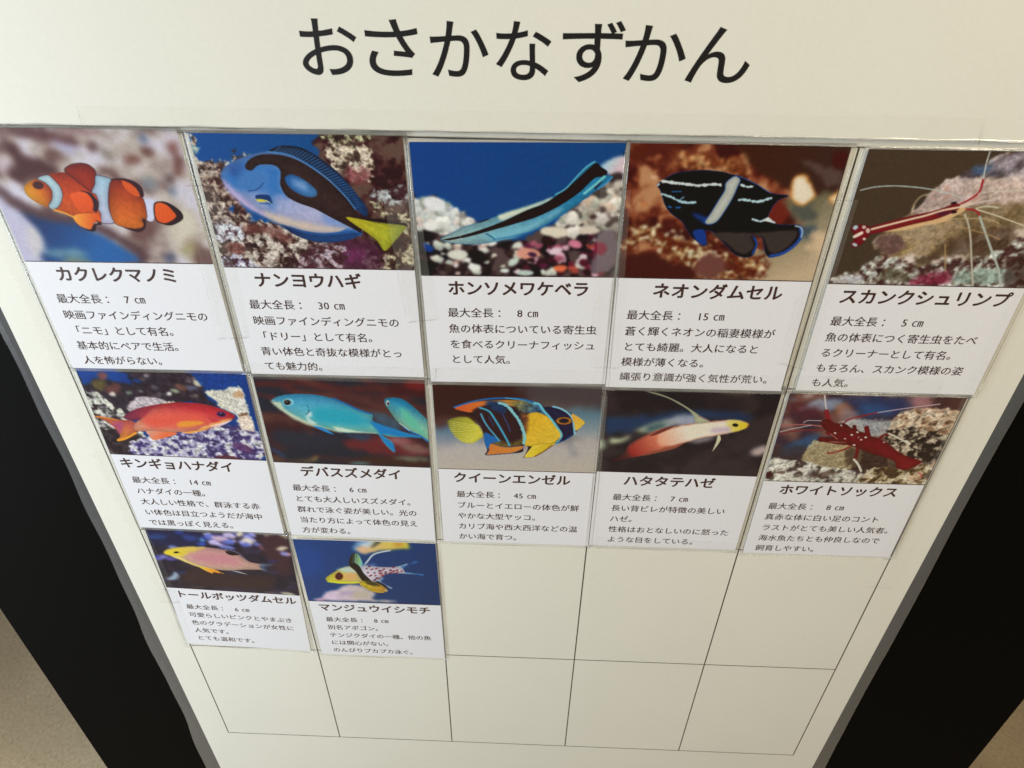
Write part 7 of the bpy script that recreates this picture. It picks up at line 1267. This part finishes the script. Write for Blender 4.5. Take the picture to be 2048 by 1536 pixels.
    def do_tex(self, n_, pts, stops, k):
        X, Y = self.X, self.Y
        w = (slice(None), slice(None))
        if pts:
            p_ = smooth_poly(pts, True, 3)
            w = self.win(p_, 2)
            if w is None:
                return
            X, Y = X[w], Y[w]
            d_ = seg_dist(X, Y, p_, True)
            r_ = k.get('rough', 2)
            d_ = d_ + (fbm(X / 2.6, Y / 2.6, 4, 300 + n_) - 0.5) * r_ * 2
            a = cover(d_, min(0.5 + r_ * 0.35, 2.0))
        else:
            a = np.ones(X.shape)
        s_ = k.get('sc', 5)
        s_ = s_ * 0.78 if s_ < 7 else s_
        u, v = X, Y
        if 'ax' in k:
            kx, ky, an = k['ax']
            an = math.radians(an)
            u = (X * math.cos(an) + Y * math.sin(an)) / kx
            v = (-X * math.sin(an) + Y * math.cos(an)) / ky
        wx = fbm(u / s_ + 9, v / s_ + 4, 3, k['seed'] + 40) - 0.5
        wy = fbm(u / s_ + 2, v / s_ + 7, 3, k['seed'] + 60) - 0.5
        f_ = fbm(u / s_ + wx * 1.4, v / s_ + wy * 1.4, k.get('oct', 4), k['seed'])
        f_ = np.clip(0.5 + (f_ - 0.5) * k.get('con', 1) * 1.25, 0, 1)
        ps = [q[0] for q in stops]
        col_ = np.stack([np.interp(f_, ps, [q[1][i] for q in stops]) for i in range(3)], -1)
        if k.get('rel', s_ < 7):
            s2 = s_ * 0.42
            g0 = fbm(u / s2 + wx * 2, v / s2 + wy * 2, 4, k['seed'] + 5)
            g1 = fbm((u + .28) / s2 + wx * 2, (v + .42) / s2 + wy * 2, 4, k['seed'] + 5)
            r0 = 1 - np.abs(2 * fbm(u / (s2 * 1.5) + wx * 3, v / (s2 * 1.1) + wy * 3, 3, k['seed'] + 9) - 1)
            crev = np.clip((r0 - 0.90) / 0.08, 0, 1) * np.clip((g0 - .42) / .1, 0, 1)
            pit = np.clip((g0 - 0.66) / 0.08, 0, 1)
            col_ = col_ * (1 + np.clip((g0 - g1) * 1.6, -.25, .16) - 0.40 * pit - 0.42 * crev)[..., None]
        self.blend(w, col_, a)

    def do_spots(self, n_, pts, count, rr, cols, k):
        rg = np.random.default_rng(k.get('seed', 0) * 17 + 5)
        p_ = np.array(pts, float)
        lo, hi = p_.min(0), p_.max(0)
        made = 0
        while made < count:
            q = lo + rg.random(2) * (hi - lo)
            if seg_dist(np.array([q[0]]), np.array([q[1]]), p_, True)[0] > 0:
                continue
            made += 1
            r_ = rg.uniform(*rr)
            el, an = rg.uniform(.5, .95), rg.uniform(-.6, .6)
            ph = rg.random(8) * .35 + .82
            ring = [(q[0] + r_ * ph[i] * math.cos(i * math.pi / 4) * math.cos(an) - r_ * el * ph[i] * math.sin(i * math.pi / 4) * math.sin(an),
                     q[1] + r_ * ph[i] * math.cos(i * math.pi / 4) * math.sin(an) + r_ * el * ph[i] * math.sin(i * math.pi / 4) * math.cos(an)) for i in range(8)]
            pp = smooth_poly(ring, True, 3)
            w = self.win(pp, 2)
            if w is None:
                continue
            X, Y = self.X[w], self.Y[w]
            d_ = seg_dist(X, Y, pp, True)
            base = np.array(cols[rg.integers(len(cols))], float)
            shade = 1 + 0.16 * np.clip((q[1] - Y) / r_, -1.2, 1) + 0.22 * (fbm(X / 1.3, Y / 1.3, 3, 77 + made) - .5)
            soft = max(0.45, r_ * .38)
            d_ = d_ + (fbm(X / (r_ * .7), Y / (r_ * .7), 3, 55 + made) - .5) * r_ * 0.95
            self.blend(w, base * shade[..., None], cover(d_, soft) * k.get('al', 1.0))

    def do_rays(self, n_, a, b_, count, width, c, k):
        A, B_ = smooth_poly(a, False, 6), smooth_poly(b_, False, 6)

        def along(P_, t):
            L_ = np.r_[0, np.cumsum(np.linalg.norm(np.diff(P_, axis=0), axis=1))]
            return np.array([np.interp(t * L_[-1], L_, P_[:, 0]), np.interp(t * L_[-1], L_, P_[:, 1])])
        for i in range(count):
            t = (i + 0.5) / count
            self.do_line(n_, [along(A, t), along(B_, t)], width, c, {'soft': .35})


def photo_print(num, res, parent, out):
    nx, ny = int(IMG_W / res) + 1, int(IMG_H / res) + 1
    pt = Painter(nx, ny, num)
    pt.run(PAINT[num])
    c = pt.C / 255.0
    c = np.where(c <= 0.04045, c / 12.92, ((c + 0.055) / 1.055) ** 2.4)
    c = np.clip(c * 1.04 - 0.009, 0.002, 1)      # deep printer blacks
    co = np.empty((ny, nx, 3), np.float32)
    co[..., 0] = pt.X * MM
    co[..., 1] = -out * MM
    co[..., 2] = -(pt.Y - IMG_H) * MM
    i, j = np.meshgrid(np.arange(nx - 1), np.arange(ny - 1))
    a = (j * nx + i).ravel()
    quads = np.stack([a, a + nx, a + nx + 1, a + 1], 1).astype(np.int32)
    me = bpy.data.meshes.new("photo_print")
    me.vertices.add(nx * ny)
    me.vertices.foreach_set("co", co.ravel())
    me.loops.add(quads.size)
    me.loops.foreach_set("vertex_index", quads.ravel())
    me.polygons.add(len(quads))
    me.polygons.foreach_set("loop_start", np.arange(0, quads.size, 4, dtype=np.int32))
    me.update(calc_edges=True)
    at_ = me.color_attributes.new("ink", 'FLOAT_COLOR', 'POINT')
    rgba = np.ones((nx * ny, 4), np.float32)
    rgba[:, :3] = c.reshape(-1, 3)
    at_.data.foreach_set("color", rgba.ravel())
    return link_mesh("photo_print", me, M_print, parent)


# ------------------------------------------------------------------ the twelve cards
# number: (label, title, title x range mm, body x mm, lines, bottom of the paper mm below the picture)
CARDS = {
    1: ("laminated card of an orange clownfish with three white bands, top left of the grid", "カクレクマノミ", (14.6, 82.9), 9.0,
        ["最大全長：　7 ㎝", "映画ファインディングニモの", "「ニモ」として有名。", "基本的にペアで生活。", "人を怖がらない。"]),
    2: ("laminated card of a blue tang with a black swirl and yellow tail", "ナンヨウハギ", (15.4, 74.8), 9.2,
        ["最大全長：　30 ㎝", "映画ファインディングニモの", "「ドリー」として有名。", "青い体色と奇抜な模様がとっ", "ても魅力的。"]),
    3: ("laminated card of a long slim blue wrasse with one black stripe", "ホンソメワケベラ", (14.2, 91.8), 13.3,
        ["最大全長：　8 ㎝", "魚の体表についている寄生虫", "を食べるクリーナフィッシュ", "として人気。"]),
    4: ("laminated card of a black damselfish with jagged white lines on rust brown", "ネオンダムセル", (20.4, 90.4), 7.9,
        ["最大全長：　15 ㎝", "蒼く輝くネオンの稲妻模様が", "とても綺麗。大人になると", "模様が薄くなる。", "縄張り意識が強く気性が荒い。"]),
    5: ("laminated card of a slim red and white striped shrimp with long white feelers", "スカンクシュリンプ", (8.6, 99.5), 8.0,
        ["最大全長：　5 ㎝", "魚の体表につく寄生虫をたべ", "るクリーナーとして有名。", "もちろん、スカンク模様の姿", "も人気。"]),
    6: ("laminated card of a red orange fish over pale lilac coral, under the clownfish card", "キンギョハナダイ", (4.1, 81.4), 8.0,
        ["最大全長：　14 ㎝", "ハナダイの一種。", "大人しい性格で、群泳する赤", "い体色は目立つようだが海中", "では黒っぽく見える。"]),
    7: ("laminated card with two turquoise fish on a dark red background, under the blue tang card", "デバスズメダイ", (16.7, 85.2), 9.0,
        ["最大全長：　6 ㎝", "とても大人しいスズメダイ。", "群れで泳ぐ姿が美しい。光の", "当たり方によって体色の見え", "方が変わる。"]),
    8: ("laminated card of a yellow, blue and black striped angelfish, middle of the second row", "クイーンエンゼル", (9.8, 88.0), 11.4,
        ["最大全長：　45 ㎝", "ブルーとイエローの体色が鮮", "やかな大型ヤッコ。", "カリブ海や西大西洋などの温", "かい海で育つ。"]),
    9: ("laminated card of a white fish with yellow head and red tail on near black", "ハタタテハゼ", (18.4, 78.6), 12.7,
        ["最大全長：　7 ㎝", "長い背ビレが特徴の美しい", "ハゼ。", "性格はおとなしいのに怒った", "ような目をしている。"]),
    10: ("laminated card with a dark red shrimp with white spots and white feet on pale rock", "ホワイトソックス", (12.0, 89.4), 8.0,
         ["最大全長：　8 ㎝", "真赤な体に白い足のコント", "ラストがとても美しい人気者。", "海水魚たちとも仲良しなので", "飼育しやすい。"]),
    11: ("slightly crooked laminated card of a pink fish with a yellow head", "トールボッツダムセル", (5.5, 101.0), 10.6,
         ["最大全長：　6 ㎝", "可愛らしいピンクとやまぶき", "色のグラデーションが女性に", "人気です。", "とても温和です。"]),
    12: ("laminated card of a small red spotted fish with yellow face on deep blue", "マンジュウイシモチ", (6.9, 96.4), 10.6,
         ["最大全長：　8 ㎝", "別名アポゴン。", "テンジクダイの一種。他の魚", "には関心がない。", "のんびりプカプカ泳ぐ。"]),
}
GROUP = "laminated fish cards stuck on the poster grid"
PAPER_H = 76.0            # paper below the picture
for num in (12, 11, 10, 9, 8, 7, 6, 5, 4, 3, 2, 1):
    label, title, (t0, t1), bx, lines = CARDS[num]
    px, py_, ang = CARD_AT[num]
    lift = {0: 1.25, 1: 0.9, 2: 0.55}[(num - 1) // 5] + 0.03 * ((num * 7) % 5)
    px, py_ = shift(px, py_, lift + 0.3)
    card = empty("fish_card", W(px, py_, lift), label, "card", GROUP, math.radians(ang))
    hh = {4: 73.5, 11: 75.0, 12: 72.0, 9: 72.5}.get(num, 71.5)
    slab("paper", 0, -72.0, 105.0, hh, 0.0, 0.30, M_card, card, 0.05)
    res = 0.34 if num <= 5 else (0.40 if num <= 10 else 0.46)
    photo_print(num, res, card, 0.34)
    slab("rule_line", 0.2, -0.25, 104.8, 0.3, 0.28, 0.37, M_ink, card)
    if num in (4, 8, 10):
        slab("rule_line", 104.5, -72, 104.95, hh - 1, 0.28, 0.38, M_ink, card)
    pit = (t1 - t0) / (len(title) - 0.08)
    text_line("title_text", title, t0 - pit * 0.04, 7.9, pit, 0.36, M_ink, card, bold=0.026, height=min(1.0, 9.9 / pit), res=3)
    for i, ln in enumerate(lines):
        text_line("text_line", ln, bx - 0.35, 23.4 + 10.55 * i, 6.52, 0.36, M_ink, card, bold=-0.010)
    # clear laminate round the paper
    e = 2.0
    ins = [(0, -72), (105, -72), (105, hh), (0, hh)]
    eb = 2.2
    ous = [(-e, -72 - 1.2), (105 + e, -72 - 1.2), (105 + e, hh + eb), (-e, hh + eb)]

    def densify(q):
        out_ = []
        for a in range(4):
            x0, y0 = q[a]
            x1, y1 = q[(a + 1) % 4]
            for t in range(12):
                out_.append((x0 + (x1 - x0) * t / 12, y0 + (y1 - y0) * t / 12))
        return out_
    outline_ring("laminate_border", densify(ins), densify(ous), 0.02, 0.22, M_film, card, 0.22)
    bead("film_edge", densify([(x_ * 1.0, y_) for x_, y_ in ous]), 0.34, 0.3, M_bead, card, 0.12, True, num)

# ------------------------------------------------------------------ title sheet
head = empty("title_sheet", W(0, -290, 2.0), "wide white laminated title sheet with large black hiragana lettering, above the fish cards", "sign")
HX0, HX1 = -297, 297
hp = [(HX0, -150), (HX1, -150), (HX1, -3.0), (HX0, -0.3)]
mesh("paper", [Lc(x, y, o) for o in (0.0, 0.35) for x, y in hp],
     [(0, 1, 2, 3), (7, 6, 5, 4), (0, 4, 5, 1), (1, 5, 6, 2), (2, 6, 7, 3), (3, 7, 4, 0)], M_header, head)
ins = hp
ous = [(HX0 - 6, -156), (HX1 + 6, -156), (HX1 + 6, 1.9), (HX0 - 6, 0.7)]
outline_ring("laminate_border", ins, ous, 0.0, 0.25, M_film, head, 0.2)
welt = [(HX0 + (HX1 - HX0) * i / 200, -1.6 - 1.35 * (HX0 + (HX1 - HX0) * i / 200) / 297 + 0.2 * math.sin(i * 0.5)) for i in range(201)]
bead("folded_edge", welt, 0.55, 0.5, M_bead, head, 0.25, False, 4)
welt2 = [(HX0 + (HX1 - HX0) * i / 200, 0.6 + 1.2 * i / 200) for i in range(201)]
bead("film_edge", welt2, 0.3, 0.3, M_bead, head, 0.4, False, 5)
for ch, (lx, rx, ty, by) in zip("おさかなずかん", LETTERS_AT):
    v, f = glyph_mesh(ch, 0.006, 12)
    (lx, ty), (rx, by) = shift(lx, ty, 2.4), shift(rx, by, 2.4)
    lo, hi = v.min(0), v.max(0)
    vv = [Lc(lx + (a[0] - lo[0]) / (hi[0] - lo[0]) * (rx - lx), by + 290 - (a[1] - lo[1]) / (hi[1] - lo[1]) * (by - ty), 0.40) for a in v]
    mesh("letter", vv, f, M_black, head)

# ------------------------------------------------------------------ clear tape strips
for idx, (label, q) in enumerate(TAPES):
    lift = 2.85 if idx == 0 else 2.25
    if idx in (5, 9, 10, 11, 12):
        lift = {5: 2.2, 9: 1.75, 10: 1.6, 11: 0.95, 12: 1.15}[idx]
    q = [shift(x_, y_, lift) for x_, y_ in q]
    cx = sum(p_[0] for p_ in q) / 4
    cy = sum(p_[1] for p_ in q) / 4
    tp = empty("clear_tape", W(cx, cy, lift), label, "tape", "clear tape strips over the edges of the cards")
    P4 = [np.array((a[0] - cx, a[1] - cy)) for a in q]
    n_ = 30
    v, f = [], []
    for j in range(5):
        for i in range(n_ + 1):
            u_, w_ = i / n_, j / 4
            a = P4[0] * (1 - u_) * (1 - w_) + P4[1] * u_ * (1 - w_) + P4[2] * u_ * w_ + P4[3] * (1 - u_) * w_
            v.append(Lc(a[0], a[1], 0.05 * math.sin(i * 1.7 + j * 2.1 + idx)))
    for j in range(4):
        for i in range(n_):
            a = j * (n_ + 1) + i
            f.append((a, a + n_ + 1, a + n_ + 2, a + 1))
    o = mesh("tape_film", v, f, M_tape, tp)
    for poly in o.data.polygons:
        poly.use_smooth = True
    cen = sum(P4) / 4
    inn = [a + (cen - a) / np.linalg.norm(cen - a) * 0.5 for a in P4]
    outline_ring("grimy_edge", [tuple(a) for a in inn], [tuple(a) for a in P4], 0.08, 0.13, M_tape_edge, tp, 0.0)
